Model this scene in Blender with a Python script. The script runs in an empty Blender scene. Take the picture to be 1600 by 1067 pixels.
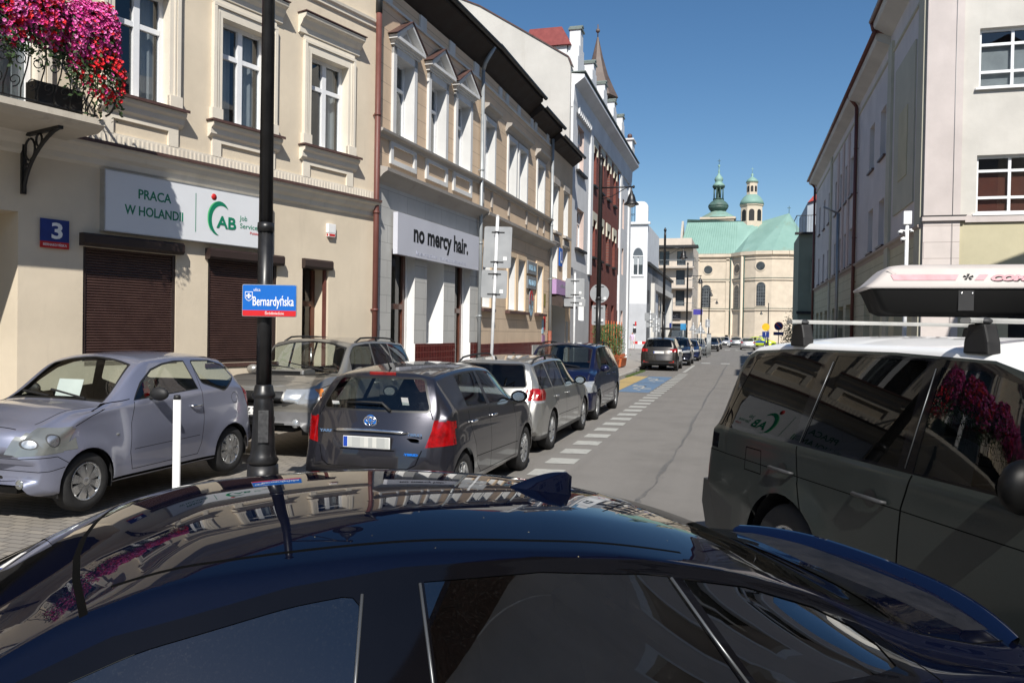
import bpy, bmesh, math, random
from mathutils import Vector, Matrix
from mathutils.bvhtree import BVHTree
SC = bpy.context.scene
rnd = random.Random(7)
# ---------------- camera ----------------
FP = 1244.4
cam_d = bpy.data.cameras.new("camera"); cam = bpy.data.objects.new("camera", cam_d)
SC.collection.objects.link(cam); SC.camera = cam
cam_d.sensor_width = 36; cam_d.lens = FP/1600*36; cam_d.clip_start = .05; cam_d.clip_end = 3000
YAW = math.atan(355/FP); PIT = math.atan(17.5/FP); ROL = .0167
F0 = Vector((-math.sin(YAW), math.cos(YAW), 0)); R0 = Vector((math.cos(YAW), math.sin(YAW), 0)); Z = Vector((0, 0, 1))
Fw = F0*math.cos(PIT)-Z*math.sin(PIT); U0 = Z*math.cos(PIT)+F0*math.sin(PIT)
Rt = R0*math.cos(ROL)+U0*math.sin(ROL); Up = U0*math.cos(ROL)-R0*math.sin(ROL)
cam.matrix_world = Matrix(((Rt.x, Up.x, -Fw.x, 0), (Rt.y, Up.y, -Fw.y, 0), (Rt.z, Up.z, -Fw.z, 1.9), (0, 0, 0, 1)))
# ---------------- sun and sky ----------------
SUN = Vector((.552, -1.629, 1.65)).normalized()
sl = bpy.data.lights.new("sun", 'SUN'); sl.energy = 5.0; sl.angle = math.radians(.53); sl.color = (1, .955, .88)
so = bpy.data.objects.new("sun", sl); SC.collection.objects.link(so); so.rotation_euler = SUN.to_track_quat('Z', 'Y').to_euler()
w = bpy.data.worlds.new("World"); SC.world = w; w.use_nodes = True
nt = w.node_tree; bg = nt.nodes['Background']; sk = nt.nodes.new('ShaderNodeTexSky'); sk.sky_type = 'NISHITA'; sk.sun_disc = False
sk.sun_elevation = math.asin(SUN.z); sk.sun_rotation = math.atan2(SUN.x, SUN.y); sk.air_density = 1.0; sk.dust_density = .3; sk.ozone_density = 2.2
hs = nt.nodes.new('ShaderNodeHueSaturation'); hs.inputs['Saturation'].default_value = 1.22; nt.links.new(sk.outputs[0], hs.inputs['Color']); nt.links.new(hs.outputs[0], bg.inputs[0]); bg.inputs[1].default_value = .082
SC.view_settings.view_transform = 'Standard'; SC.view_settings.look = 'None'; SC.view_settings.exposure = .3; SC.view_settings.gamma = 1
# ---------------- helpers ----------------
def tag(o, label=None, cat=None, group=None, kind=None):
    if label: o['label'] = label
    if cat: o['category'] = cat
    if group: o['group'] = group
    if kind: o['kind'] = kind
    return o
def empty(name, loc=(0, 0, 0), rz=0, label=None, cat=None, group=None):
    o = bpy.data.objects.new(name, None); SC.collection.objects.link(o); o.location = loc; o.rotation_euler = (0, 0, rz); o.empty_display_size = .2
    return tag(o, label, cat, group)
def link(name, bm, mats, parent=None, smooth=False, M=None):
    me = bpy.data.meshes.new(name)
    if M is not None: bm.transform(M)
    bm.to_mesh(me); bm.free()
    for m in (mats if isinstance(mats, (list, tuple)) else [mats]): me.materials.append(m)
    if smooth: me.polygons.foreach_set('use_smooth', [True]*len(me.polygons))
    o = bpy.data.objects.new(name, me); SC.collection.objects.link(o)
    if parent is not None: o.parent = parent
    return o
def copy_tree(o, parent=None):
    c = o.copy(); SC.collection.objects.link(c)
    if parent is not None: c.parent = parent
    for ch in list(o.children): copy_tree(ch, c)
    return c
class MB:
    """collects shapes, links them as one mesh"""
    def __init__(s, M=None): s.bm = bmesh.new(); s.M = M or Matrix(); s.mi = 0
    def _v(s, p): return s.bm.verts.new(s.M @ Vector(p))
    def face(s, pts, mi=None):
        f = s.bm.faces.new([s._v(p) for p in pts]); f.material_index = s.mi if mi is None else mi; return f
    def box(s, x0, x1, y0, y1, z0, z1, mi=None):
        v = [s._v((x, y, z)) for x in (x0, x1) for y in (y0, y1) for z in (z0, z1)]
        for q in ((0, 1, 3, 2), (4, 6, 7, 5), (0, 4, 5, 1), (2, 3, 7, 6), (0, 2, 6, 4), (1, 5, 7, 3)):
            f = s.bm.faces.new([v[i] for i in q]); f.material_index = s.mi if mi is None else mi
        return s
    def rbox(s, c, sz, axx=(1, 0, 0), axy=(0, 1, 0), mi=None):
        X = Vector(axx).normalized(); Y = Vector(axy).normalized(); Zz = X.cross(Y); c = Vector(c)
        v = [s._v(c+X*(a*sz[0]/2)+Y*(b*sz[1]/2)+Zz*(d*sz[2]/2)) for a in (-1, 1) for b in (-1, 1) for d in (-1, 1)]
        for q in ((0, 1, 3, 2), (4, 6, 7, 5), (0, 4, 5, 1), (2, 3, 7, 6), (0, 2, 6, 4), (1, 5, 7, 3)):
            f = s.bm.faces.new([v[i] for i in q]); f.material_index = s.mi if mi is None else mi
        return s
    def bar(s, a, b, w, h=None, mi=None):
        a = Vector(a); b = Vector(b); d = (b-a); L = d.length; d.normalize()
        y = Z.cross(d) if abs(d.z) < .95 else Vector((1, 0, 0)); y.normalize()
        return s.rbox((a+b)/2, (L, w, h or w), d, y, mi)
    def prism(s, poly, fn, h0, h1, mi=None):
        """poly of 2d points; fn(a,b,h)->3d"""
        A = [s._v(fn(a, b, h0)) for a, b in poly]; B = [s._v(fn(a, b, h1)) for a, b in poly]; n = len(poly)
        fs = [s.bm.faces.new(A[::-1]), s.bm.faces.new(B)]
        for i in range(n): fs.append(s.bm.faces.new((A[i], A[(i+1) % n], B[(i+1) % n], B[i])))
        for f in fs: f.material_index = s.mi if mi is None else mi
        return s
    def tube(s, pts, r, n=8, mi=None, caps=True):
        P = [Vector(p) for p in pts]; rs = r if isinstance(r, (list, tuple)) else [r]*len(P); rings = []; ref = None
        for i, p in enumerate(P):
            d = (P[min(i+1, len(P)-1)]-P[max(i-1, 0)]).normalized()
            if ref is None: ref = Vector((0, 0, 1)) if abs(d.z) < .9 else Vector((1, 0, 0))
            a = d.cross(ref).normalized(); b = d.cross(a).normalized(); ref = b if False else ref
            rings.append([s._v(p+(a*math.cos(6.28318*k/n)+b*math.sin(6.28318*k/n))*rs[i]) for k in range(n)])
        fs = []
        for i in range(len(rings)-1):
            for k in range(n): fs.append(s.bm.faces.new((rings[i][k], rings[i][(k+1) % n], rings[i+1][(k+1) % n], rings[i+1][k])))
        if caps: fs += [s.bm.faces.new(rings[0][::-1]), s.bm.faces.new(rings[-1])]
        for f in fs: f.material_index = s.mi if mi is None else mi; f.smooth = True
        return s
    def lathe(s, prof, c=(0, 0, 0), n=16, axis='z', flute=0, mi=None, cap=True, smooth=True, ph=0):
        rings = []
        for r, h in prof:
            ring = []
            for k in range(n):
                a = 6.283185*k/n+ph; rr = r*(1-flute*(k % 2))
                x, y = rr*math.cos(a), rr*math.sin(a)
                p = (x, y, h) if axis == 'z' else ((x, h, y) if axis == 'y' else (h, x, y))
                ring.append(s._v((c[0]+p[0], c[1]+p[1], c[2]+p[2])))
            rings.append(ring)
        fs = []
        for i in range(len(rings)-1):
            for k in range(n): fs.append(s.bm.faces.new((rings[i][k], rings[i][(k+1) % n], rings[i+1][(k+1) % n], rings[i+1][k])))
        if cap:
            if prof[0][0] > 1e-4: fs.append(s.bm.faces.new(rings[0][::-1]))
            if prof[-1][0] > 1e-4: fs.append(s.bm.faces.new(rings[-1]))
        for f in fs: f.material_index = s.mi if mi is None else mi; f.smooth = smooth
        return s
    def link(s, name, mats, parent=None, smooth=False, bevel=0, kind=None, label=None, cat=None, group=None, norm=True):
        bmesh.ops.remove_doubles(s.bm, verts=s.bm.verts, dist=1e-5) if not bevel else None
        if norm: bmesh.ops.recalc_face_normals(s.bm, faces=s.bm.faces)
        if bevel: bmesh.ops.bevel(s.bm, geom=list(s.bm.edges), offset=bevel, segments=2, affect='EDGES', clamp_overlap=True, profile=.7)
        o = link(name, s.bm, mats, parent, smooth)
        if label or kind or group: tag(o, label, cat, group, kind)
        return o
def spheroid(mb, c, r, seg=12, rings=8, mi=0, jit=0):
    prof = [(max(1e-5, math.sin(math.pi*i/rings)), -math.cos(math.pi*i/rings)) for i in range(rings+1)]
    V = []
    for pr, h in prof:
        ring = []
        for k in range(seg):
            a = 6.283185*k/seg; j = 1+jit*(rnd.random()-.5)
            ring.append(mb._v((c[0]+r[0]*pr*math.cos(a)*j, c[1]+r[1]*pr*math.sin(a)*j, c[2]+r[2]*h*j)))
        V.append(ring)
    for i in range(rings):
        for k in range(seg):
            f = mb.bm.faces.new((V[i][k], V[i][(k+1) % seg], V[i+1][(k+1) % seg], V[i+1][k])); f.smooth = True; f.material_index = mi
# ---------------- materials ----------------
def hexc(r, g, b):
    f = lambda c: ((c/255+.055)/1.055)**2.4 if c > 10 else c/255/12.92
    return (f(r), f(g), f(b), 1)
def C4(c): return (c[0], c[1], c[2], 1)
class NT:
    def __init__(s, name):
        s.m = bpy.data.materials.new(name); s.m.use_nodes = True; s.t = s.m.node_tree; s.b = s.t.nodes['Principled BSDF']; s.tc = None
    def n(s, t, **k):
        x = s.t.nodes.new('ShaderNode'+t)
        for a, v in k.items(): setattr(x, a, v)
        return x
    def l(s, a, b): s.t.links.new(a, b)
    def co(s, scale=(1, 1, 1)):
        if s.tc is None: s.tc = s.n('TexCoord')
        m = s.n('Mapping'); s.l(s.tc.outputs['Object'], m.inputs['Vector']); m.inputs['Scale'].default_value = scale; return m.outputs[0]
    def noise(s, scale, detail=4, rough=.55, vs=(1, 1, 1)):
        x = s.n('TexNoise'); x.inputs['Scale'].default_value = scale; x.inputs['Detail'].default_value = detail; x.inputs['Roughness'].default_value = rough
        s.l(s.co(vs), x.inputs['Vector']); return x.outputs['Fac']
    def ramp(s, f, a, b, va=0, vb=1):
        x = s.n('MapRange'); x.inputs[1].default_value = a; x.inputs[2].default_value = b; x.inputs[3].default_value = va; x.inputs[4].default_value = vb; s.l(f, x.inputs[0]); return x.outputs[0]
    def mix(s, f, a, b, blend='MIX'):
        x = s.n('Mix', data_type='RGBA', blend_type=blend)
        for v, i in ((f, 0), (a, 6), (b, 7)):
            if hasattr(v, 'is_output'): s.l(v, x.inputs[i])
            else: x.inputs[i].default_value = v
        return x.outputs[2]
    def bump(s, f, st, dist=.01, nrm=None):
        x = s.n('Bump'); x.inputs['Strength'].default_value = st; x.inputs['Distance'].default_value = dist; s.l(f, x.inputs['Height'])
        if nrm is not None: s.l(nrm, x.inputs['Normal'])
        return x.outputs[0]
    def math(s, op, a, b=0):
        x = s.n('Math', operation=op)
        for v, i in ((a, 0), (b, 1)):
            if hasattr(v, 'is_output'): s.l(v, x.inputs[i])
            else: x.inputs[i].default_value = v
        return x.outputs[0]
    def out(s, col=None, rough=.5, metal=0, nrm=None, spec=.5, coat=0, coatr=.03):
        b = s.b
        if col is not None:
            if hasattr(col, 'is_output'): s.l(col, b.inputs['Base Color'])
            else: b.inputs['Base Color'].default_value = col
        if hasattr(rough, 'is_output'): s.l(rough, b.inputs['Roughness'])
        else: b.inputs['Roughness'].default_value = rough
        b.inputs['Metallic'].default_value = metal; b.inputs['Specular IOR Level'].default_value = spec
        b.inputs['Coat Weight'].default_value = coat; b.inputs['Coat Roughness'].default_value = coatr
        if nrm is not None: s.l(nrm, b.inputs['Normal'])
        return s.m
_mc = {}
def plain(name, col, rough=.5, metal=0, coat=0, var=.12, sc=6, spec=.5, bump=0):
    k = name
    if k in _mc: return _mc[k]
    t = NT(name); c = C4(col)
    f = t.noise(sc, 3); col2 = t.mix(t.ramp(f, .3, .7), tuple(max(0, x*(1-var)) for x in c[:3])+(1,), tuple(min(1, x*(1+var)) for x in c[:3])+(1,))
    nr = t.bump(t.noise(sc*12, 3), bump, .01) if bump else None
    _mc[k] = t.out(col2, t.ramp(f, .3, .7, max(.02, rough*.85), min(1, rough*1.15)), metal, nr, spec, coat); return _mc[k]
def plaster(name, col, dirt=.5, dcol=(.17, .14, .11), bump=.35, grooves=None):
    t = NT(name); c = C4(col)
    big = t.noise(.7, 5, .6); col2 = t.mix(t.ramp(big, .35, .68), tuple(x*.90 for x in c[:3])+(1,), tuple(min(1, x*1.05) for x in c[:3])+(1,))
    st = t.noise(3.2, 5, .65, (1, 1, .12)); col3 = t.mix(t.ramp(st, .56, .82, 0, dirt*.55), col2, C4(dcol))
    sp = t.noise(9, 6, .7); col4 = t.mix(t.ramp(sp, .62, .8, 0, dirt*.4), col3, C4(dcol))
    nr = t.bump(t.noise(90, 4, .6), bump, .004); nr = t.bump(t.noise(7, 4), .15, .02, nr)
    return t.out(col4, .88, 0, nr, .25)
def carpaint(name, col, metal=.55, rough=.38, flake=.25, dust=.12, coatr=.02, spec=.5, coat=1.0, specks=0):
    t = NT(name); c = C4(col)
    fl = t.noise(900, 2, .5); col2 = t.mix(t.ramp(fl, .35, .7), tuple(x*(1-flake) for x in c[:3])+(1,), tuple(min(1, x*(1+flake)) for x in c[:3])+(1,))
    d = t.noise(2.5, 6, .65); sp = t.noise(70, 3, .7); dd = t.math('MULTIPLY', t.ramp(d, .35, .75), t.ramp(sp, .45, .75, .3, 1))
    col3 = t.mix(t.ramp(dd, 0, 1, dust*.25, dust), col2, (.32, .29, .25, 1))
    if specks:
        vo = t.n('TexVoronoi'); vo.inputs['Scale'].default_value = 16; t.l(t.co(), vo.inputs['Vector']); thr = t.math('MULTIPLY', t.noise(23, 2), .055)
        col3 = t.mix(t.math('LESS_THAN', vo.outputs['Distance'], thr), col3, (.20, .17, .10, 1)) if specks > 1 else col3
    gm = t.n('NewGeometry'); col4 = t.mix(gm.outputs['Backfacing'], col3, (.02, .02, .022, 1))
    m = t.out(col4, rough, metal, None, spec, coat, coatr)
    cr = t.ramp(dd, 0, 1, coatr, coatr+.22*dust); t.l(cr, t.b.inputs['Coat Roughness'])
    return m
def glass(name, tint, refl=1.0, dust=0.0, rough=.01):
    t = NT(name); tr = t.n('BsdfTransparent'); tr.inputs[0].default_value = C4(tint)
    gl = t.n('BsdfGlossy'); gl.inputs['Roughness'].default_value = rough; gl.inputs[0].default_value = (1, 1, 1, 1)
    fr = t.n('Fresnel'); gm = t.n('NewGeometry'); t.l(t.ramp(gm.outputs['Backfacing'], 0, 1, 1.52, 1/1.52), fr.inputs[0])
    ff = t.math('MULTIPLY', fr.outputs[0], 1.35*refl); ff = t.math('MINIMUM', ff, 1.0)
    mx = t.n('MixShader'); t.l(ff, mx.inputs[0]); t.l(tr.outputs[0], mx.inputs[1]); t.l(gl.outputs[0], mx.inputs[2]); last = mx.outputs[0]
    if dust:
        df = t.n('BsdfDiffuse'); df.inputs[0].default_value = (.42, .42, .40, 1)
        d = t.math('MULTIPLY', t.ramp(t.noise(3, 6, .65), .4, .75, .25, 1), t.ramp(t.noise(160, 2, .8), .55, .72, .12, 1))
        m2 = t.n('MixShader'); t.l(t.math('MULTIPLY', d, dust), m2.inputs[0]); t.l(last, m2.inputs[1]); t.l(df.outputs[0], m2.inputs[2]); last = m2.outputs[0]
    t.l(last, t.t.nodes['Material Output'].inputs[0]); return t.m
def brickmat(name, c1, c2, mortar, bw, bh, ms=.012, rough=.7, off=.5, bump=.4, vec='facade', coat=0):
    """brick / tile / paver pattern in object coordinates: facade = (y,z), floor = (x,y)"""
    t = NT(name); tc = t.n('TexCoord'); sx = t.n('SeparateXYZ'); t.l(tc.outputs['Object'], sx.inputs[0]); cb = t.n('CombineXYZ')
    ia, ib = {'facade': (1, 2), 'floor': (0, 1), 'front': (0, 2)}[vec]
    t.l(sx.outputs[ia], cb.inputs[0]); t.l(sx.outputs[ib], cb.inputs[1])
    br = t.n('TexBrick'); br.offset = off; t.l(cb.outputs[0], br.inputs['Vector']); br.inputs['Scale'].default_value = 1
    br.inputs['Brick Width'].default_value = bw; br.inputs['Row Height'].default_value = bh; br.inputs['Mortar Size'].default_value = ms; br.inputs['Mortar Smooth'].default_value = .1
    br.inputs['Color1'].default_value = C4(c1); br.inputs['Color2'].default_value = C4(c2); br.inputs['Mortar'].default_value = C4(mortar)
    n = t.noise(1.3, 5, .6); col = t.mix(t.ramp(n, .4, .75, 0, .35), br.outputs['Color'], C4([x*.6 for x in c1[:3]]))
    nr = t.bump(br.outputs['Fac'], -bump, .006); nr = t.bump(t.noise(60, 4), .2, .004, nr)
    return t.out(col, rough, 0, nr, .4, coat)
# ---------------- car library ----------------
def pchip(xs, ys):
    n = len(xs); h = [xs[i+1]-xs[i] for i in range(n-1)]; d = [(ys[i+1]-ys[i])/h[i] for i in range(n-1)]; m = [d[0]]
    for i in range(1, n-1):
        if d[i-1]*d[i] <= 0: m.append(0)
        else:
            w1 = 2*h[i]+h[i-1]; w2 = h[i]+2*h[i-1]; m.append((w1+w2)/(w1/d[i-1]+w2/d[i]))
    m.append(d[-1])
    def f(x):
        x = min(max(x, xs[0]), xs[-1]); i = 0
        while i < n-2 and x > xs[i+1]: i += 1
        t = (x-xs[i])/h[i]; t2 = t*t; t3 = t2*t
        return (2*t3-3*t2+1)*ys[i]+(t3-2*t2+t)*h[i]*m[i]+(-2*t3+3*t2)*ys[i+1]+(t3-t2)*h[i]*m[i+1]
    return f
def catmull(P, nseg, ten=.42):
    out = []; n = len(P)
    for i in range(n-1):
        p1, p2 = P[i], P[i+1]; p0 = P[i-1] if i else p1; p3 = P[i+2] if i < n-2 else (-p2[0], p2[1]) if abs(p2[0]) < 1e-6 else p2
        if i == n-2: p3 = (-p1[0], p1[1])
        L = math.dist(p1, p2); a = min(1, L/max(1e-6, math.dist(p0, p2)/2)) if p0 != p2 else 1; b = min(1, L/max(1e-6, math.dist(p1, p3)/2)) if p1 != p3 else 1
        k = nseg[i]
        for j in range(k):
            t = j/k; t2 = t*t; t3 = t2*t; q = []
            for c in (0, 1):
                m1 = (p2[c]-p0[c])*ten*a; m2 = (p3[c]-p1[c])*ten*b
                q.append((2*t3-3*t2+1)*p1[c]+(t3-2*t2+t)*m1+(-2*t3+3*t2)*p2[c]+(t3-t2)*m2)
            out.append(tuple(q))
    out.append(P[-1]); return out
def arc(cx, cz, r, n=28, a0=0, a1=6.283185): return [(cx+r*math.cos(a0+(a1-a0)*i/n), cz+r*math.sin(a0+(a1-a0)*i/n)) for i in range(n)]
def rpoly(pts, r, k=4):
    out = []; n = len(pts)
    for i in range(n):
        p = Vector(pts[i]); a = Vector(pts[i-1]); b = Vector(pts[(i+1) % n]); rr = min(r, (a-p).length*.45, (b-p).length*.45)
        p1 = p+(a-p).normalized()*rr; p2 = p+(b-p).normalized()*rr
        for j in range(k+1):
            t = j/k; out.append(tuple(p1*(1-t)**2+p*2*t*(1-t)+p2*t*t))
    return out
class Car:
    def __init__(s, L, W, H, keys, kf=.28, kr=.2, res=1.0, wheels=(), wr=.3, arch=.04, flare=.012, zmf=.55, fl=.9):
        """keys rows: x, zs, ws, wm, wb, zb, wr, zr, zt ; x from nose"""
        s.L, s.W, s.H = L, W, H; s.w = W/2; s.wx = wheels; s.wr = wr; s.ra = wr+arch
        xs = [k[0] for k in keys]; s.f = [pchip(xs, [k[i] for k in keys]) for i in range(1, 9)]; s.kf, s.kr, s.fl = kf, kr, fl
        st = set(round(x, 4) for x in xs); n = int(46*res)
        for i in range(n+1): st.add(round(L*i/n, 4))
        for b in (.02, .04, .07, .11, .16): st.add(b); st.add(round(L-b, 4))
        st = sorted(st); S2 = [st[0]]
        for x in st[1:]:
            if x-S2[-1] > .012: S2.append(x)
        S2[-1] = L; nseg = [max(1, int(round(v*res))) for v in (2, 3, 4, 5, 4, 7, 3, 5)]
        bm = s.bm = bmesh.new(); s.T = bm.faces.layers.int.new('tag'); s.zmf = zmf; rows = []
        for x in S2:
            zs, ws, wm, wb, zb, wr_, zr, zt = s.sec(x); zm = zs+(zb-zs)*zmf
            P = [(ws-.10, zs), (ws, zs+.03), (ws+(wm-ws)*.7, zs+(zm-zs)*.45), (wm, zm), (wb+(wm-wb)*.35, zb-(zb-zm)*.22), (wb, zb), (wr_+.035, zr-.03), (wr_, zr), (0, zt)]
            P = P[:8]+[(wr_*.55, zr+(zt-zr)*.78)]+P[8:]
            ring = catmull(P, nseg+[max(1, int(5*res))]); row = []
            full = [(y, z) for y, z in ring]+[(-y, z) for y, z in ring[-2::-1]]
            for y, z in full:
                r = abs(y)/s.w; xx = x
                if x < s.fl: xx = x+s.kf*(r**2.6)*(1-x/s.fl)**1.6
                if x > L-.8: xx = x-s.kr*(r**2.8)*(1-(L-x)/.8)**1.6
                yy = y
                if flare:
                    for c in s.wx:
                        d = math.hypot(xx-c, z-s.wr); dd = abs(d-s.ra)
                        if d > s.ra*.5 and d < s.ra+.14 and abs(y) > s.w*.8: yy = y+(1 if y > 0 else -1)*flare*max(0, 1-max(0, d-s.ra)/.14)
                row.append(bm.verts.new((xx, yy, z)))
            rows.append(row)
        for i in range(len(rows)-1):
            for j in range(len(rows[0])-1):
                f = bm.faces.new((rows[i][j], rows[i+1][j], rows[i+1][j+1], rows[i][j+1])); f.smooth = True
        for r, fl in ((rows[0], 0), (rows[-1], 1)):
            n = len(r)
            for j in range(n//2):
                q = (r[j], r[j+1], r[n-2-j], r[n-1-j]) if j < n//2-1 else (r[j], r[j+1], r[n-1-j])
                f = bm.faces.new(q if not fl else q[::-1]); f.smooth = True
        bmesh.ops.remove_doubles(bm, verts=bm.verts, dist=1e-5)
        bmesh.ops.recalc_face_normals(bm, faces=bm.faces)
        up = sum(f.normal.z*f.calc_area() for f in bm.faces if f.calc_center_median().z > s.H*.8)
        if up < 0: bmesh.ops.reverse_faces(bm, faces=bm.faces)
        bm.normal_update(); s.bvh = BVHTree.FromBMesh(bm); s.parts = {}; s.order = []
    def sec(s, x):
        v = [f(x) for f in s.f]; zt = v[7]; v[6] = min(v[6], zt-.004); v[4] = min(v[4], v[6]-.01); v[5] = min(v[5], v[3]); v[0] = min(v[0], v[4]-.05); return v
    def surf(s, x, z, side=1):
        h = s.bvh.ray_cast(Vector((x, side*3, z)), Vector((0, -side, 0)))
        return (h[0], h[1]) if h[0] else (Vector((x, side*s.w, z)), Vector((0, side, 0)))
    def end(s, y, z, front=True):
        h = s.bvh.ray_cast(Vector((-2 if front else s.L+2, y, z)), Vector((1 if front else -1, 0, 0)))
        return (h[0], h[1]) if h[0] else (Vector((0 if front else s.L, y, z)), Vector((-1 if front else 1, 0, 0)))
    def top(s, x, y):
        h = s.bvh.ray_cast(Vector((x, y, 4)), Vector((0, 0, -1))); return (h[0], h[1]) if h[0] else (Vector((x, y, s.H)), Vector((0, 0, 1)))
    def clip(s, poly, ax, tagv, side=0, over=(0,), xr=None, nx=None, zr=None):
        """cut the convex polygon into the shell and give the inside faces a tag. ax: 's' side (x,z), 'e' end (y,z), 't' top (x,y)"""
        bm = s.bm; T = s.T
        if side == 2:
            s.clip(poly, ax, tagv, 1, over, xr, nx, zr); return s.clip(poly if ax == 's' else [((-p[0], p[1]) if ax == 'e' else (p[0], -p[1])) for p in poly], ax, tagv, -1, over, xr, nx, zr)
        ia, ib = {'s': (0, 2), 'e': (1, 2), 't': (0, 1)}[ax]
        ar = sum(poly[i-1][0]*poly[i][1]-poly[i][0]*poly[i-1][1] for i in range(len(poly)))
        if ar < 0: poly = poly[::-1]
        a0 = min(p[0] for p in poly); a1 = max(p[0] for p in poly); b0 = min(p[1] for p in poly); b1 = max(p[1] for p in poly)
        cand = []
        for f in bm.faces:
            if f[T] not in over: continue
            vs = [v.co for v in f.verts]
            if max(v[ia] for v in vs) < a0 or min(v[ia] for v in vs) > a1 or max(v[ib] for v in vs) < b0 or min(v[ib] for v in vs) > b1: continue
            c = f.calc_center_median()
            if side and c.y*side < -.0001: continue
            if xr and not (xr[0] <= c.x <= xr[1]): continue
            if zr and not (zr[0] <= c.z <= zr[1]): continue
            if nx and f.normal.x*nx < .12: continue
            if ax == 't' and f.normal.z < .02: continue
            if ax == 's' and tagv in (4, 5, 7) and abs(f.normal.y) < .42: continue
            if ax == 's' and tagv in (4, 5, 7) and abs(c.y) < s.w*.5: continue
            cand.append(f)
        n = len(poly)
        for i in range(n):
            if not cand: break
            p, q = poly[i], poly[(i+1) % n]; e = (q[0]-p[0], q[1]-p[1])
            if math.hypot(*e) < 1e-5: continue
            co = [0, 0, 0]; no = [0, 0, 0]; co[ia], co[ib] = p; no[ia], no[ib] = e[1], -e[0]
            co = Vector(co); no = Vector(no).normalized()
            need = [f for f in cand if min((v.co-co).dot(no) for v in f.verts) < -1e-5 < 1e-5 < max((v.co-co).dot(no) for v in f.verts)]
            keep = [f for f in cand if max((v.co-co).dot(no) for v in f.verts) <= 1e-5]
            if need:
                g = set(need)
                for f in need: g.update(f.edges); g.update(f.verts)
                r = bmesh.ops.bisect_plane(bm, geom=list(g), dist=1e-6, plane_co=co, plane_no=no)
                for f in r['geom']:
                    if isinstance(f, bmesh.types.BMFace) and f.is_valid and (f.calc_center_median()-co).dot(no) < 0: keep.append(f)
            cand = [f for f in keep if f.is_valid]
        for f in cand: f[T] = tagv
        return cand
    def win(s, x0b, x0t, x1b, x1t, mt=.05, mb=.02, r=.04):
        """side window outline: between the belt and the roof rail"""
        top = []; n = 8
        def zt(x):
            v = s.sec(x); return v[6]-mt
        def zb(x): return s.sec(x)[4]+mb
        for i in range(n+1):
            x = x0t+(x1t-x0t)*i/n; top.append((x, max(zt(x), zb(x)+.015)))
        P = [(x0b, zb(x0b))]+top+[(x1b, zb(x1b))]
        return P
    def seam(s, pts, wd=.007, tagv=90, side=2, ax='s', over=(0,), **k):
        for a, b in zip(pts[:-1], pts[1:]):
            d = Vector((b[0]-a[0], b[1]-a[1])); n = Vector((-d.y, d.x)).normalized()*wd/2; e = d.normalized()*wd*.4
            s.clip([(a[0]+n.x-e.x, a[1]+n.y-e.y), (b[0]+n.x+e.x, b[1]+n.y+e.y), (b[0]-n.x+e.x, b[1]-n.y+e.y), (a[0]-n.x-e.x, a[1]-n.y-e.y)], ax, tagv, side, over, **k)
def shell_finish(s, root, paint, tagm, partmap, seamm):
    """split the tagged shell into meshes. tagm: tag -> material for faces that stay in the body; partmap: tag -> (name, material, inset)"""
    bm = s.bm; T = s.T; L2 = s.L/2; res = {}
    for tv, (name, mat, ins) in partmap.items():
        fs = [f for f in bm.faces if f[T] == tv]
        if not fs: continue
        # split into islands
        left = set(fs)
        while left:
            seed = left.pop(); isl = [seed]; stack = [seed]
            while stack:
                f = stack.pop()
                for e in f.edges:
                    for g in e.link_faces:
                        if g in left: left.discard(g); isl.append(g); stack.append(g)
            if len(isl) < 2 and seed.calc_area() < 1e-4: continue
            nb = bmesh.new(); vm = {}
            for f in isl:
                vs = []
                for v in f.verts:
                    if v not in vm: vm[v] = nb.verts.new(v.co-v.normal*ins)
                    vs.append(vm[v])
                try: g = nb.faces.new(vs); g.smooth = True
                except ValueError: pass
            for v in nb.verts: v.co.x = L2-v.co.x
            bmesh.ops.reverse_faces(nb, faces=nb.faces)
            o = link(name, nb, mat, root, False); res.setdefault(tv, []).append(o)
    bmesh.ops.delete(bm, geom=[f for f in bm.faces if f[T] in partmap or f[T] == 99], context='FACES')
    mats = [paint]; idx = {0: 0}
    for tv, m in tagm.items():
        if m not in mats: mats.append(m)
        idx[tv] = mats.index(m)
    for f in bm.faces: f.material_index = idx.get(f[T], 0)
    for v in bm.verts: v.co.x = L2-v.co.x
    bmesh.ops.reverse_faces(bm, faces=bm.faces)
    body = link('body', bm, mats, root); s.body = body
    return body, res
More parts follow.
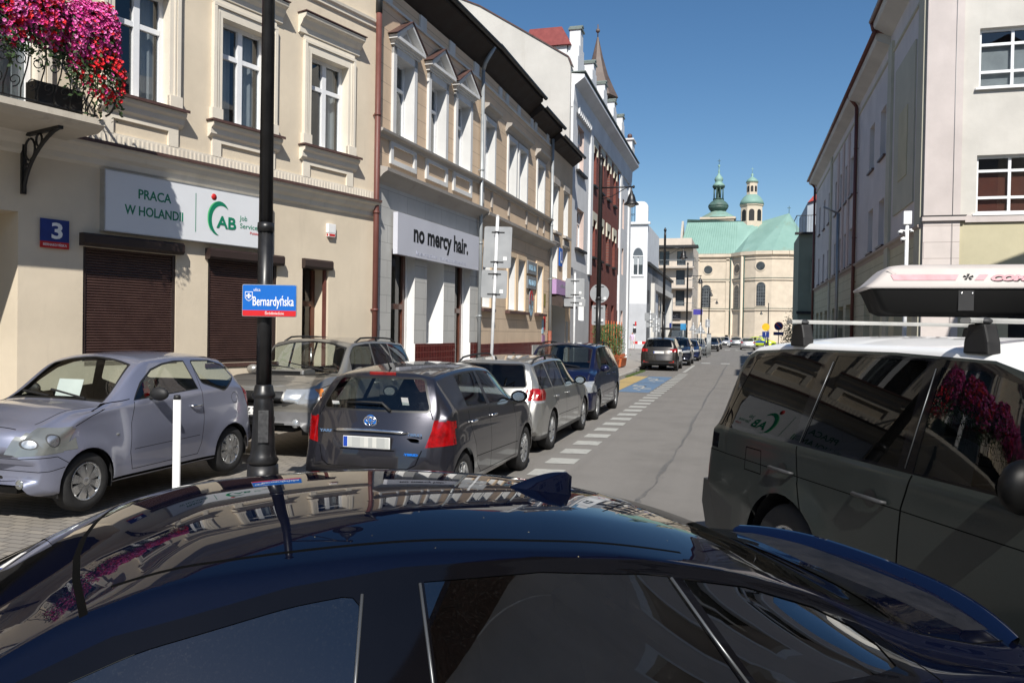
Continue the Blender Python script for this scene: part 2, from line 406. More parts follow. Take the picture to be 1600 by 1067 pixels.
def wheel(root, M, x, y, R, side, style='spoke', n=7, wid=.20):
    """x,y hub position in root coordinates; side +1 left"""
    t = MB(); o = side; hw = wid/2
    t.lathe([(R*.62, -hw*.9), (R*.68, -hw), (R*.94, -hw), (R, -hw*.72), (R, hw*.72), (R*.94, hw), (R*.70, hw*1.02), (R*.64, hw*.86)], (0, 0, 0), 36, 'y', cap=False)
    wo = t.link('wheel', M['tyre'], root); wo.location = (x, y, R)
    r = MB(); f = hw*.9*o
    r.lathe([(R*.64, f), (R*.66, f*1.06), (R*.61, f*1.04), (R*.60, f*.4)], (0, 0, 0), 36, 'y', cap=False, mi=0)
    r.lathe([(R*.62, f*.15), (.001, f*.15)], (0, 0, 0), 24, 'y', cap=False, mi=1)
    r.lathe([(R*.16, f*.5), (R*.15, f*.98), (R*.10, f*1.04), (.001, f*1.05)], (0, 0, 0), 20, 'y', cap=False, mi=0)
    for k in range(n):
        a = 6.283185*k/n+.3; ca, sa = math.cos(a), math.sin(a)
        def P(rr, tt, d): return (ca*rr-sa*tt, d, sa*rr+ca*tt)
        if style == 'cap':   # wide hubcap blades
            w0, w1 = R*.055, R*.145
        elif style == 'y': w0, w1 = R*.05, R*.06
        else: w0, w1 = R*.06, R*.085
        A = [P(R*.12, -w0, f*1.0), P(R*.12, w0, f*1.0), P(R*.40, w1*.9, f*1.06), P(R*.61, w1*1.15, f*.98), P(R*.61, -w1*1.15, f*.98), P(R*.40, -w1*.9, f*1.06)]
        B = [P(R*.12, -w0, f*.7), P(R*.12, w0, f*.7), P(R*.40, w1, f*.72), P(R*.61, w1*1.25, f*.7), P(R*.61, -w1*1.25, f*.7), P(R*.40, -w1, f*.72)]
        VA = [r._v(p) for p in A]; VB = [r._v(p) for p in B]; r.bm.faces.new((VA[0], VA[1], VA[2], VA[5])); r.bm.faces.new((VA[5], VA[2], VA[3], VA[4]))
        for i in range(6): r.bm.faces.new((VA[i], VA[(i+1) % 6], VB[(i+1) % 6], VB[i]))
    ro = r.link('rim', [M['rim'], M['dark']], wo)
    return wo
def wheels(c, root, M, style, n, tw=.20, inset=.015):
    for x in c.wx:
        for sd in (1, -1):
            wheel(root, M, c.L/2-x, sd*(c.w-inset-tw/2), c.wr, sd, style, n, tw)
    m = MB()
    for x in c.wx:
        for sd in (1, -1):
            X = c.L/2-x; yi = c.w-.42; yo = c.w-.03; ra = c.ra+.012; prev = None
            for i in range(17):
                a = math.pi*i/16*1.2-.1*math.pi; p = (X+ra*math.cos(a), ra*math.sin(a)+c.wr)
                if prev:
                    m.face([(prev[0], sd*yi, prev[1]), (p[0], sd*yi, p[1]), (p[0], sd*yo, p[1]), (prev[0], sd*yo, prev[1])])
                    m.face([(prev[0], sd*yi, prev[1]), (p[0], sd*yi, p[1]), (X, sd*yi, c.wr)])
                prev = p
    z = c.sec(c.L*.5)[0]+.02
    m.box(-c.L/2+.25, c.L/2-.3, -c.w+.42, c.w-.42, z, z+.06)
    m.box(-c.L/2+c.L-c.wx[1]-.0+.35 if False else (c.L/2-c.wx[1]+.38), c.L/2-c.wx[0]-.38, -c.w+.1, c.w-.1, z, z+.06)
    m.link('underbody', M['dark'], root)
def seats(c, root, M, xs=(), z=.5, wd=.5, h=.62, yo=.36, col='seat', rear=None, steer=None, side=1):
    m = MB()
    def seat(X, y, wd, h):
        m.rbox((X-.05, y, z-.02), (.48, wd, .16)); m.rbox((X-.33, y, z+h*.5), (.14, wd*.92, h), (.97, 0, -.22)); m.rbox((X-.33-.07, y, z+h+.08), (.09, .24, .15), (.98, 0, -.2))
    for x in xs:
        for sd in (1, -1): seat(c.L/2-x, sd*yo, wd*.84, h*.86)
    if rear:
        X = c.L/2-rear; m.rbox((X, 0, z-.02), (.45, c.W-.5, .16)); m.rbox((X-.3, 0, z+.20), (.13, c.W-.5, .44), (.95, 0, -.3))
        for y in (-.4, .4): m.rbox((X-.38, y, z+.47), (.09, .24, .12))
    m.link('seat', M['seat'], root, bevel=.03)
    if steer:
        X = c.L/2-steer; d = MB(); d.box(X-.12, X+.5, -c.w+.16, c.w-.16, z+.16, z+.36); d.link('dashboard', M['seat'], root, bevel=.03)
        s2 = MB(); P = []
        for i in range(17):
            a = 6.2832*i/16; P.append((X-.28-.09*math.sin(a), side*yo+.18*math.cos(a), z+.38+.16*math.sin(a)))
        s2.tube(P, .014, 6, caps=False); s2.link('steering_wheel', M['dark'], root)
def mirror(c, root, mat, x, z, sd, sz=(.07, .11, .085), out=.1, M=None):
    p, n = c.surf(x, z, sd); X = c.L/2-x; m = MB(); spheroid(m, (X, p.y+sd*(out+.05), z+.03), sz, 14, 10, 0)
    for v in m.bm.verts:
        if v.co.x < X-sz[0]*.45: v.co.x = X-sz[0]*.45
    m.bar((X, p.y-sd*.03, z-.02), (X, p.y+sd*(out), z+.0), .07, .035)
    o = m.link('mirror', mat, root)
    g = MB(); g.lathe([(sz[2]*.82, 0), (.001, 0)], (X-sz[0]*.47, 0, 0), 16, 'x', cap=False)
    for v in g.bm.verts: v.co = Vector((X-sz[0]*.47, p.y+sd*(out+.05)+v.co.y*1.2, z+.03+v.co.z*.85))
    if M: g.link('mirror_glass', M['chrome'], o)
    return o
def handle(c, root, mat, x, z, sd, L=.17, dark=None):
    p, n = c.surf(x, z, sd); X = c.L/2-x; m = MB()
    m.tube([(X+L/2, p.y+sd*.004, z), (X+L/2-.02, p.y+sd*.03, z+.002), (X, p.y+sd*.037, z+.004), (X-L/2+.02, p.y+sd*.03, z+.002), (X-L/2, p.y+sd*.004, z)], [.009, .013, .014, .013, .009], 8)
    o = m.link('door_handle', mat, root)
    if dark:
        d = MB(); d.lathe([(.05, sd*.003), (.001, sd*.003)], (X-.0, p.y, z), 16, 'y', cap=False); d.link('handle_recess', dark, o)
    return o
def plate(root, M, X, y, z, front, tilt=0, w=.52, h=.114, text=None, blocks=False, zl=0, yl=0):
    sg = 1 if front else -1; m = MB(); m.rbox((X, y, z), (.012, w, h), (1, 0, tilt), mi=0)
    m.rbox((X+sg*.0075, y+sg*(-w/2+.026) if True else 0, z), (.001, .045, h-.012), (1, 0, tilt), mi=1)
    m.rbox((X-sg*.004, y, z), (.01, w+.02, h+.02), (1, 0, tilt), mi=2)
    o = m.link('licence_plate', [M['plate'], M['eublue'], M['dark']], root)
    if blocks:
        b = MB(); r2 = random.Random(3); n = 10
        for i in range(n):
            v = r2.choice((0, 1, 2)); b.rbox((X+sg*.0085, y+sg*(-w/2+.055+(i+.5)*(w-.065)/n), z), (.001, (w-.065)/n, h-.014), (1, 0, tilt), mi=v)
        b.link('plate_blocks', [M['pg1'], M['pg2'], M['pg3']], o)
    if text: txt(text, (X+sg*.009, y+sg*yl, z-.036), (0, sg, 0), (0, 0, 1), h=.075, mat=M['black'], parent=o, bold=.002, name='plate_number')
    return o
_dg = []
def txt(s, org, xd, up, h=None, w=None, mat=None, parent=None, bold=0, name='lettering', align='CENTER', extr=.002, shear=0, sp=1.0, hx=None):
    """writing as mesh. h = capital height in metres, w = fit to this width; org = baseline centre"""
    cu = bpy.data.curves.new('t', 'FONT'); cu.body = s; cu.align_x = align; cu.offset = 0; cu.shear = shear; cu.space_character = sp; cu.resolution_u = 3
    o = bpy.data.objects.new('t', cu); SC.collection.objects.link(o); bpy.context.view_layer.update()
    H = .729; dx = o.dimensions.x or 1
    ky = (h/H) if h else w/dx; kx = (w/dx) if w else ky
    cu.offset = bold/max(ky, 1e-6); cu.extrude = extr/max(ky, 1e-6); bpy.context.view_layer.update()
    me = bpy.data.meshes.new_from_object(o.evaluated_get(bpy.context.evaluated_depsgraph_get())); bpy.data.objects.remove(o); bpy.data.curves.remove(cu)
    X = Vector(xd).normalized(); Y = Vector(up).normalized(); N = X.cross(Y)
    Mx = Matrix(((X.x*kx, Y.x*ky, N.x*ky, org[0]), (X.y*kx, Y.y*ky, N.y*ky, org[1]), (X.z*kx, Y.z*ky, N.z*ky, org[2]), (0, 0, 0, 1)))
    me.transform(Mx); me.materials.clear(); me.materials.append(mat); me.name = name
    ob = bpy.data.objects.new(name, me); SC.collection.objects.link(ob)
    if parent is not None: ob.parent = parent
    return ob
# ---------------- shared materials ----------------
M = {}
M['tyre'] = plain('tyre', (.018, .018, .019), .85, var=.3, sc=20, bump=.2)
M['dark'] = plain('dark', (.012, .012, .013), .6, var=.2)
M['black'] = plain('black', (.008, .008, .008), .4)
M['seam'] = plain('seam', (.002, .002, .002), .9, spec=.05)
M['gloss'] = plain('glossblack', (.003, .003, .004), .04, spec=.35)
M['rubber'] = plain('rubber', (.012, .012, .012), .45, var=.2)
M['plastic'] = plain('plastic', (.035, .036, .038), .6, var=.2, sc=12)
M['seat'] = plain('seat', (.035, .036, .04), .9, var=.2)
M['rim'] = plain('rim', (.55, .56, .57), .28, .9, var=.12, sc=15)
M['chrome'] = plain('chrome', (.75, .75, .75), .22, 1)
M['alu'] = plain('alu', (.5, .51, .52), .35, .8)
M['red'] = plain('redlens', (.26, .003, .004), .12, coat=1, var=.5, sc=14)
M['redsat'] = plain('redpaint', (.5, .02, .02), .4)
M['orange'] = plain('amber', (.75, .22, .02), .15, coat=1)
M['lens'] = plain('lens', (.40, .42, .44), .15, .4, coat=1, var=.12, sc=6)
M['lensold'] = plain('lensold', (.22, .23, .22), .15, .4, coat=1, var=.12, sc=5)
M['plate'] = plain('plate', (.75, .75, .74), .4); M['eublue'] = plain('eublue', (.01, .05, .35), .4)
M['pg1'] = plain('pg1', (.45, .46, .44), .6, var=.02); M['pg2'] = plain('pg2', (.55, .55, .52), .6, var=.02); M['pg3'] = plain('pg3', (.38, .39, .38), .6, var=.02)
M['cglass'] = glass('car_glass', (.80, .86, .84)); M['cglassd'] = glass('car_glass_dark', (.16, .18, .18)); M['cglassb'] = glass('car_glass_black', (.02, .024, .028), .5, dust=.03)
M['cglassn'] = glass('car_glass_near', (.05, .06, .075), 2.4, dust=.04)
M['white'] = plain('white', (.78, .78, .77), .45, var=.04); M['yellow'] = plain('yellow', (.8, .45, .02), .4)
M['steel'] = plain('steel', (.30, .31, .31), .45, .7, var=.1); M['signback'] = plain('signback', (.33, .34, .35), .5, .3, var=.08, sc=3)
M['blue'] = plain('blue', (.01, .10, .45), .4); M['navy'] = plain('navy', (.01, .03, .18), .4)
# ---------------- ground ----------------
def asphalt(name, c):
    t = NT(name); a = t.noise(260, 3, .7); b = t.noise(1.1, 6, .6); s2 = t.noise(.35, 4, .6, (1, .12, 1))
    col = t.mix(t.ramp(a, .3, .75), tuple(x*.62 for x in c)+(1,), tuple(min(1, x*1.5) for x in c)+(1,))
    col = t.mix(t.ramp(b, .45, .75, 0, .45), col, tuple(x*.6 for x in c)+(1,)); col = t.mix(t.ramp(s2, .5, .72, 0, .3), col, tuple(min(1, x*1.25) for x in c)+(1,))
    sp = t.noise(2.3, 5, .75); col = t.mix(t.ramp(sp, .60, .72, 0, .4), col, tuple(x*.55 for x in c)+(1,)); ln = t.noise(1.0, 3, .5, (2.2, .03, 1)); col = t.mix(t.ramp(ln, .52, .70, 0, .28), col, tuple(x*.7 for x in c)+(1,))
    nr = t.bump(a, .5, .006); return t.out(col, .85, 0, nr, .3)
ASP = asphalt('asphalt', (.185, .175, .163))
g = MB(); g.box(-600, 600, -400, 900, -.5, -.02); g.link('ground', asphalt('far_ground', (.16, .155, .145)), kind='structure')
g = MB(); g.face([(-4.62, -60, 0), (3.6, -60, 0), (3.6, 300, 0), (-4.62, 300, 0)])
r_ = g.link('road', ASP, kind='structure')
g = MB(); g.face([(-14, -8, -.012), (-4.62, -8, -.001), (-4.62, 20.6, -.001), (-14, 20.6, .05)]); g.link('parking_bay', brickmat('pavers', (.26, .235, .20), (.20, .185, .165), (.10, .09, .08), .20, .10, .008, .85, vec='floor'), kind='structure')
# crack in the asphalt, sealed with tar
m = MB(); cr = [(-1.25, 6.2), (-1.06, 8.6), (-1.05, 9.3), (-.98, 10.6), (-.93, 12.6), (-.9, 15), (-.93, 19), (-.85, 26), (-.8, 36), (-.72, 46), (-.65, 60)]
L_, R_ = [], []
for i, (x, y) in enumerate(cr):
    for s in range(4 if i < len(cr)-1 else 1):
        t = s/4; nx, ny = cr[min(i+1, len(cr)-1)]; px = x+(nx-x)*t+rnd.uniform(-.035, .035); py = y+(ny-y)*t; ww = rnd.uniform(.006, .028)*(1+.8*math.sin(i*1.7)**2)
        L_.append((px-ww, py, .003)); R_.append((px+ww, py, .003))
for i in range(len(L_)-1): m.face([L_[i], R_[i], R_[i+1], L_[i+1]])
m.link('road_crack', plain('tar', (.115, .11, .103), .7, var=.3, sc=9), kind='structure')
PAINT = lambda n, c, wear=.45: (lambda t: t.out(t.mix(t.ramp(t.noise(9, 6, .7), .5, .72, 0, wear), C4(c), (.15, .145, .135, 1)), .7, 0, t.bump(t.noise(260, 2), .3, .004), .3))(NT(n))
WP = PAINT('road_paint_white', (.38, .38, .355), .65); m = MB()
def sheet(m, x0, x1, y0, y1, z=.004, sk=0): m.face([(x0, y0, z), (x1, y0+sk, z), (x1, y1+sk, z), (x0, y1, z)])
y = 8.1
while y < 37.3:
    sheet(m, -2.66, -2.24, y, y+.50, .006, .06); y += 1.0
sheet(m, -2.62, -2.46, 39.2, 48.4, .006)
for x in (-2.3, -1.1, .1, 1.3, 2.5): sheet(m, x, x+.55, 51.6, 53.0, .006)
for x in (-1.6, -.4, .8, 2.0): sheet(m, x, x+.6, 95, 98, .006)
m.link('road_marking', WP, kind='structure')
m = MB(); sheet(m, -3.72, -2.72, 25.3, 30.0, .005); sheet(m, -3.72, -2.72, 30.15, 34.7, .005); m.link('road_marking', PAINT('road_paint_blue', (.11, .18, .28), .7), kind='structure')
m = MB(); sheet(m, -4.5, -3.74, 25.3, 30.0, .005); sheet(m, -4.5, -3.74, 30.15, 34.7, .005); m.link('road_marking', PAINT('road_paint_yellow', (.42, .31, .13), .7), kind='structure')
m = MB()
for yc in (27.6, 32.4):   # wheelchair symbols, long way across the bay
    def P(a, b): return (-3.22+a*.42, yc+b*1.5, .009)
    for q in ([(-.9, .75), (-.6, .75), (-.6, .35), (-.9, .35)], [(-.62, .62), (.25, .50), (.25, .30), (-.62, .42)], [(.05, .50), (.25, .50), (.25, -.45), (.05, -.45)], [(.25, -.25), (.95, -.25), (.95, -.45), (.25, -.45)], [(-.2, .1), (.0, .15), (-.3, -.5), (-.5, -.45)], [(-.5, -.45), (-.3, -.5), (.35, -.85), (.25, -.98)]): m.face([P(*p) for p in q])
m.link('road_marking', WP, kind='structure')
# pavements and kerbs
PV = brickmat('pavement_slabs', (.34, .32, .29), (.29, .27, .25), (.16, .15, .14), .5, .5, .01, .9, vec='floor')
m = MB(); m.face([(-4.75, 20.9, .11), (-4.75, 37.6, .11), (-9.6, 37.6, .2), (-9.6, 20.9, .2)]); m.face([(-4.95, 37.6, .11), (-4.95, 180, .11), (-9.6, 180, .2), (-9.6, 37.6, .2)]); m.face([(-9.6, 52.5, .2), (-9.6, 180, .2), (-30, 180, .2), (-30, 52.5, .2)])
m.face([(-4.75, 20.9, .11), (-9.6, 20.9, .2), (-9.6, 20.9, -.05), (-4.75, 20.9, -.05)])
m.link('pavement', PV, kind='structure')
K_ = plain('kerbstone', (.33, .32, .30), .85, var=.15, sc=3, bump=.3); m = MB()
y = 20.9
while y < 178:
    xk = -4.75 if y < 37 else -4.95
    m.box(xk-.0, xk+.14, y+.006, min(y+.994, 178), -.05, .125); y += 1.0
m.box(-4.95, -4.61, 37.4, 37.55, -.05, .124)
m.link('kerb', K_, kind='structure')
m = MB(); m.box(3.6, 60, 6.5, 300, -.05, .12); m.link('pavement', PV, kind='structure')
gt = MB()   # grass along the kerb corner
for i in range(900):
    u = rnd.random(); x = -4.55+rnd.uniform(-.05, .09)*(1+u); y = 33.5+u*6; hh = rnd.uniform(.02, .09); a = rnd.random()*3
    gt.face([(x-.01*math.cos(a), y-.01*math.sin(a), 0), (x+.01*math.cos(a), y+.01*math.sin(a), 0), (x+rnd.uniform(-.03, .03), y+rnd.uniform(-.03, .03), hh)])
gt.link('kerb_grass', plain('grass', (.06, .10, .02), .8), kind='stuff', label='thin strip of green grass growing along the kerb', cat='grass', norm=False)

# ---------------- facades ----------------
class Facade:
    """local frame: x = outwards from the wall, y = along the wall, z = up ; origin J, direction d (2d); out = +1 if the outward normal is d turned clockwise"""
    def __init__(s, J, d, name, label, cat='building', out=1):
        d = Vector(d).normalized(); n = Vector((d.y, -d.x))*out
        s.root = empty(name, (0, 0, 0), 0, label, cat)
        s.root.matrix_world = Matrix(((n.x, d.x, 0, J[0]), (n.y, d.y, 0, J[1]), (0, 0, 1, 0), (0, 0, 0, 1))) if out == 1 else Matrix(((n.x, d.x, 0, J[0]), (n.y, d.y, 0, J[1]), (0, 0, 1, 0), (0, 0, 0, 1)))
        s.out = out
    def mb(s): return MB()
    def put(s, mb, name, mats, label=None, parent=None, **k):
        o = mb.link(name, mats, parent or s.root, **k)
        if label: o['label'] = label
        return o
def wallgrid(mb, u0, u1, z0, z1, ops, depth=.2, n0=0.0, mr=0, mw=0):
    """front face at x=n0 with rectangular holes ops (ua,ub,za,zb) and reveals going back by depth"""
    us = sorted({u0, u1, *[v for o in ops for v in o[:2] if u0 < v < u1]}); zs = sorted({z0, z1, *[v for o in ops for v in o[2:4] if z0 < v < z1]})
    for i in range(len(us)-1):
        run = None
        for j in range(len(zs)-1):
            uc = (us[i]+us[i+1])/2; zc = (zs[j]+zs[j+1])/2
            if any(o[0] < uc < o[1] and o[2] < zc < o[3] for o in ops): continue
            mb.face([(n0, us[i], zs[j]), (n0, us[i+1], zs[j]), (n0, us[i+1], zs[j+1]), (n0, us[i], zs[j+1])], mw)
    for o in ops:
        a, b, c, d = o[:4]; k = n0-(o[4] if len(o) > 4 else depth)
        mb.face([(n0, a, c), (k, a, c), (k, a, d), (n0, a, d)], mr); mb.face([(n0, b, c), (n0, b, d), (k, b, d), (k, b, c)], mr)
        sk_ = o[5] if len(o) > 5 else ''
        if 't' not in sk_: mb.face([(n0, a, d), (k, a, d), (k, b, d), (n0, b, d)], mr)
        if 'b' not in sk_: mb.face([(n0, a, c), (n0, b, c), (k, b, c), (k, a, c)], mr)
def bodybox(mb, u0, u1, z0, z1, back, mi=0):
    mb.face([(0, u0, z0), (0, u0, z1), (-back, u0, z1), (-back, u0, z0)], mi); mb.face([(0, u1, z0), (-back, u1, z0), (-back, u1, z1), (0, u1, z1)], mi)
    mb.face([(-back, u0, z0), (-back, u0, z1), (-back, u1, z1), (-back, u1, z0)], mi)
M['pvc'] = plain('white_pvc', (.74, .75, .76), .3, var=.03); M['pane'] = glass('pane', (.50, .54, .56), 1.4); M['paned'] = glass('pane_dark', (.16, .19, .2), 1.0)
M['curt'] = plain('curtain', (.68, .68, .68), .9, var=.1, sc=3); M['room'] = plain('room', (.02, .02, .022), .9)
M['tin'] = plain('brown_tin', (.085, .045, .038), .5, var=.2, sc=4); M['pipe'] = plain('pipe_brown', (.13, .045, .035), .5, var=.15, sc=3); M['pipeg'] = plain('pipe_grey', (.33, .35, .36), .4, .3, var=.12, sc=3)
def window(F, u0, u1, z0, z1, n=-.2, style='x2', fr=.065, mat=None, curt=None, glassm=None, trans=.33, parent=None, fd=.06):
    """frame with panes and curtains in the hole"""
    m = MB(); mat = mat or M['pvc']; a = n; b = n+fd
    m.box(a, b, u0, u0+fr, z0, z1); m.box(a, b, u1-fr, u1, z0, z1); m.box(a, b, u0+fr, u1-fr, z0, z0+fr); m.box(a, b, u0+fr, u1-fr, z1-fr, z1)
    W = u1-u0; H = z1-z0
    if style in ('x2', 'T', 'v2'):
        uc = (u0+u1)/2; m.box(a, b+.012, uc-fr*.75, uc+fr*.75, z0+fr, z1-fr)
        if style != 'v2':
            zc = z1-H*trans
            m.box(a, b+.006, u0+fr, uc-fr*.75, zc-fr*.6, zc+fr*.6); m.box(a, b+.006, uc+fr*.75, u1-fr, zc-fr*.6, zc+fr*.6)
    elif style == 'h': zc = z1-H*trans; m.box(a, b, u0+fr, u1-fr, zc-fr*.6, zc+fr*.6)
    elif style == 'grid':
        for k in (1, 2): uc = u0+W*k/3; m.box(a, b, uc-fr*.5, uc+fr*.5, z0+fr, z1-fr)
        for zc in (z0+H*.28, z1-H*.26): m.box(a, b+.004, u0+fr, u1-fr, zc-fr*.5, zc+fr*.5)
    w_ = F.put(m, 'window', mat, parent=parent)
    g_ = MB(); g_.face([(a+.02, u0+.01, z0+.01), (a+.02, u1-.01, z0+.01), (a+.02, u1-.01, z1-.01), (a+.02, u0+.01, z1-.01)]); g_.link('pane', glassm or M['pane'], w_, norm=False)
    if curt:
        c_ = MB(); segs = []
        for (ca, cb) in curt:
            n_ = max(3, int((cb-ca)*W/.05)); pr = None
            for i in range(n_+1):
                uu = u0+.03+(W-.06)*(ca+(cb-ca)*i/n_); xx = n-.09+.018*math.sin(i*1.9)
                if pr: c_.face([(pr[0], pr[1], z0+.03), (xx, uu, z0+.03), (xx, uu, z1-.03), (pr[0], pr[1], z1-.03)])
                pr = (xx, uu)
        c_.link('curtain', M['curt'], w_, norm=False)
    return w_
def profile_band(F, prof, u0, u1, mat, name='cornice', parent=None, mi_fn=None):
    """moulding: prof = [(outward, z)...] closed polygon swept along u"""
    m = MB(); m.prism(prof, lambda a, b, h: (a, h, b), u0, u1); return F.put(m, name, mat, parent=parent)
def downpipe(F, u, z0, z1, mat, r=.055, n=.09, zs=None, mat2=None):
    m = MB(); m.tube([(n, u, z0), (n, u, z1)], r, 12)
    for z in [z0+.3+i*2.0 for i in range(int((z1-z0)/2))]: m.lathe([(r+.012, z), (r+.012, z+.05)], (n, u, 0), 12); m.box(0, n, u-.012, u+.012, z+.01, z+.04)
    o = F.put(m, 'downpipe', mat)
    return o
CRM = plaster('cream', (.67, .58, .45), .32); CRT = plaster('cream_trim', (.72, .66, .56), .45)
# --- building 1: cream, corner of the square ---
J1 = (-7.3, 15.2); D1 = (.289, .957)
B1 = Facade(J1, D1, 'cream_house', 'cream rendered two-storey house on the left with a flower balcony and roller shutters')
wins = [(-7.72, -6.82), (-5.74, -4.84), (-3.87, -2.90), (-1.90, -.93)]
WZ = (5.32, 7.02)
ops_up = [(a, b, WZ[0], WZ[1], .22) for a, b in wins[1:]]+[(-7.75, -6.8, 4.66, 7.1, .22), (-12.2, -11.2, WZ[0], WZ[1], .22), (-9.95, -8.95, 4.66, 7.1, .22), (-14.3, -13.3, WZ[0], WZ[1], .22)]
m = MB(); wallgrid(m, -20, -.1, 4.35, 10.2, ops_up, mr=1)
gr = [(-6.15, -4.66, 1.35, 3.0, .12), (-4.07, -2.62, 1.27, 3.0, .12), (-2.02, -1.36, -.05, 3.05, .45), (-10.6, -7.03, -.05, 3.38, 1.3), (-14.5, -12.2, 1.2, 3.0, .12), (-18.5, -15.5, .3, 3.0, .12)]
wallgrid(m, -20, -.1, -.1, 4.35, gr, mr=0); bodybox(m, -20, -.1, -.1, 10.2, 11)
B1.put(m, 'wall', [CRM, CRT])
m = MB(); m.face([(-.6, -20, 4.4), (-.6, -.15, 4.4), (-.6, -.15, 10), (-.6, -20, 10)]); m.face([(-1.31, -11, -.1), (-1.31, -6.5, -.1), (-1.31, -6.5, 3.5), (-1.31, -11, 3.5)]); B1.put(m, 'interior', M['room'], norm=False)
for i, (a, b) in enumerate(wins):
    bal = i == 0
    z0 = 4.68 if bal else WZ[0]
    window(B1, a, b, z0, WZ[1] if not bal else 7.08, -.2, 'x2', curt=[((0, 1),), ((.62, .98),), ((.0, .4), (.66, .97)), ((.55, .98),)][i])
    m = MB(); t = .15; z1 = 7.02 if not bal else 7.1
    for (aa, bb, cc, dd, o) in ((a-t, a, z0-.0, z1, .05), (b, b+t, z0, z1, .05), (a-t, b+t, z1, z1+.16, .05), (a-t-.03, a-t+.03, z0, z1+.16, .075), (b+t-.03, b+t+.03, z0, z1+.16, .075), (a-t-.03, b+t+.03, z1+.16, z1+.21, .078), (a-t+.05, a-t+.075, z0, z1+.1, .066), (b+t-.075, b+t-.05, z0, z1+.1, .066)): m.box(.0, o, aa, bb, cc, dd)
    if not bal:
        for q in (a-t-.06, b+.0): m.box(0, .085, q, q+t+.06, z0-.01, z0+.17)
    B1.put(m, 'window_surround', CRT)
    if not bal:
        m = MB(); s0, s1 = a-.27, b+.27
        m.prism([(0, 5.26), (.17, 5.24), (.15, 5.18), (.10, 5.14), (.09, 5.06), (.045, 5.02), (0, 5.0)], lambda p, q, h: (p, h, q), s0+.03, s1-.03)
        m.box(0, .04, s0+.10, s0+.27, 4.70, 5.02); m.box(0, .04, s1-.27, s1-.10, 4.70, 5.02); m.box(0, .04, s0+.27, s1-.27, 4.93, 5.02)
        B1.put(m, 'window_sill', CRT)
        m = MB(); m.box(-.18, .20, s0, s1, 5.262, 5.285); m.box(.19, .20, s0, s1, 5.24, 5.262); B1.put(m, 'sill_flashing', M['tin'])
    m = MB(); s0, s1 = a-.30, b+.30; zh = 7.66 if not bal else 7.74
    m.prism([(0, zh-.34), (.05, zh-.32), (.055, zh-.22), (.10, zh-.17), (.14, zh-.10), (.20, zh-.06), (.22, zh), (0, zh+.015)], lambda p, q, h: (p, h, q), s0, s1); m.box(0, .03, s0+.12, s1-.12, zh-.42, zh-.34)
    B1.put(m, 'window_hood', CRT)
    m = MB(); m.box(0, .24, s0-.02, s1+.02, zh+.016, zh+.035); B1.put(m, 'hood_flashing', M['tin'])
for a, b in ((-12.2, -11.2), (-9.95, -8.95), (-14.3, -13.3)):
    z0 = 4.68 if a == -9.95 else WZ[0]; window(B1, a, b, z0, 7.05, -.2, 'x2', curt=((0, .4), (.6, 1)))
    m = MB(); m.box(0, .05, a-.15, a, z0, 7.1); m.box(0, .05, b, b+.15, z0, 7.1); m.box(0, .07, a-.2, b+.2, 7.1, 7.25); m.box(0, .2, a-.3, b+.3, 7.5, 7.66); B1.put(m, 'window_surround', CRT)
# cornice between floors, with ribbed frieze above, tin on top
profile_band(B1, [(0, 4.50), (.20, 4.485), (.19, 4.43), (.14, 4.40), (.11, 4.33), (.05, 4.28), (.045, 4.20), (0, 4.16)], -20, -.10, CRT)
m = MB(); m.box(0, .225, -20, -.10, 4.503, 4.52); m.box(.21, .225, -20, -.10, 4.47, 4.503); B1.put(m, 'cornice_flashing', M['tin'])
m = MB(); m.box(0, .035, -20, -.10, 4.53, 4.71)
u = -19.9
while u < -.2: m.box(.035, .042, u, u+.03, 4.56, 4.68); u += .075
B1.put(m, 'frieze', CRT)
profile_band(B1, [(0, 8.22), (.10, 8.20), (.09, 8.15), (.05, 8.12), (.045, 8.05), (0, 8.03)], -20, -.10, CRT)
profile_band(B1, [(0, 10.2), (.55, 10.15), (.5, 10.0), (.35, 9.9), (.2, 9.75), (.1, 9.7), (0, 9.5)], -20.3, -.10, CRT)
m = MB(); m.prism([(.66, 10.16), (-4, 13.2), (-11, 10.2), (-11, 10.1), (0, 10.1), (.66, 10.10)], lambda p, q, h: (p, h, q), -20.3, -.1); B1.put(m, 'roof', plain('roof_tin', (.11, .05, .04), .5, var=.2, sc=2))
# roller shutters
BRN = plain('shutter_brown', (.058, .030, .024), .42, var=.14, sc=5); BRD = plain('shutter_box', (.032, .020, .018), .38, var=.1)
def shutter(F, u0, u1, z0, z1, n=-.05, box=(.0, .14), zb=None):
    m = MB(); z = z0
    while z < z1-.001:
        m.prism([(n-.005, z), (n+.006, z+.006), (n+.012, z+.020), (n+.006, z+.034), (n-.005, z+.038)], lambda p, q, h: (p, h, q), u0+.05, u1-.05); z += .040
    s = F.put(m, 'roller_shutter', BRN)
    g = MB(); g.box(n-.02, n+.03, u0, u0+.05, z0, z1); g.box(n-.02, n+.03, u1-.05, u1, z0, z1); g.box(n-.02, n+.028, u0+.05, u1-.05, z0-.05, z0); g.link('shutter_rail', BRD, s)
    if zb:
        b = MB(); b.prism([(box[0]-.03, zb-.18), (box[1]-.03, zb-.18), (box[1], zb-.14), (box[1], zb-.03), (box[1]-.03, zb), (box[0]-.03, zb)], lambda p, q, h: (p, h, q), u0-.06, u1+.06); b.link('shutter_box', BRD, s)
shutter(B1, -6.15, -4.66, 1.40, 3.02, zb=3.19); shutter(B1, -4.07, -2.62, 1.32, 3.0, zb=3.17)
m = MB(); m.box(-.04, .0, -6.12, -4.63, 1.28, 1.345); m.box(-.04, .02, -4.11, -2.58, 1.20, 1.265); B1.put(m, 'window_sill', M['tin'])
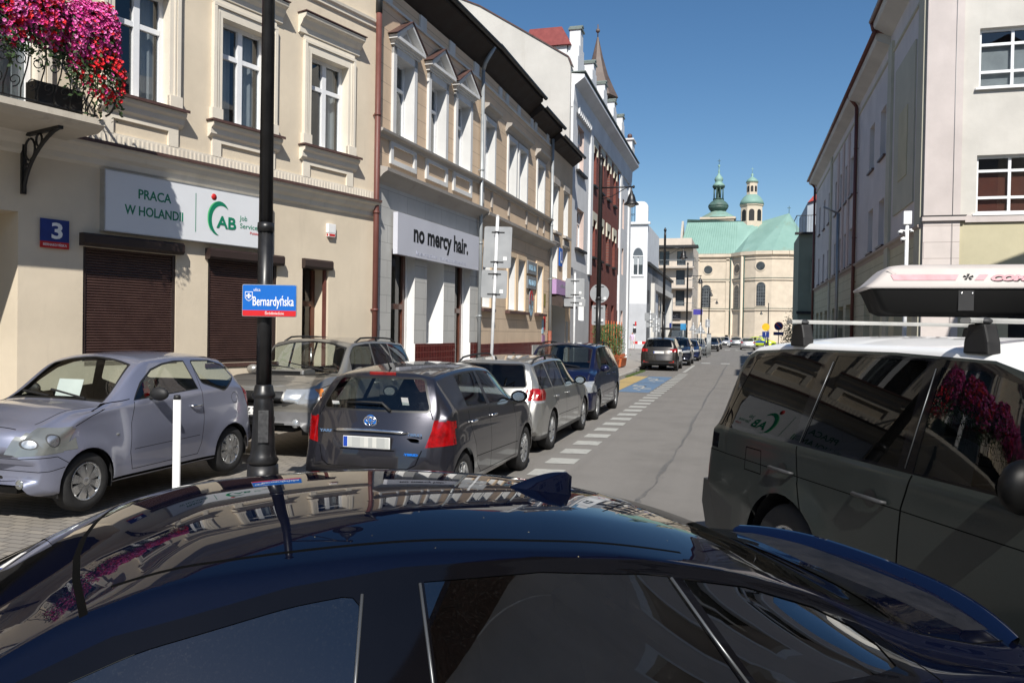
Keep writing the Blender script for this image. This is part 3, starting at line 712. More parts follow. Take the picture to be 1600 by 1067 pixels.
m = MB(); m.prism([(-.05, 3.0), (.07, 3.0), (.10, 3.04), (.10, 3.15), (.07, 3.18), (-.05, 3.18)], lambda p, q, h: (p, h, q), -2.04, -1.32); B1.put(m, 'shutter_box', BRD)
WOOD = plain('door_wood', (.10, .035, .022), .4, var=.25, sc=4, coat=.3)
m = MB(); m.box(-.42, -.36, -2.0, -1.92, 0, 3.0); m.box(-.42, -.36, -1.45, -1.37, 0, 3.0); m.box(-.42, -.36, -1.92, -1.45, 2.3, 2.4); m.box(-.42, -.36, -1.92, -1.45, 0, .6); dd = B1.put(m, 'door', WOOD)
m = MB(); m.face([(-.39, -1.92, .6), (-.39, -1.45, .6), (-.39, -1.45, 3.0), (-.39, -1.92, 3.0)]); m.link('pane', M['pane'], dd)
m = MB(); m.tube([(-.30, -1.5, .9), (-.30, -1.5, 1.5)], .015, 8); m.link('door_handle', M['chrome'], dd)
m = MB(); m.box(-.10, -.04, -1.42, -1.37, .0, 3.0); B1.put(m, 'shutter_rail', M['pipe'])
# plinth
m = MB(); m.box(0, .05, -7.03, -2.06, -.1, .75); m.box(0, .05, -1.30, -.12, -.1, .75); B1.put(m, 'plinth', plaster('plinth1', (.42, .35, .27), .5))
# downpipe between house 1 and 2
dp = MB(); F_ = B1
downpipe(B1, -.16, -.05, 8.35, M['pipe'], .06, .12)
m = MB(); m.tube([(.12, -.16, 8.35), (.12, -.16, 8.6), (.3, -.16, 9.3), (.5, -.16, 9.9)], .07, 10); B1.put(m, 'downpipe', plain('gutter_black', (.02, .02, .02), .4))
# shop sign
def xf(F): return F.root.matrix_world
def world(F, x, u, z): return xf(F) @ Vector((x, u, z))
def thing_on(F, name, mb, mats, label, cat, group=None, **k):
    o = mb.link(name, mats, None, **k); o.matrix_world = xf(F); return tag(o, label, cat, group)
SG = plain('sign_white', (.70, .72, .75), .35, var=.03, sc=1.5); GRN = plain('sign_green', (.0, .19, .10), .5, var=.02); LGRN = plain('light_green', (.10, .55, .22), .5, var=.02)
m = MB(); m.box(.0, .12, -5.90, -2.88, 3.26, 4.13); s1 = thing_on(B1, 'shop_sign', m, SG, 'white shop sign PRACA W HOLANDII with a green AB logo over the roller shutters', 'sign')
m = MB()
for a, b, c, d in ((-5.915, -2.865, 4.13, 4.145), (-5.915, -2.865, 3.245, 3.26), (-5.915, -5.90, 3.26, 4.13), (-2.88, -2.865, 3.26, 4.13)): m.box(.0, .125, a, b, c, d)
m.link('sign_frame', M['alu'], s1)
UY = (0, 1, 0); UZ = (0, 0, 1)
txt('PRACA', (.122, -5.12, 3.79), UY, UZ, h=.145, w=.54, mat=GRN, parent=s1, bold=.003); txt('W HOLANDII', (.122, -5.11, 3.535), UY, UZ, h=.145, w=.97, mat=GRN, parent=s1, bold=.003)
m = MB(); m.box(.121, .124, -4.405, -4.395, 3.40, 4.02); m.link('sign_line', GRN, s1)
m = MB(); m.lathe([(.052, 0), (.052, .004), (.001, .0045)], (.120, -4.06, 4.01), 24, 'x'); m.link('logo_dot', M['redsat'], s1)
def crescent(mb, cx, cz, r, a0, a1, w0, x, n=22, mi=0):
    pr = None
    for i in range(n+1):
        t = i/n; a = a0+(a1-a0)*t; ww = w0*math.sin(math.pi*t)**.8+.002; p = (x, cx+(r+ww/2)*math.cos(a), cz+(r+ww/2)*math.sin(a)*1.3); q = (x, cx+(r-ww/2)*math.cos(a), cz+(r-ww/2)*math.sin(a)*1.3)
        if pr: mb.face([pr[0], p, q, pr[1]], mi)
        pr = (p, q)
m = MB(); crescent(m, -3.93, 3.65, .205, .75, 4.55, .075, .124, mi=0); crescent(m, -3.94, 3.65, .232, 1.8, 3.9, .022, .1255, mi=1); m.link('logo_swoosh', [GRN, LGRN], s1, norm=False)
txt('AB', (.1265, -3.81, 3.52), UY, UZ, h=.20, w=.37, mat=GRN, parent=s1, bold=.006); txt('Job', (.122, -3.54, 3.69), UY, UZ, h=.085, mat=GRN, parent=s1, align='LEFT'); txt('Service', (.122, -3.54, 3.56), UY, UZ, h=.085, w=.36, mat=GRN, parent=s1, align='LEFT'); txt('Polska', (.122, -3.33, 3.475), UY, UZ, h=.045, w=.18, mat=M['redsat'], parent=s1, align='LEFT')
# house number plate (slightly bent outwards)
m = MB(); m.box(.02, .035, -6.76, -6.37, 3.02, 3.33, 0); m.box(.02, .036, -6.76, -6.37, 2.93, 3.02, 1); s2 = thing_on(B1, 'house_number', m, [M['navy'], M['redsat']], 'blue enamel house number plate 3 on the cream wall', 'sign')
txt('3', (.037, -6.535, 3.07), UY, UZ, h=.22, w=.13, mat=M['white'], parent=s2, bold=.008); txt('BERNARDYŃSKA', (.038, -6.565, 2.96), UY, UZ, h=.035, w=.32, mat=M['white'], parent=s2)
m = MB(); m.box(.0, .07, -1.44, -1.24, 3.72, 3.90, 0); m.box(.0, .068, -1.43, -1.25, 3.645, 3.718, 1); thing_on(B1, 'alarm_box', m, [M['white'], M['redsat']], 'small white alarm box with a red lens on the cream wall', 'alarm', bevel=.012)
# balcony
BAL = plaster('balcony', (.55, .50, .42), .9)
m = MB(); m.prism([(0, 4.42), (.95, 4.42), (1.06, 4.46), (1.12, 4.50), (1.12, 4.58), (0, 4.60)], lambda p, q, h: (p, h, q), -10.6, -6.49); b_ = B1.put(m, 'balcony', BAL)
def scroll(m, p, r, a0, turns, fn, rr=.007, n=14):
    P = []
    for i in range(n+1):
        t = i/n; a = a0+turns*6.2832*t; q = r*(1-.75*t); P.append(fn(p[0]+q*math.cos(a), p[1]+q*math.sin(a)))
    m.tube(P, rr, 5)
IRON = plain('iron', (.012, .012, .013), .5)
for bu in (-6.98, -10.1):
    m = MB(); A = []; 
    m.box(.0, .05, bu-.03, bu+.03, 3.62, 4.44)
    arcp = []
    for i in range(11): t = i/10; arcp.append((.04+.90*t**1.7, bu, 3.64+.77*(1-(1-t)**1.35)))
    m.tube(arcp, .028, 6); m.box(.0, .96, bu-.03, bu+.03, 4.38, 4.42)
    for cx, cz, r in ((.19, 4.20, .13), (.42, 4.30, .075), (.11, 3.95, .06)): m.tube([(cx+r*math.cos(a*.4488), bu, cz+r*1.1*math.sin(a*.4488)) for a in range(15)], .016, 5, caps=False)
    m.link('balcony_bracket', IRON, b_)
def belly(z): t = min(1, max(0, (z-4.62)/.95)); return 1.02+.22*math.sin(min(1, (1-t)*1.15)*math.pi)**1.2*(.9)
m = MB(); zt_ = 5.58
m.bar((1.04, -10.55, zt_), (1.04, -6.55, zt_), .04, .02); m.bar((1.0, -10.55, 4.64), (1.0, -6.55, 4.64), .03, .015)
us = [-10.5+i*.2 for i in range(20)]
for u in us: m.tube([(belly(4.64+.94*i/8), u, 4.64+.94*i/8) for i in range(9)], .009, 5)
for u in us[:-1]:
    f1 = lambda a, b, u=u: (belly(b)+.01, u+.10+a, b)
    scroll(m, (0, 4.82), .075, -1.5, 1.2, f1); scroll(m, (0, 5.05), .075, 1.6, -1.2, f1); scroll(m, (0, 5.32), .085, -1.5, 1.25, f1)
for sd in (0,):   # end panel with big scrolls
    for k in range(6):
        x = .12+.17*k; m.tube([(x, -6.55+.14*math.sin(math.pi*min(1, (1-i/8)*1.15))**1.2, 4.64+.94*i/8) for i in range(9)], .009, 5)
        scroll(m, (x+.085, 4.84), .075, -1.5, 1.2, lambda a, b: (a, -6.50+.05, b)); scroll(m, (x+.085, 5.12), .075, 1.6, -1.2, lambda a, b: (a, -6.50, b))
m.bar((0, -6.55, zt_), (1.06, -6.55, zt_), .04, .02); m.bar((0, -6.55, 4.64), (1.02, -6.55, 4.64), .03, .015)
m.tube([(1.06+.22*math.sin(a), -6.50+.05, 4.85-.20*math.cos(a)) for a in [i*.35 for i in range(11)]], .014, 6)
m.link('railing', IRON, b_)
# troughs and flowers
TR = plain('trough', (.03, .028, .026), .7, var=.2)
PK = [plain('petal_pink', (.72, .09, .36), .6, var=.2, sc=30), plain('petal_magenta', (.55, .035, .27), .6, var=.2, sc=30), plain('petal_red', (.62, .012, .02), .6, var=.2, sc=30), plain('petal_lilac', (.66, .20, .46), .6, var=.2, sc=30), plain('petal_crimson', (.55, .02, .10), .6, var=.2, sc=30)]
LEAF = plain('leaf', (.035, .07, .018), .7, var=.4, sc=30)
def petunia(u0, u1, zc, zdrop, nf, wts, label, low=False, xo=1.12, seed=0):
    r3 = random.Random(seed); root = empty('flowering_plant', (0, 0, 0), 0, label, 'flowers', 'petunias along the balcony railing'); root.matrix_world = xf(B1)
    lf = MB(); fl = MB(); st = MB()
    def pos():
        u = r3.uniform(u0, u1); t = r3.random(); e = min(1, (u-u0)/.18+.25, (u1-u)/.18+.25)
        a = r3.uniform(-1.2, 2.6); rad = (.24+.10*r3.random())*e; sag = -zdrop*max(0, t-.35)**1.2
        x = xo+rad*math.cos(a)*.9; z = zc+(.30*math.sin(a) if math.sin(a) > 0 else .4*math.sin(a))*e+sag+.05*math.sin(u*7+seed)+.03*math.sin(u*19)
        return Vector((x, u, z)), Vector((math.cos(a)*.9+.25, r3.uniform(-.35, .35), math.sin(a)*.8+.25)).normalized()
    for i in range(int(nf*1.9)):
        p, n = pos(); p -= n*r3.uniform(0, .12); p.z -= r3.random()**3*.35; s = r3.uniform(.015, .04); a = n.orthogonal().normalized(); b = n.cross(a); th = r3.random()*6.28; d = a*math.cos(th)+b*math.sin(th); e = n.cross(d)*.45+n*.2
        lf.face([p, p+d*s+e*s, p+d*s*2, p+d*s-e*s])
    for i in range(nf):
        p, n = pos(); p += n*r3.uniform(-.02, .05); s = r3.uniform(.020, .031); n = (n+Vector((r3.uniform(-.5, .5), r3.uniform(-.5, .5), r3.uniform(-.3, .5)))).normalized(); a = n.orthogonal().normalized(); b = n.cross(a)
        zz = (math.sin(p.y*5.3+seed)+math.sin(p.y*11+p.z*9))/2; k = r3.choices(range(5), [w*(1+1.5*max(0, (zz if j in (2, 4) else -zz))) for j, w in enumerate(wts)])[0]
        c = fl._v(p-n*.006); ring = []
        for j in range(10):
            th = 6.2832*j/10; rr = s*(1 if j % 2 == 0 else .80); ring.append(fl._v(p+(a*math.cos(th)+b*math.sin(th))*rr+n*(.006 if j % 2 == 0 else .012)))
        for j in range(10): f = fl.bm.faces.new((c, ring[j], ring[(j+1) % 10])); f.material_index = k
    for i in range(30):
        p, n = pos(); st.tube([(xo-.05, p.y, zc-.15), tuple(p+n*.08)], .0035, 3, caps=False)
    lf.link('foliage', LEAF, root, norm=False); fl.link('blossoms', PK, root, norm=False); st.link('stems', LEAF, root)
    return root
petunia(-10.5, -9.1, 5.72, .55, 900, (3, 3, 1, 3, 1), 'pink petunia cascade beyond the left end of the balcony view', seed=1)
petunia(-9.1, -7.85, 5.74, .24, 2300, (3, 3, 1.2, 4, 1), 'lilac pink petunia mound nearest the picture edge on the balcony', seed=2)
petunia(-7.95, -7.05, 5.72, .24, 2200, (3.5, 2, 3, 2, 2), 'petunias mixed red and pink over the middle of the iron railing', seed=3)
petunia(-7.15, -6.36, 5.68, .30, 2300, (5, 3, .5, 2.5, 1), 'rounded magenta petunia mound on the right corner of the balcony', seed=4)
petunia(-6.95, -6.28, 5.20, .16, 420, (.4, .2, 4, 0, 1), 'red trailing flowers hanging low at the right railing end', seed=5)
for i, (a, b, lb) in enumerate(((-8.6, -7.75, 'dark plant trough behind the railing near the balcony door'), (-7.3, -6.7, 'dark plant trough under the right corner petunias'))):
    m = MB(); m.box(.72, .96, a, b, 4.61, 4.92); thing_on(B1, 'plant_trough', m, TR, lb, 'planter', bevel=.015)
m = MB(); m.lathe([(.07, 0), (.10, .18), (.105, .2), (.09, .2), (.001, .17)], (.55, -8.0, 4.61), 16); fp = thing_on(B1, 'flower_pot', m, plain('yellowpot', (.35, .25, .05), .5), 'small yellow pot with leaves on the balcony floor', 'plant pot')
m = MB()
for k in range(60):
    a = rnd.random()*6.28; l = rnd.uniform(.1, .3); m.face([(.55, -8.0, 4.8), (.55+l*.5*math.cos(a), -8+l*.5*math.sin(a)-.02, 4.8+l), (.55+l*.6*math.cos(a), -8+l*.6*math.sin(a)+.03, 4.8+l*.8)])
m.link('leaves', LEAF, fp, norm=False)
# --- neighbouring wing further left, outside the frame but mirrored in the cars ---
m = MB(); m.box(.0, .10, -19.6, -13.6, 3.3, 3.95); s3 = thing_on(B1, 'shop_sign', m, SG, 'long white sign NEIGHBORHOOD left of the cream house entrance, mirrored in the cars', 'sign')
txt('NEIGHBORHOOD', (.102, -16.6, 3.48), UY, UZ, h=.32, w=5.2, mat=M['black'], parent=s3, bold=.02)
# --- building 2: grey hairdresser's ground floor, peach above ---
PEACH = brickmat('peach_blocks', (.66, .50, .35), (.685, .525, .37), (.36, .27, .19), 40, .372, .007, .85, bump=.7); PEACHP = plaster('peach_plain', (.67, .52, .36), .3); GREYB = brickmat('grey_blocks', (.50, .495, .47), (.52, .515, .49), (.32, .315, .30), .92, .372, .007, .8, bump=.7)
TRW = plaster('white_trim', (.64, .64, .63), .35); TRG = plaster('weathered_trim', (.40, .37, .335), .7); WHT = plaster('white_wall', (.74, .74, .73), .18)
TILE = brickmat('red_tiles', (.13, .018, .014), (.10, .014, .012), (.22, .10, .08), .15, .15, .006, .18, 0, .3, coat=.5)
J2 = J1; D2 = (.0575, .998)
B2 = Facade(J2, D2, 'hairdresser_house', 'peach two-storey house with a grey hairdresser ground floor and red tile plinth')
m = MB(); cs = (1.10, 2.86, 4.46)
wallgrid(m, -.08, 5.8, 5.10, 9.1, [(c-.43, c+.43, 6.10, 7.78, .28) for c in cs], mr=1); B2.put(m, 'wall', [PEACH, TRW])
m = MB(); wallgrid(m, -.08, 5.8, 1.55, 5.10, [(.66, 1.80, 1.55, 3.62, .3, 'b'), (2.45, 3.43, 1.55, 3.62, .9), (4.12, 5.15, 1.55, 3.62, .3, 'b')], mr=1); B2.put(m, 'ground_floor_wall', [GREYB, WHT])
m = MB(); wallgrid(m, -.08, 5.8, -.05, 1.55, [(.66, 1.80, .3, 1.55, .3, 't'), (4.12, 5.15, .3, 1.55, .3, 't')], n0=.03, mr=1); m.face([(.03, -.08, 1.55), (.03, .66, 1.55), (0, .66, 1.55), (0, -.08, 1.55)]); m.face([(.03, 1.8, 1.55), (.03, 4.12, 1.55), (0, 4.12, 1.55), (0, 1.8, 1.55)]); B2.put(m, 'plinth', [TILE, WHT])
m = MB(); m.face([(-.9, 2.4, 1.55), (-.9, 3.5, 1.55), (-.9, 3.5, 3.7), (-.9, 2.4, 3.7)]); bodybox(m, -.08, 5.8, -.05, 9.1, 10); B2.put(m, 'side_wall', WHT)
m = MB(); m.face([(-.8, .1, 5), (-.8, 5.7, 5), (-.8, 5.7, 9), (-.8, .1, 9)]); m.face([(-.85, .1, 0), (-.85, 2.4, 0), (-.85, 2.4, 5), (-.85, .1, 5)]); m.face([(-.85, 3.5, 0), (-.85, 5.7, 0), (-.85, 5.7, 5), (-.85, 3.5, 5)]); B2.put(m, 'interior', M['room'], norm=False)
for a, b in ((.66, 1.80), (4.12, 5.15)):
    m = MB(); n = -.28; f = .09
    for q in ((a, a+.05, .3, 3.62), (b-f-.12, b-.10, .3, 3.62), (a+.05, b-.22, 3.54, 3.62), (a+.05, b-.22, 2.33, 2.45), (a+.05, b-.22, .3, .45)): m.box(n, n+.08, *q)
    w_ = B2.put(m, 'shop_window', WOOD); m = MB(); m.face([(n+.03, a, .3), (n+.03, b-.1, .3), (n+.03, b-.1, 3.6), (n+.03, a, 3.6)]); m.link('pane', M['paned'], w_, norm=False)
    m = MB(); m.box(n, n+.1, b-.10, b, .3, 3.62); m.link('window_jamb', WHT, w_)
for c in cs:
    window(B2, c-.43, c+.43, 6.10, 7.78, -.26, 'x2', fr=.055, curt=((.05, .95),), trans=.34)
    m = MB()
    for s in (-1, 1): m.box(0, .06, min(c+s*.43, c+s*.57), max(c+s*.43, c+s*.57), 6.05, 7.95)
    m.box(0, .06, c-.57, c+.57, 7.78, 7.95); m.box(0, .09, c-.62, c+.62, 7.95, 8.02); B2.put(m, 'window_surround', TRW)
    m = MB(); z = 8.10
    m.box(0, .20, c-.70, c+.70, z-.05, z+.02); m.box(0, .13, c-.64, c+.64, z-.10, z-.05)
    for s in (-1, 1): m.prism([(c+s*.72, z+.02), (c+s*.60, z+.02), (c, z+.42), (c, z+.50)], lambda a, b, h: (h, a, b), 0, .20)
    m.prism([(c-.5, z+.02), (c+.5, z+.02), (c, z+.36)], lambda a, b, h: (h, a, b), 0, .05); B2.put(m, 'pediment', TRW)
    m = MB(); m.prism([(c-.26, z+.07), (c+.26, z+.07), (c, z+.27)], lambda a, b, h: (h, a, b), .05, .06); B2.put(m, 'pediment_panel', TRG)
    m = MB()
    for s in (-1, 1): m.prism([(c+s*.75, z+.03), (c, z+.515), (c, z+.535), (c+s*.77, z+.04)], lambda a, b, h: (h, a, b), 0, .23)
    B2.put(m, 'pediment_flashing', M['tin'])
    m = MB(); 
    for q in ((c-.62, c-.50, 5.42, 5.92), (c+.50, c+.62, 5.42, 5.92), (c-.5, c+.5, 5.42, 5.52), (c-.5, c+.5, 5.82, 5.92)): m.box(0, .05, *q)
    B2.put(m, 'panel_frame', TRW)
band = [(0, 6.06), (.16, 6.04), (.15, 5.99), (.08, 5.96), (.06, 5.90), (0, 5.88)]
profile_band(B2, band, -.08, 5.8, TRG, 'sill_band'); profile_band(B2, [(0, 5.28), (.28, 5.22), (.27, 5.15), (.18, 5.10), (.10, 5.02), (.04, 4.98), (0, 4.92)], -.08, 5.8, TRG)
m = MB(); m.box(0, .05, -.08, 5.8, 8.72, 8.78)
for u in (.3, 1.98, 3.66, 5.3): m.box(0, .045, u-.16, u+.16, 8.78, 9.08)
B2.put(m, 'frieze', TRW)
SOF = plain('soffit_wood', (.022, .014, .010), .7, var=.3, sc=3); GUT = plain('gutter_black', (.02, .02, .02), .4)
def eave(F, u0, u1, z0, z1, n=.42, slope=.0):
    m = MB(); m.prism([(-.1, z0), (n-.02, z1-.12), (n, z1-.12), (n, z1+.04), (n-.05, z1+.1), (-4.5, z1+3.3), (-4.6, z1+3.2), (-.1, z1)], lambda a, b, h: (a, h, b), u0, u1); e = F.put(m, 'roof', SOF)
    g_ = MB(); pr = [(n+.075+.07*math.cos(a), z1+.02+.07*math.sin(a)) for a in [math.pi+math.pi*i/8 for i in range(9)]]
    g_.prism(pr+[(p[0], p[1]+.012) for p in pr[::-1]], lambda a, b, h: (a, h, b), u0, u1+.1)
    for i in range(int((u1-u0)/.8)): g_.box(n-.03, n+.15, u0+.4+i*.8, u0+.42+i*.8, z1+.0, z1+.018)
    g_.link('gutter', GUT, e); return e
eave(B2, -.1, 5.81, 9.1, 9.68)
downpipe(B2, 5.62, -.05, 9.0, M['pipeg'], .05, .10); m = MB(); m.tube([(.10, 5.62, 9.0), (.16, 5.62, 9.2), (.42, 5.62, 9.6)], .055, 10); B2.put(m, 'downpipe', M['pipeg'])
profile_band(B2, [(.0, 4.5), (.0, 4.5), (.01, 4.51)], .1, .11, TRG, 'trim_piece')
m = MB(); m.box(.06, .17, .60, 5.32, 3.50, 4.40); s4 = thing_on(B2, 'shop_sign', m, plain('sign_grey', (.56, .57, .63), .4, var=.03, sc=1), 'grey shop sign with black lettering no mercy hair. above the tall brown windows', 'sign')
txt('no mercy hair.', (.172, 2.96, 3.86), UY, UZ, h=.40, w=3.15, mat=M['black'], parent=s4, bold=.018); txt('keratin treatment', (.172, 2.96, 3.56), UY, UZ, h=.10, w=2.9, mat=plain('pale_letter', (.48, .50, .60), .5), parent=s4, sp=1.25)
# --- building 3: peach, rusticated to the ground ---
J3 = (-6.9665, 20.9884); D3 = (.01, 1)
B3 = Facade(J3, D3, 'peach_terrace_house', 'peach terraced house with stone block walls beyond the hairdresser and a red tile plinth')
PEACH2 = brickmat('peach_blocks_low', (.62, .485, .35), (.65, .51, .37), (.32, .25, .18), 1.9, .372, .008, .85, bump=.7)
up3 = [(.25, 1.10), (2.55, 3.35), (3.75, 4.60), (6.05, 6.95)]; lo3 = [(.15, .95), (2.72, 3.50), (3.78, 4.62), (6.2, 7.0)]
m = MB(); wallgrid(m, 0, 8.0, 5.0, 9.1, [(a, b, 5.95, 7.75, .28) for a, b in up3], mr=1); B3.put(m, 'wall', [PEACH, TRW])
m = MB(); wallgrid(m, 0, 8.0, 1.5, 5.0, [(a, b, 2.55, 4.2, .28) for a, b in lo3], mr=1); B3.put(m, 'ground_floor_wall', [PEACH2, TRW])
m = MB(); m.box(-.1, .05, 0, 7.9, -.05, 1.5); B3.put(m, 'plinth', TILE)
m = MB(); m.box(.05, .055, 3.2, 3.45, .95, 1.2); m.box(.05, .055, 6.9, 7.1, .95, 1.2); B3.put(m, 'vent', M['black'])
m = MB(); m.box(.03, .075, 5.6, 6.5, .5, 1.4); thing_on(B3, 'meter_box', m, plain('meter', (.33, .34, .33), .5), 'grey metal meter cabinet set in the red tile plinth', 'meter box')
m = MB(); bodybox(m, 0, 8.0, -.05, 9.1, 10); B3.put(m, 'side_wall', WHT)
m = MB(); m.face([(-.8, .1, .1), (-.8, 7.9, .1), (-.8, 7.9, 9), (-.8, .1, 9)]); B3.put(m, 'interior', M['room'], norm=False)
for i, (a, b) in enumerate(up3+lo3):
    z0, z1 = (5.95, 7.75) if i < 4 else (2.55, 4.2)
    window(B3, a, b, z0, z1, -.26, 'x2', fr=.055, curt=((.05, .95),) if i in (0, 1, 2, 5, 6) else ((.0, .4),), trans=.34)
    m = MB(); m.box(0, .05, a-.12, a, z0-.02, z1+.14); m.box(0, .05, b, b+.12, z0-.02, z1+.14); m.box(0, .05, a, b, z1, z1+.14); B3.put(m, 'window_surround', TRW if i < 4 else PEACHP)
for a, b in ((.05, 1.3), (2.25, 4.9), (5.75, 7.25)):
    m = MB(); m.prism([(0, 8.2), (.22, 8.17), (.2, 8.1), (.1, 8.04), (.04, 7.95), (0, 7.92)], lambda p, q, h: (p, h, q), a, b); B3.put(m, 'window_hood', TRG)
for a, b in ((.0, 1.1), (2.5, 4.85), (6.0, 7.2)):
    m = MB(); m.box(-.2, .16, a, b, 2.42, 2.50); B3.put(m, 'window_sill', M['tin'])
    for s in (0,):
        m = MB(); 
        for q in ((a+.1, a+.2, 5.42, 5.85), (b-.2, b-.1, 5.42, 5.85)): m.box(0, .05, *q)
        B3.put(m, 'panel_frame', TRG)
profile_band(B3, band, 0, 8.0, TRG, 'sill_band'); profile_band(B3, [(0, 5.22), (.28, 5.16), (.27, 5.08), (.18, 5.04), (.10, 4.96), (.04, 4.92), (0, 4.86)], 0, 8.0, TRG)
m = MB(); m.box(0, .05, 0, 8.0, 8.72, 8.78)
for u in (1.6, 2.3, 3.6, 5.2, 5.7, 7.4): m.box(0, .045, u-.14, u+.14, 8.78, 9.05)
B3.put(m, 'frieze', TRW)
eave(B3, -.05, 5.1, 9.1, 9.70); eave(B3, 5.1, 8.05, 8.95, 9.42)
downpipe(B3, 7.9, 1.5, 9.0, M['pipeg'], .055, .10)
m = MB(); m.tube([(.10, 7.9, -.05), (.10, 7.9, 1.9)], .075, 12); B3.put(m, 'downpipe', plain('pipe_rust', (.24, .075, .045), .6, var=.2))
GB = plain('signgreyblue', (.20, .21, .22), .5); LB = plain('lightblue', (.30, .48, .62), .4)
for z0, lb, n_ in ((3.82, 'upper grey board with pale blue lettering between the white windows', 4), (3.32, 'lower grey board with pale blue lettering between the white windows', 7)):
    m = MB(); m.box(.02, .07, 4.82, 6.0, z0, z0+.42); o = thing_on(B3, 'shop_board', m, GB, lb, 'sign', 'grey boards on the peach wall')
    m = MB(); ww = .9/n_
    for k in range(n_): u = 4.96+k*ww; m.box(.07, .078, u, u+ww*.25, z0+.12, z0+.30); m.box(.07, .078, u+ww*.25, u+ww*.7, z0+.12+.14*(k % 2), z0+.16+.14*(k % 2)); m.box(.07, .078, u+ww*.5, u+ww*.7, z0+.12, z0+.30-.08*(k % 3))
    m.link('lettering', LB, o)
m = MB(); P1 = [(5.4+.27*math.cos(a)*(1+.12*math.cos(3*a)), 2.85+.5*math.sin(a)) for a in [i*.2618 for i in range(24)]]; m.prism(P1, lambda a, b, h: (h, a, b), .02, .05); o = thing_on(B3, 'ornament_sign', m, GB, 'tall oval red and blue ornament board on the peach wall', 'sign')
for k, (z0, mt) in enumerate(((2.87, M['redsat']), (2.4, LB))):
    m = MB()
    for a in range(9): t = a/8*math.pi+(0 if k == 0 else math.pi); m.box(.05, .056, 5.4+.19*math.cos(t)-.05, 5.4+.19*math.cos(t)+.05, 2.85+.38*math.sin(t)-.05, 2.85+.38*math.sin(t)+.05)
    m.link('ornament', mt, o)
for (a, b, c, d, mt, lb) in ((7.35, 7.55, 1.95, 2.5, M['redsat'], 'narrow red notice plate beside the grey downpipe'), (7.08, 7.28, 1.8, 2.3, LB, 'narrow pale blue notice plate on the peach wall'), (7.1, 7.5, 1.45, 1.75, plain('mauve', (.3, .18, .3), .5), 'small mauve notice plate low on the peach wall'), (7.2, 7.5, 2.8, 3.25, plain('olive', (.25, .22, .06), .5), 'small olive plate right of the last white window')):
    m = MB(); m.box(.0, .025, a, b, c, d); thing_on(B3, 'notice_plate', m, mt, lb, 'sign')
# --- building 4 ---
J4 = (J3[0]+.01*8.0, J3[1]+8.0); B4 = Facade(J4, D3, 'narrow_peach_house', 'narrow peach house with a dark doorway and purple shop board', )
m = MB(); o4 = [(.55, 1.35, 5.75, 7.5, .3), (2.3, 3.1, 5.75, 7.5, .3), (.55, 1.35, 3.95, 5.3, .3), (2.3, 3.1, 3.95, 5.3, .3), (.55, 2.9, -.05, 2.95, .8), (3.0, 3.5, -.05, 2.3, .3)]
wallgrid(m, 0, 3.85, -.05, 8.8, o4, mr=1); bodybox(m, 0, 3.85, -.05, 8.8, 10, 0); B4.put(m, 'wall', [PEACHP, TRW])
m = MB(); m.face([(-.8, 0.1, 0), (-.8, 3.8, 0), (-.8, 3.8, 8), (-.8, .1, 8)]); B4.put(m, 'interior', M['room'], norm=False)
for a, b, c, d, _ in o4[:4]:
    window(B4, a, b, c, d, -.27, 'x2', fr=.06, curt=((.1, .9),))
    m = MB(); m.box(0, .05, a-.12, b+.12, d, d+.25); m.box(0, .14, a-.12, b+.12, c-.14, c-.05); B4.put(m, 'window_surround', TRG)
eave(B4, -.05, 3.9, 8.7, 9.15, .40)
m = MB(); m.box(.03, .07, 1.45, 1.95, 4.45, 5.15, 0); o = thing_on(B4, 'driving_school_sign', m, M['blue'], 'blue plate with a white letter L between two windows', 'sign'); txt('L', (.072, 1.70, 4.6), UY, UZ, h=.42, mat=M['white'], parent=o, bold=.02)
m = MB(); m.box(.05, .22, .35, 2.95, 3.30, 3.85); o = thing_on(B4, 'shop_sign', m, plain('purple', (.42, .27, .48), .5, var=.04), 'pale purple shop board above the dark doorway', 'sign')
for k in range(7): m = MB(); m.box(.22, .225, 1.0+k*.17, 1.11+k*.17, 3.58, 3.66+.03*(k % 3)); m.link('letter', GB, o)
m = MB(); m.prism([(0, 2.9), (.45, 2.8), (.5, 3.0), (.4, 3.22), (0, 3.25)], lambda a, b, h: (a, h, b), .45, 2.95); B4.put(m, 'awning_box', plain('awn', (.05, .035, .03), .6, var=.2))
m = MB(); m.box(-.5, -.42, .6, 1.5, 0, 2.9); m.box(-.45, -.4, 1.9, 2.0, 0, 2.4); B4.put(m, 'door', plain('door_dark', (.03, .02, .018), .5))
# --- building 5: tall white and red brick house with stepped gables ---
BRK = brickmat('red_brick', (.20, .045, .030), (.155, .035, .026), (.16, .09, .075), .25, .075, .01, .85, .5, .4); WHL = plaster('cold_white', (.68, .69, .70), .2); LGY = plaster('light_grey', (.46, .47, .49), .2); PNK = plaster('pinkish', (.55, .44, .40), .2); COP = plain('grey_copper', (.14, .17, .155), .6, var=.2)
J5 = (-6.97, 32.9); B5 = Facade(J5, (0, 1), 'stepped_gable_house', 'tall white and red brick house with a row of white gables and a brown spire')
wb5 = [(1.5, 2.9, 9.0, 10.95, .3), (1.6, 3.2, 5.6, 7.35, .3), (2.3, 3.6, 2.4, 3.9, .25), (15.4, 16.2, 8.2, 10.0, .3), (15.4, 16.2, 5.4, 7.0, .3), (15.3, 16.4, .1, 3.2, .4)]
m = MB(); wallgrid(m, 0, 4.9, 4.6, 12.2, wb5[:2], mr=2); wallgrid(m, 0, 4.9, -.05, 4.6, wb5[2:3], mr=0, mw=1); wallgrid(m, 14.2, 18.6, -.05, 12.2, wb5[3:], mr=2, mw=0); B5.put(m, 'wall', [WHL, LGY, PNK])
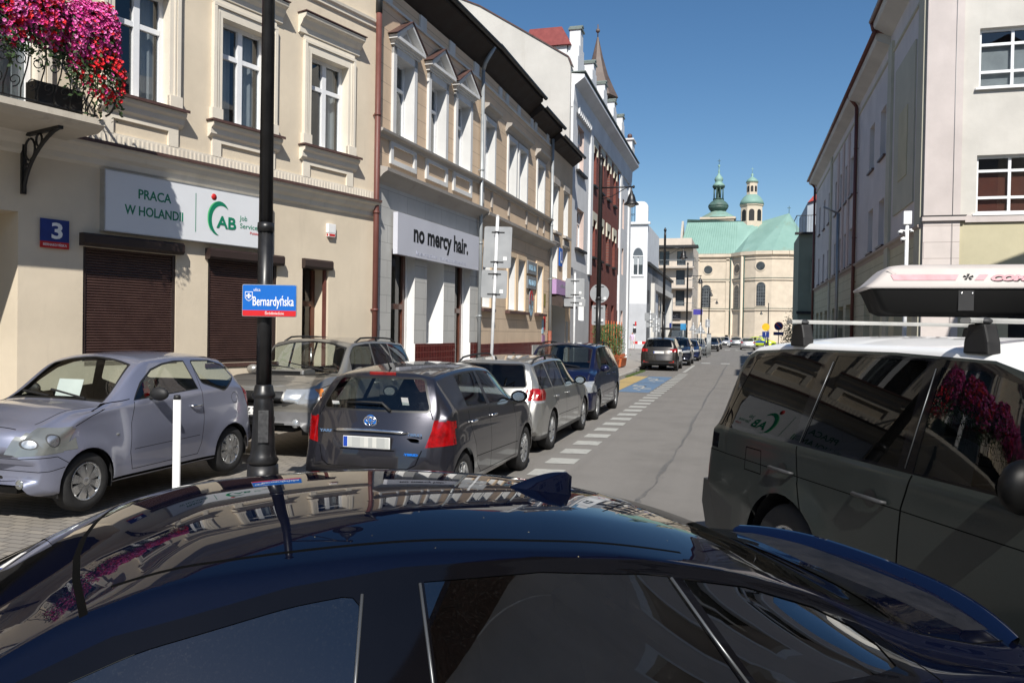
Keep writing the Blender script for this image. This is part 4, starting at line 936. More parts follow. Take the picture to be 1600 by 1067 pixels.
bw5 = [(c-.45, c+.45, z0, z1, .35) for c in (6.0, 8.15, 10.3, 12.5) for z0, z1 in ((9.1, 10.9), (5.6, 7.35), (.2, 3.4))]
m = MB(); wallgrid(m, 4.9, 14.2, -.05, 11.3, bw5, mr=0, n0=-.04); B5.put(m, 'brick_wall', BRK)
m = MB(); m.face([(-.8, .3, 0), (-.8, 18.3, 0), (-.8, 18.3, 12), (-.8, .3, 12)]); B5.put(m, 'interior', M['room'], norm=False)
for a, b, c, d, _ in wb5: window(B5, a, b, c, d, -.25, 'x2', fr=.06, curt=((0, 1),) if c > 8 else None)
for a, b, c, d, _ in bw5:
    window(B5, a, b, c, d, -.34, 'x2', fr=.06)
    if c > 1:
        m = MB(); m.box(-.05, .03, a-.18, b+.18, d+.02, d+.40); m.box(-.05, .03, a-.18, a, d-.34, d+.02); m.box(-.05, .03, b, b+.18, d-.34, d+.02); B5.put(m, 'window_head', plaster('cream_quoin', (.60, .57, .47), .2))
        m = MB(); m.box(-.05, .08, a-.06, b+.06, c-.12, c-.03); B5.put(m, 'window_sill', M['dark'])
for a, b in ((-.02, .62), (4.3, 4.92), (14.15, 14.8), (17.9, 18.62)): m = MB(); m.box(0, .10, a, b, 4.6 if a < 5 else 0, 12.1); B5.put(m, 'pilaster', WHL)
m = MB(); m.box(0, .16, 1.2, 3.4, 5.45, 5.55); m.box(0, .16, 1.2, 3.2, 8.85, 8.95); B5.put(m, 'window_sill', M['dark'])
profile_band(B5, [(-.1, 11.3), (.08, 11.3), (.12, 11.6), (.14, 12.2), (.35, 12.35), (.55, 12.5), (.55, 12.62), (-.1, 12.7)], -.05, 18.7, WHL)
m = MB(); m.box(-.1, .60, -.08, 18.72, 12.72, 12.76); B5.put(m, 'cornice_flashing', COP)
m = MB()
for k in range(9): m.box(.12, .2, .9+k*.35, 1.05+k*.35, 11.25, 11.6)
B5.put(m, 'dentils', WHL)
for u in (.9, 4.1, 7.3, 10.5, 13.6):
    hh = 14.9 if u < 1 else 14.5
    m = MB(); m.prism([(u-.75, 12.76), (u+.75, 12.76), (u+.75, 13.5), (u+.55, 13.5), (u+.55, 14.0), (u+.32, 14.0), (u+.30, hh-.15), (u+.12, hh), (u-.12, hh), (u-.30, hh-.15), (u-.32, 14.0), (u-.55, 14.0), (u-.55, 13.5), (u-.75, 13.5)], lambda a, b, h: (h, a, b), -.25, .22)
    m.box(-1.8, .12, u-.5, u+.5, 12.76, 13.9); gg = B5.put(m, 'gable', WHL); m = MB(); m.box(-.3, .28, u-.36, u+.36, hh-.16, hh-.08); m.prism([(u-.16, hh), (u+.16, hh), (u+.1, hh+.08), (u-.1, hh+.08)], lambda a, b, h: (h, a, b), -.3, .28); m.link('coping', COP, gg)
m = MB(); m.prism([(-.3, 12.7), (-1.1, 14.4), (-8, 16.5), (-10, 12.7)], lambda a, b, h: (a, h, b), .4, 18.4); B5.put(m, 'roof', plain('roof_red', (.20, .04, .03), .6, var=.2, sc=3))
m = MB(); m.prism([(.0, -.1), (.0, 12.9), (-.1, 13.3), (-2.0, 14.5), (-4.0, 15.75), (-5.2, 16.3), (-5.2, 19), (-12, 19), (-12, -.1)], lambda a, b, h: (a, h, b), -.28, -.0); B5.put(m, 'fire_wall', plaster('fire_wall', (.54, .52, .485), 1.0, (.36, .33, .28)))
m = MB()
for a, b in zip([(.05, 12.95), (-.1, 13.32), (-2.0, 14.52), (-4.0, 15.77)], [(-.1, 13.32), (-2.0, 14.52), (-4.0, 15.77), (-5.2, 16.32)]): m.bar((a[0], -.14, a[1]), (b[0], -.14, b[1]), .36, .05)
B5.put(m, 'coping', M['tin'])
m = MB(); m.box(-2.1, -.3, .3, 1.3, 13.3, 14.0); o = B5.put(m, 'dormer', WHL); m = MB(); m.prism([(-2.2, 14.0), (-.1, 14.0), (-.5, 14.75), (-1.9, 14.75)], lambda a, b, h: (a, h, b), .15, 1.5); m.link('dormer_roof', plain('roof_redtin', (.25, .05, .045), .5), o)
m = MB(); m.lathe([(.95, 12.6), (.95, 14.7), (1.2, 14.8), (.95, 15.3), (.6, 16.1), (.3, 17.1), (.04, 18.2)], (-.9, 11.0, 0), 8, smooth=False); m.tube([(-.9, 11, 18.2), (-.9, 11, 18.9)], .03, 6); spheroid(m, (-.9, 11, 18.55), (.12, .12, .12)); B5.put(m, 'spire', plain('spire_brown', (.11, .08, .065), .55, var=.2, sc=3))
m = MB(); m.box(-.9, .3, 17.1, 18.3, 12.76, 13.9); m.box(-1.0, .4, 17.0, 18.4, 13.9, 14.0); o = B5.put(m, 'corner_turret', WHL); m = MB(); spheroid(m, (.1, 17.4, 14.2), (.16, .16, .16)); m.link('stone_ball', M['tin'], o)
# --- building 6: white turret house, 7: grey low hall, 8: apartment block ---
B6 = Facade((-9.4, 84), (1, 0), 'turret_house', 'narrow white house front with an arched window and roof railing')
m = MB(); wallgrid(m, -8, 0, 4.9, 13.2, [(-1.5, -.45, 7.9, 9.9, .3), (-5.5, -4.4, 7.9, 9.9, .3)], mw=0); wallgrid(m, -8, 0, -.05, 4.9, [(-6, -4.8, 0, 2.6)], mw=1, mr=1); bodybox(m, -8, 0, -.05, 13.2, 12); B6.put(m, 'wall', [WHL, LGY])
m = MB(); m.prism([(-1.5, 9.9)]+[(-.975+.525*math.cos(a), 9.9+.85*math.sin(a)) for a in [math.pi-i*math.pi/10 for i in range(11)]]+[(-.45, 9.9)], lambda a, b, h: (h, a, b), -.0, .02); B6.put(m, 'arch_light', plain('archglass', (.10, .12, .14), .1)); window(B6, -1.5, -.45, 7.9, 9.9, -.2, 'v2')
m = MB(); m.box(0, .1, -1.62, -.33, 7.72, 7.85); m.box(0, .06, -1.62, -1.5, 7.85, 9.9); m.box(0, .06, -.45, -.33, 7.85, 9.9); m.box(.02, .06, -1.5, -.45, 9.86, 9.94); B6.put(m, 'window_surround', WHL)
m = MB(); m.box(-.2, .25, -8.1, .25, 13.2, 13.45); m.prism([(-1.3, 13.45), (-.02, 13.45), (-.02, 15.0)]+[(-.02-.6+.6*math.cos(a), 15.0+.6*math.sin(a)) for a in (.4, .8, 1.2, 1.57)]+[(-1.3, 15.6)], lambda a, b, h: (h, a, b), -.4, -.0); B6.put(m, 'parapet', WHL)
m = MB()
for k in range(8): m.tube([(0, -1.4-k*.3, 13.45), (0, -1.4-k*.3, 15.3)], .025, 4); scroll(m, (-1.55-k*.3, 14.2), .14, 0, 1.3, lambda a, b: (0, a, b), .02)
m.bar((0, -1.3, 15.3), (0, -3.8, 15.3), .05); m.bar((0, -1.3, 15.7), (0, -3.8, 15.7), .04); B6.put(m, 'railing', IRON)
B7 = Facade((-9.4, 84.2), (0, 1), 'low_hall', 'low grey modern building with a large shop window under a dark roof edge')
GRY = plaster('hall_grey', (.27, .28, .29), .2)
m = MB(); wallgrid(m, 0, 31, -.05, 9.0, [(5, 27, .4, 6.6, .5)], mr=1); bodybox(m, 0, 31, -.05, 9.0, 18); m.face([(0, 0, 9), (0, 31, 9), (-18, 31, 9), (-18, 0, 9)]); B7.put(m, 'wall', [GRY, plaster('palegrey', (.55, .54, .52), .1)])
m = MB(); m.box(0, .4, 3.8, 5, -.05, 7.3); m.box(0, .4, 5, 28.5, 6.6, 7.3); m.box(0, .4, 27, 28.5, -.05, 6.6); B7.put(m, 'portal_frame', plaster('portal', (.62, .60, .56), .15))
m = MB(); m.box(-.4, .25, -.1, 31.1, 9.0, 9.3); B7.put(m, 'roof_edge', M['dark'])
m = MB(); m.face([(-.4, 5, .4), (-.4, 27, .4), (-.4, 27, 6.6), (-.4, 5, 6.6)]); w_ = B7.put(m, 'shop_window', plain('shopglass', (.05, .06, .07), .06)); m = MB()
for k in range(7): m.box(-.4, -.3, 5+k*3.6, 5.12+k*3.6, .4, 6.6)
m.link('mullion', M['alu'], w_)
m = MB(); m.box(.3, 2.2, -.6, 31, .9, 1.0); m.box(.3, 2.2, 9, 28, 2.3, 2.5); B7.put(m, 'canopy', M['dark'])
B8 = Facade((-9.4, 120), (1, 0), 'apartment_block', 'beige apartment block with stacked balconies at the end of the left row')
BG = plaster('beige', (.60, .52, .44), .15); WD8 = plain('flatwindow', (.07, .085, .10), .1)
m = MB(); wallgrid(m, -16, 2.6, -.05, 14.4, [(-2.3, -.8, 11.9, 14.0), (.3, 1.6, 11.9, 14.0), (.2, 1.5, 9.0, 11.2), (.2, 1.5, 5.9, 8.2), (-3, 2.0, -.05, 3.3)], .4); bodybox(m, -16, 2.6, -.05, 15.2, 16); m.box(-12, -.01, -16, 2.4, 14.4, 15.9); B8.put(m, 'wall', BG)
m = MB(); m.face([(-.4, -16, 0), (-.4, 2.5, 0), (-.4, 2.5, 14.2), (-.4, -16, 14.2)]); B8.put(m, 'window', WD8)
m = MB(); m.box(-.3, 1.8, -3.6, 3.4, 14.35, 14.7); B8.put(m, 'roof_slab', M['dark'])
for z in (11.6, 8.6, 5.3):
    m = MB(); m.box(0, 1.3, -3.2, 2.9, z-.2, z); o = B8.put(m, 'balcony', plaster('bal8', (.45, .40, .35), .3)); m = MB()
    m.bar((1.28, -3.2, z+1.0), (1.28, 2.9, z+1.0), .06); m.bar((0, 2.9, z+1.0), (1.28, 2.9, z+1.0), .06)
    for k in range(31): m.box(1.27, 1.29, -3.2+k*.2, -3.18+k*.2, z, z+1)
    m.link('railing', M['steel'], o)
m = MB(); m.box(0, .25, -2.0, 1.0, 3.9, 5.0); o = thing_on(B8, 'shop_sign', m, plain('dksign', (.10, .10, .11), .5), 'dark grey sign THERAC over the far shop entrance', 'sign'); txt('THERAC', (.26, -.5, 4.2), UY, UZ, h=.5, w=2.2, mat=plain('pale', (.5, .48, .5), .5), parent=o, bold=.02)
# street-side face of block 8
B8b = Facade((-6.8, 120), (0, 1), 'x', 'x')
bpy.data.objects.remove(B8b.root)
for z in (6, 9, 12):
    for v in (2, 5, 8, 11): m = MB(); m.box(.0, .05, v, v+1.2, z, z+1.5); o = m.link('window', WD8, B8.root); o.matrix_local = B8.root.matrix_world.inverted() @ Matrix.Translation((-6.8, 120, 0))
# --- church ---
CH = empty('church', (0, 0, 0), 0, 'cream baroque church with green copper roofs and two towers closing the street', 'church')
CCR = plaster('church_cream', (.58, .495, .39), .18); COPG = NT('copper_green'); _c = COPG.mix(COPG.ramp(COPG.noise(.25, 6, .65, (1, 1, .3)), .35, .7), (.185, .315, .27, 1), (.24, .385, .335, 1)); _c = COPG.mix(COPG.ramp(COPG.noise(.12, 6, .7), .60, .72, 0, .55), _c, (.22, .17, .08, 1)); COPM = COPG.out(_c, .65, .1)
COPB = plain('copper_bright', (.14, .26, .215), .6, var=.15, sc=.6); COPD = plain('copper_dark', (.04, .08, .065), .6, var=.35, sc=.9)
def chp(m, name, mats, **k): return m.link(name, mats, CH, **k)
apse = [(-1.9, 192), (-1.9, 189.5), (.3, 186.2), (3.2, 184.4), (6.6, 183.8), (10.0, 184.4), (13, 186.2), (15.4, 190), (15.4, 200)]
m = MB(); m.box(-13.2, -1.9, 189.5, 205, -1, 20.1); chp(m, 'nave', CCR)
m = MB(); m.prism(apse+[(-1.9, 200)], lambda a, b, h: (a, b, h), -1, 20.1); chp(m, 'apse', CCR)
def wallband(m, z0, z1, t):
    P = [(-13.2, 189.5), (-1.9, 189.5)]+apse[2:8]
    for a, b in zip(P[:-1], P[1:]):
        d = (Vector(b)-Vector(a)).normalized(); n = Vector((d.y, -d.x)); q = [Vector(a)-d*.05, Vector(b)+d*.05]
        m.prism([tuple(q[0]), tuple(q[1]), tuple(q[1]+n*t), tuple(q[0]+n*t)], lambda x, y, h: (x, y, h), z0, z1)
m = MB(); wallband(m, 7.2, 7.6, .25); wallband(m, 13.9, 14.3, .25); wallband(m, 18.6, 18.9, .2); wallband(m, 19.5, 20.3, .55); wallband(m, -1, 1.6, .2); chp(m, 'cornice', CCR)
m = MB(); wallband(m, 14.31, 14.42, .32); wallband(m, 7.61, 7.70, .32); chp(m, 'cornice_flashing', COPD)
def on_wall(a, b, t): a = Vector(a); b = Vector(b); d = (b-a).normalized(); n = Vector((d.y, -d.x)); return a+(b-a)*t, d, n
def chwin(a, b, t, z, w_, h_, arch, frame=True):
    p, d, n = on_wall(a, b, t); P = []
    if arch: P = [(-w_/2, z), (w_/2, z)]+[(w_/2*math.cos(q), z+h_+w_/2*math.sin(q)) for q in [i*math.pi/10 for i in range(11)]]
    else: P = [(w_/2*math.cos(q), z+w_/2*math.sin(q)) for q in [i*math.pi/10 for i in range(20)]]
    zc = z+h_/2 if arch else z
    m = MB(); fn = lambda u, v, h: (p.x+d.x*u+n.x*h, p.y+d.y*u+n.y*h, v)
    m.prism([(u*1.25, zc+(v-zc)*(1.25 if not arch else 1.08)) for u, v in P], fn, -.1, .12); s_ = chp(m, 'window_surround', CCR); m = MB(); m.prism(P, fn, .1, .16); m.link('window', plain('church_glass', (.045, .05, .055), .15, var=.5, sc=1.2), s_)
    if arch:
        m = MB()
        for k in range(-1, 2): m.prism([(k*w_/4-.03, z), (k*w_/4+.03, z), (k*w_/4+.03, z+h_), (k*w_/4-.03, z+h_)], fn, .16, .19)
        for k in range(7): m.prism([(-w_/2, z+.3+k*.7), (w_/2, z+.3+k*.7), (w_/2, z+.36+k*.7), (-w_/2, z+.36+k*.7)], fn, .16, .19)
        m.link('window_bars', M['steel'], s_)
NW = ((-13.2, 189.5), (-1.9, 189.5)); chwin(*NW, .53, 16.6, 1.9, 0, False); chwin(*NW, .50, 7.9, 2.0, 4.2, True)
chwin(apse[1], apse[2], .55, 16.7, 1.9, 0, False); chwin(apse[1], apse[2], .55, 7.9, 1.6, 4.2, True); chwin(apse[3], apse[4], .3, 17.0, 1.9, 0, False); chwin(apse[3], apse[4], .35, 8.2, 1.9, 4.3, True); chwin(apse[6], apse[7], .1, 17.0, 1.9, 0, False)
for q, t in (((-1.9, 189.5), 0), ((.3, 186.2), 0)):
    m = MB(); m.lathe([(.55, -1), (.5, 1.6), (.42, 1.7), (.42, 19.5)], (q[0]+.1, q[1]-.1, 0), 10); chp(m, 'pilaster', CCR)
m = MB(); m.box(-9.9, -9.2, 189.3, 189.5, -1, 19.5); m.box(-3.2, -2.5, 189.3, 189.5, -1, 19.5); chp(m, 'pilaster', CCR)
m = MB(); m.tube([(-2.2, 189.2, -1), (-2.2, 189.2, 19.5)], .14, 8); m.tube([(.75, 185.5, -1), (.75, 185.5, 19.5)], .12, 8); chp(m, 'downpipe', COPD)
# nave roof (ridge along x), gable end left
m = MB(); A = [(-14, 188.9, 20.2), (-1.5, 188.9, 20.2), (3, 188.9, 22.5), (3, 196.5, 28.5), (-12.6, 196.5, 28.5)]; m.face([A[0], A[1], A[3], A[4]]); m.face([(-1.5, 188.9, 20.2), (5, 194, 24), A[3]]); m.face([(-12.6, 196.5, 29.3), A[3], (3, 204, 20.2), (-14, 204, 20.2)])
i = 0
chp(m, 'nave_roof', COPM, norm=False)
m = MB()
for i in range(24):
    x0 = -13.9+i*.55; m.bar((x0, 188.9, 20.24), (x0*.9+.1, 196.45, 28.52), .05, .06)
chp(m, 'roof_seams', COPB)
m = MB(); m.prism([(188.9, 20.1), (204, 20.1), (196.5, 28.9)], lambda a, b, h: (h, a, b), -13.9, -13.4); chp(m, 'gable_wall', plaster('gabgrey', (.42, .39, .34), .3))
ap = (10.6, 197, 30.3); rp = (3.2, 199, 28.4); ev = [(-2.4, 190.5, 20.3), (.0, 185.7, 20.3), (3.0, 183.9, 20.3), (6.6, 183.2, 20.3), (10.2, 183.9, 20.3), (13.4, 185.8, 20.3), (16, 190, 20.3), (16, 199, 20.3)]
m = MB(); m.face([ev[0], ev[1], rp]); m.face([ev[1], ev[2], ap, rp])
for a, b in zip(ev[2:-1], ev[3:]): m.face([a, b, ap])
chp(m, 'apse_roof', COPM, norm=False)
m = MB(); m.tube([(ap[0], ap[1], 30.2), (ap[0], ap[1], 32.0)], .06, 5); m.bar((ap[0]-.4, ap[1], 31.5), (ap[0]+.4, ap[1], 31.5), .1); chp(m, 'roof_cross', COPD)
m = MB(); m.box(12.5, 24, 200, 206, 18, 24); m.prism([(199, 24), (207, 24), (203, 27.3)], lambda a, b, h: (h, a, b), 12, 24); chp(m, 'rear_roof', COPB)
def px_at(px, Y):   # x of the view line through a picture column at depth row Y
    a = (px-800)/FP; return Y*(a*.9617-.2743)/(.9617+.2743*a)
tx = px_at(1118, 206); lx = px_at(1170, 198)
m = MB(); m.box(tx-3.9, tx+3.9, 202, 210, 15, 30.0); m.box(tx-4.25, tx+4.25, 201.7, 210.3, 30.0, 30.5); chp(m, 'tower', CCR)
q8 = math.pi/8
m = MB(); m.lathe([(4.75, 30.5), (4.0, 31.1), (2.7, 31.8), (1.75, 32.4)], (tx, 206, 0), 8, ph=q8); chp(m, 'tower_roof', COPM)
m = MB(); m.lathe([(1.8, 32.4), (2.25, 33.0), (2.5, 33.6)], (tx, 206, 0), 16); chp(m, 'dome_skirt', COPD)
m = MB(); m.lathe([(2.5, 33.6), (2.4, 34.1), (1.9, 34.7), (1.35, 35.1), (1.25, 35.4)], (tx, 206, 0), 16); chp(m, 'cupola', plain('copper_mid', (.07, .125, .105), .6, var=.3, sc=.8))
m = MB(); m.lathe([(1.45, 35.4), (1.4, 35.6), (.75, 35.7), (.55, 35.8), (.55, 37.9), (1.1, 38.0), (1.55, 38.4), (1.6, 38.65)], (tx, 206, 0), 8, ph=q8)
for k in range(8): a = k*math.pi/4+q8; m.tube([(tx+1.15*math.cos(a), 206+1.15*math.sin(a), 35.5), (tx+1.15*math.cos(a), 206+1.15*math.sin(a), 38.2)], .17, 6)
chp(m, 'lantern', COPD)
m = MB(); m.lathe([(1.6, 38.65), (1.3, 39.2), (.8, 39.7), (.95, 40.0), (1.08, 40.4), (.9, 40.9), (.4, 41.5), (.15, 42.1), (.3, 42.4), (.12, 42.8), (.1, 43.4), (.33, 43.8), (.1, 44.1)], (tx, 206, 0), 12); chp(m, 'onion_dome', COPM)
m = MB(); m.tube([(tx, 206, 44), (tx, 206, 45.5)], .06, 5); m.bar((tx-.4, 206, 45.0), (tx+.4, 206, 45.0), .09); chp(m, 'cross', COPD)
m = MB(); m.lathe([(2.6, 24), (2.6, 32.1), (2.85, 32.3), (2.85, 32.6), (2.5, 32.62)], (lx, 198, 0), 8, ph=q8, smooth=False); lt = chp(m, 'bell_lantern', CCR); m = MB(); m.lathe([(1.28, 34.9), (1.28, 37.6), (1.4, 37.75), (1.4, 37.9)], (lx, 198, 0), 8, ph=q8, smooth=False); l2 = chp(m, 'upper_lantern', CCR)
m = MB(); m.lathe([(3.0, 32.6), (2.75, 33.4), (2.1, 34.3), (1.35, 34.95)], (lx, 198, 0), 8, ph=q8); chp(m, 'cupola', COPM)
m = MB(); m.lathe([(1.55, 37.9), (1.2, 38.5), (.6, 39.0), (.15, 39.3), (.36, 39.8), (.1, 40.1)], (lx, 198, 0), 8, ph=q8); m.tube([(lx, 198, 40), (lx, 198, 41.5)], .05, 5); m.bar((lx-.35, 198, 41.1), (lx+.35, 198, 41.1), .08); chp(m, 'upper_cupola', COPM)
for a in (-2.75, -1.95, -1.16, -.4):
    for R, z, hh, ww in ((2.6, 28.6, 2.1, .62), (1.28, 35.6, 1.1, .30)):
        aa = round((a-q8)/(math.pi/4))*math.pi/4; cxn, cyn = math.cos(aa), math.sin(aa); rr = R*math.cos(q8); P = [(-ww, z), (ww, z)]+[(ww*math.cos(q), z+hh+ww*math.sin(q)) for q in [i*math.pi/8 for i in range(9)]]
        m = MB(); m.prism(P, lambda u, v, h: (lx+cxn*(rr+h)-cyn*u, 198+cyn*(rr+h)+cxn*u, v), -.1, .05); m.link('belfry_opening', M['dark'], lt)
# --- right side: long institutional building ---
PKW = plaster('pink_white', (.60, .555, .535), .25); YLW = brickmat('yellow_rust', (.50, .46, .31), (.52, .48, .33), (.26, .24, .16), 40, .46, .012, .85, bump=.8); PKR = brickmat('pink_rust', (.60, .54, .51), (.62, .56, .53), (.34, .29, .27), 40, .46, .009, .85, bump=.8); YL = plaster('yellow_plain', (.50, .46, .32), .2); CW = plaster('corner_cream', (.56, .54, .50), .15); CP = plaster('corner_pink', (.55, .495, .475), .2); OLV = plaster('olive', (.47, .45, .36), .2)
RW = Facade((5, 25.2), (0, -1), 'school_building', 'long pale institutional building along the right of the street, brown gutter and yellow ground floor')
def V(a, b): return (-b, -a)
vs = [(6.6, 7.8), (9.2, 10.4), (15.2, 16.3), (17.2, 18.3), (19.4, 20.5), (21.6, 22.7), (25.2, 26.2), (28.0, 29.0), (31.0, 32.0)]
ow = []
for a, b in vs:
    ow += [(*V(a, b), 5.3, 7.0, .3), (*V(a, b), 8.6, 10.4, .3)]
m = MB(); wallgrid(m, -34.5, 0, 5.0, 12.7, ow, mr=0)
RW.put(m, 'wall', PKW)
gd = [(*V(a, b), .1, 3.4, .35) for a, b in ((2.5, 4.2), (7, 8.6), (9.4, 11), (15, 17), (18, 20), (21, 23), (25.5, 27.2), (28.4, 30), (31, 32.6))]
m = MB(); wallgrid(m, -34.5, 0, -.05, 5.0, gd); RW.put(m, 'ground_floor_wall', YLW)
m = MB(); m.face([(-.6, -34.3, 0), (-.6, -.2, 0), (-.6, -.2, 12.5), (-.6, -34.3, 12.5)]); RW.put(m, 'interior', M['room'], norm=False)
for o in ow: window(RW, *o[:4], -.28, 'x2', fr=.06, curt=((0, .5),)); 
for o in ow: m = MB(); m.box(0, .10, o[0]-.08, o[1]+.08, o[2]-.10, o[2]-.03); RW.put(m, 'window_sill', M['tin'])
for o in gd: window(RW, *o[:4], -.32, 'x2', fr=.08, glassm=M['pane'], curt=((0, 1),))
profile_band(RW, [(0, 5.15), (.16, 5.12), (.14, 5.05), (.05, 5.0), (0, 4.9)], -34.5, -.0, plaster('rwband', (.40, .34, .30), .3)); profile_band(RW, [(0, 11.9), (.05, 11.88), (.05, 11.8), (0, 11.78)], -34.5, 0, OLV)
for a, b in ((0.02, .8), (5.2, 5.9), (13.9, 14.5), (24.1, 24.7)): m = MB(); m.box(0, .09, *V(a, b), 0, 12.2); RW.put(m, 'pilaster', OLV)
m = MB(); m.box(0, .05, *V(1.4, 4.6), 6.0, 10.9); RW.put(m, 'wall_panel', OLV); m = MB(); m.box(0, .075, *V(2.3, 3.7), 7.0, 9.2); RW.put(m, 'wall_panel', YL)
for v in (16.75, 18.85, 21.05): m = MB(); m.box(0, .06, *V(v-.3, v+.3), 5.2, 11.7); RW.put(m, 'pilaster', PNK)
m = MB(); m.prism([(0, 12.3), (.45, 12.5), (.5, 12.6), (.5, 12.75), (-5, 16), (-5, 12)], lambda a, b, h: (a, h, b), -34.7, -6.0); rr = RW.put(m, 'roof', CW); m = MB(); m.tube([(.56, -34.8, 12.78), (.56, -5.9, 12.78)], .085, 8); m.box(.42, .52, -34.8, -5.9, 12.76, 12.86); m.link('gutter', M['pipe'], rr)
m = MB(); m.prism([(0, 12.6), (.55, 12.9), (.6, 13.0), (.6, 13.15), (-5, 16.4), (-5, 12)], lambda a, b, h: (a, h, b), -6.0, .3); rr = RW.put(m, 'roof', CW); m = MB(); m.tube([(.66, -6.05, 13.2), (.66, .3, 13.2)], .085, 8); m.tube([(.66, -6.0, 13.2), (.6, -6.0, 12.9), (.1, -6.02, 12.75)], .07, 8); m.box(.5, .6, -6.0, .3, 13.18, 13.28); m.link('gutter', M['pipe'], rr)
for v in (13.6, 34.2): downpipe(RW, -v, 0, 12.2, M['pipe'], .075, .13); m = MB(); m.tube([(.13, -v, 12.2), (.5, -v, 12.7)], .075, 8); RW.put(m, 'downpipe', M['pipe'])
m = MB(); m.face([(-9, -34.5, 0), (0, -34.5, 0), (0, -34.5, 12.7), (-9, -34.5, 12.7)]); m.face([(-9, -34.5, 0), (-9, 0, 0), (-9, 0, 12.7), (-9, -34.5, 12.7)])
RW.put(m, 'side_wall', PKW)
RF = Facade((5, 25.2), (1, 0), 'corner_building', 'sunlit pink and cream corner front of the institutional building with large white windows')
of = [(1.33, 3.9, 8.92, 10.58, .25), (1.33, 3.9, 5.40, 7.03, .25), (5.3, 7.8, 8.92, 10.58, .25), (5.3, 7.8, 5.40, 7.03, .25)]
m = MB(); wallgrid(m, .02, 16, 5.35, 15, of, n0=.02); RF.put(m, 'wall', CW)
m = MB(); m.box(0, .12, -.02, .92, 5.35, 15); RF.put(m, 'corner_strip', CP); m = MB(); m.box(0, .10, -.02, .92, -.05, 5.2); RF.put(m, 'corner_base', PKR)
m = MB(); wallgrid(m, .92, 16, -.05, 5.2, [(2.2, 4.4, 1.0, 3.4, .25)], n0=.03); RF.put(m, 'ground_floor_wall', YL); m = MB(); m.box(0, .18, -.06, 1.05, 5.20, 5.33); m.box(0, .10, 1.05, 16, 5.15, 5.35); RF.put(m, 'band', CP); m = MB(); m.box(0, .2, -.08, 1.07, 5.331, 5.35); RF.put(m, 'band_flashing', M['dark'])
m = MB(); m.face([(-.5, 1, .1), (-.5, 15, .1), (-.5, 15, 14), (-.5, 1, 14)]); RF.put(m, 'interior', M['room'], norm=False)
for i, o in enumerate(of):
    w_ = window(RF, *o[:4], -.18, 'grid', fr=.075, glassm=M['pane'])
    m = MB(); m.face([(-.24, o[0]+.05, o[2]+.05), (-.24, o[1]-.05, o[2]+.05), (-.24, o[1]-.05, o[3]-.45), (-.24, o[0]+.05, o[3]-.45)]); m.link('blind', plain('blind_red', (.26, .075, .045), .8) if o[2] < 6 else M['curt'], w_, norm=False)
    m = MB(); m.box(0, .12, o[0]-.1, o[1]+.1, o[2]-.07, o[2]-.02); RF.put(m, 'window_sill', M['white'])
m = MB(); m.tube([(.14, .72, .2), (.14, .72, 14)], .006, 5)
RF.put(m, 'lightning_wire', M['steel'])
# building off the right edge of the picture, it shades the yellow wall
OB = Facade((8.7, 18.8), (1, 0), 'shading_house', 'plain cream gabled house just outside the right edge'); m = MB(); m.box(0, 8, 0, 9, -.05, 10.2); m.prism([(-.3, 10.2), (9.3, 10.2), (4.5, 12.2)], lambda a, b, h: (h, a, b), 0, 8); OB.put(m, 'wall', CW)
# row behind the camera, mirrored in the near cars
def backhouse(x0, x1, h_, col, label, Y=-15, side=False):
    F = Facade((6.2, 10.5) if side else (x1, Y), (0, -1) if side else (-1, 0), 'rear_house', label); W_ = x1-x0; n_ = int(W_/2.4)
    ops = [(.7+k*2.4, 1.75+k*2.4, z, z+1.8, .25) for k in range(n_) for z in (1.2, 4.9, 8.2) if z+2 < h_]
    m = MB(); wallgrid(m, 0, W_, -.05, h_, ops); bodybox(m, 0, W_, -.05, h_, 10); F.put(m, 'wall', col); m = MB(); m.prism([(.6, h_), (.6, h_+.2), (-5, h_+3), (-10, h_), (0, h_-.3)], lambda a, b, h: (a, h, b), -.1, W_+.1); F.put(m, 'roof', M['tin']); m = MB(); m.face([(-.3, .1, .1), (-.3, W_-.1, .1), (-.3, W_-.1, h_-.1), (-.3, .1, h_-.1)]); F.put(m, 'window', plain('rearglass', (.03, .035, .04), .1), norm=False)
    m = MB()
    for o in ops: 
        for q in ((o[0]-.1, o[0], o[2], o[3]), (o[1], o[1]+.1, o[2], o[3]), ((o[0]+o[1])/2-.05, (o[0]+o[1])/2+.05, o[2], o[3]), (o[0]-.1, o[1]+.1, o[3], o[3]+.12), (o[0], o[1], o[2]+1.1, o[2]+1.18)): m.box(-.28 if q[0] > o[0]-.05 and q[1] < o[1]+.05 else 0, .05 if not (q[0] > o[0]-.05 and q[1] < o[1]+.05) else -.2, *q)
    F.put(m, 'window_frame', M['pvc'])
backhouse(0, 18, 12.4, PKW, 'pale house right of the photographer, seen only mirrored in car windows', side=True); backhouse(13.2, 26, 12.5, PKW, 'pale tall house behind the photographer, seen only mirrored'); backhouse(-20, -9, 9.0, PEACHP, 'low peach house behind the photographer to the left, seen only mirrored', -22)
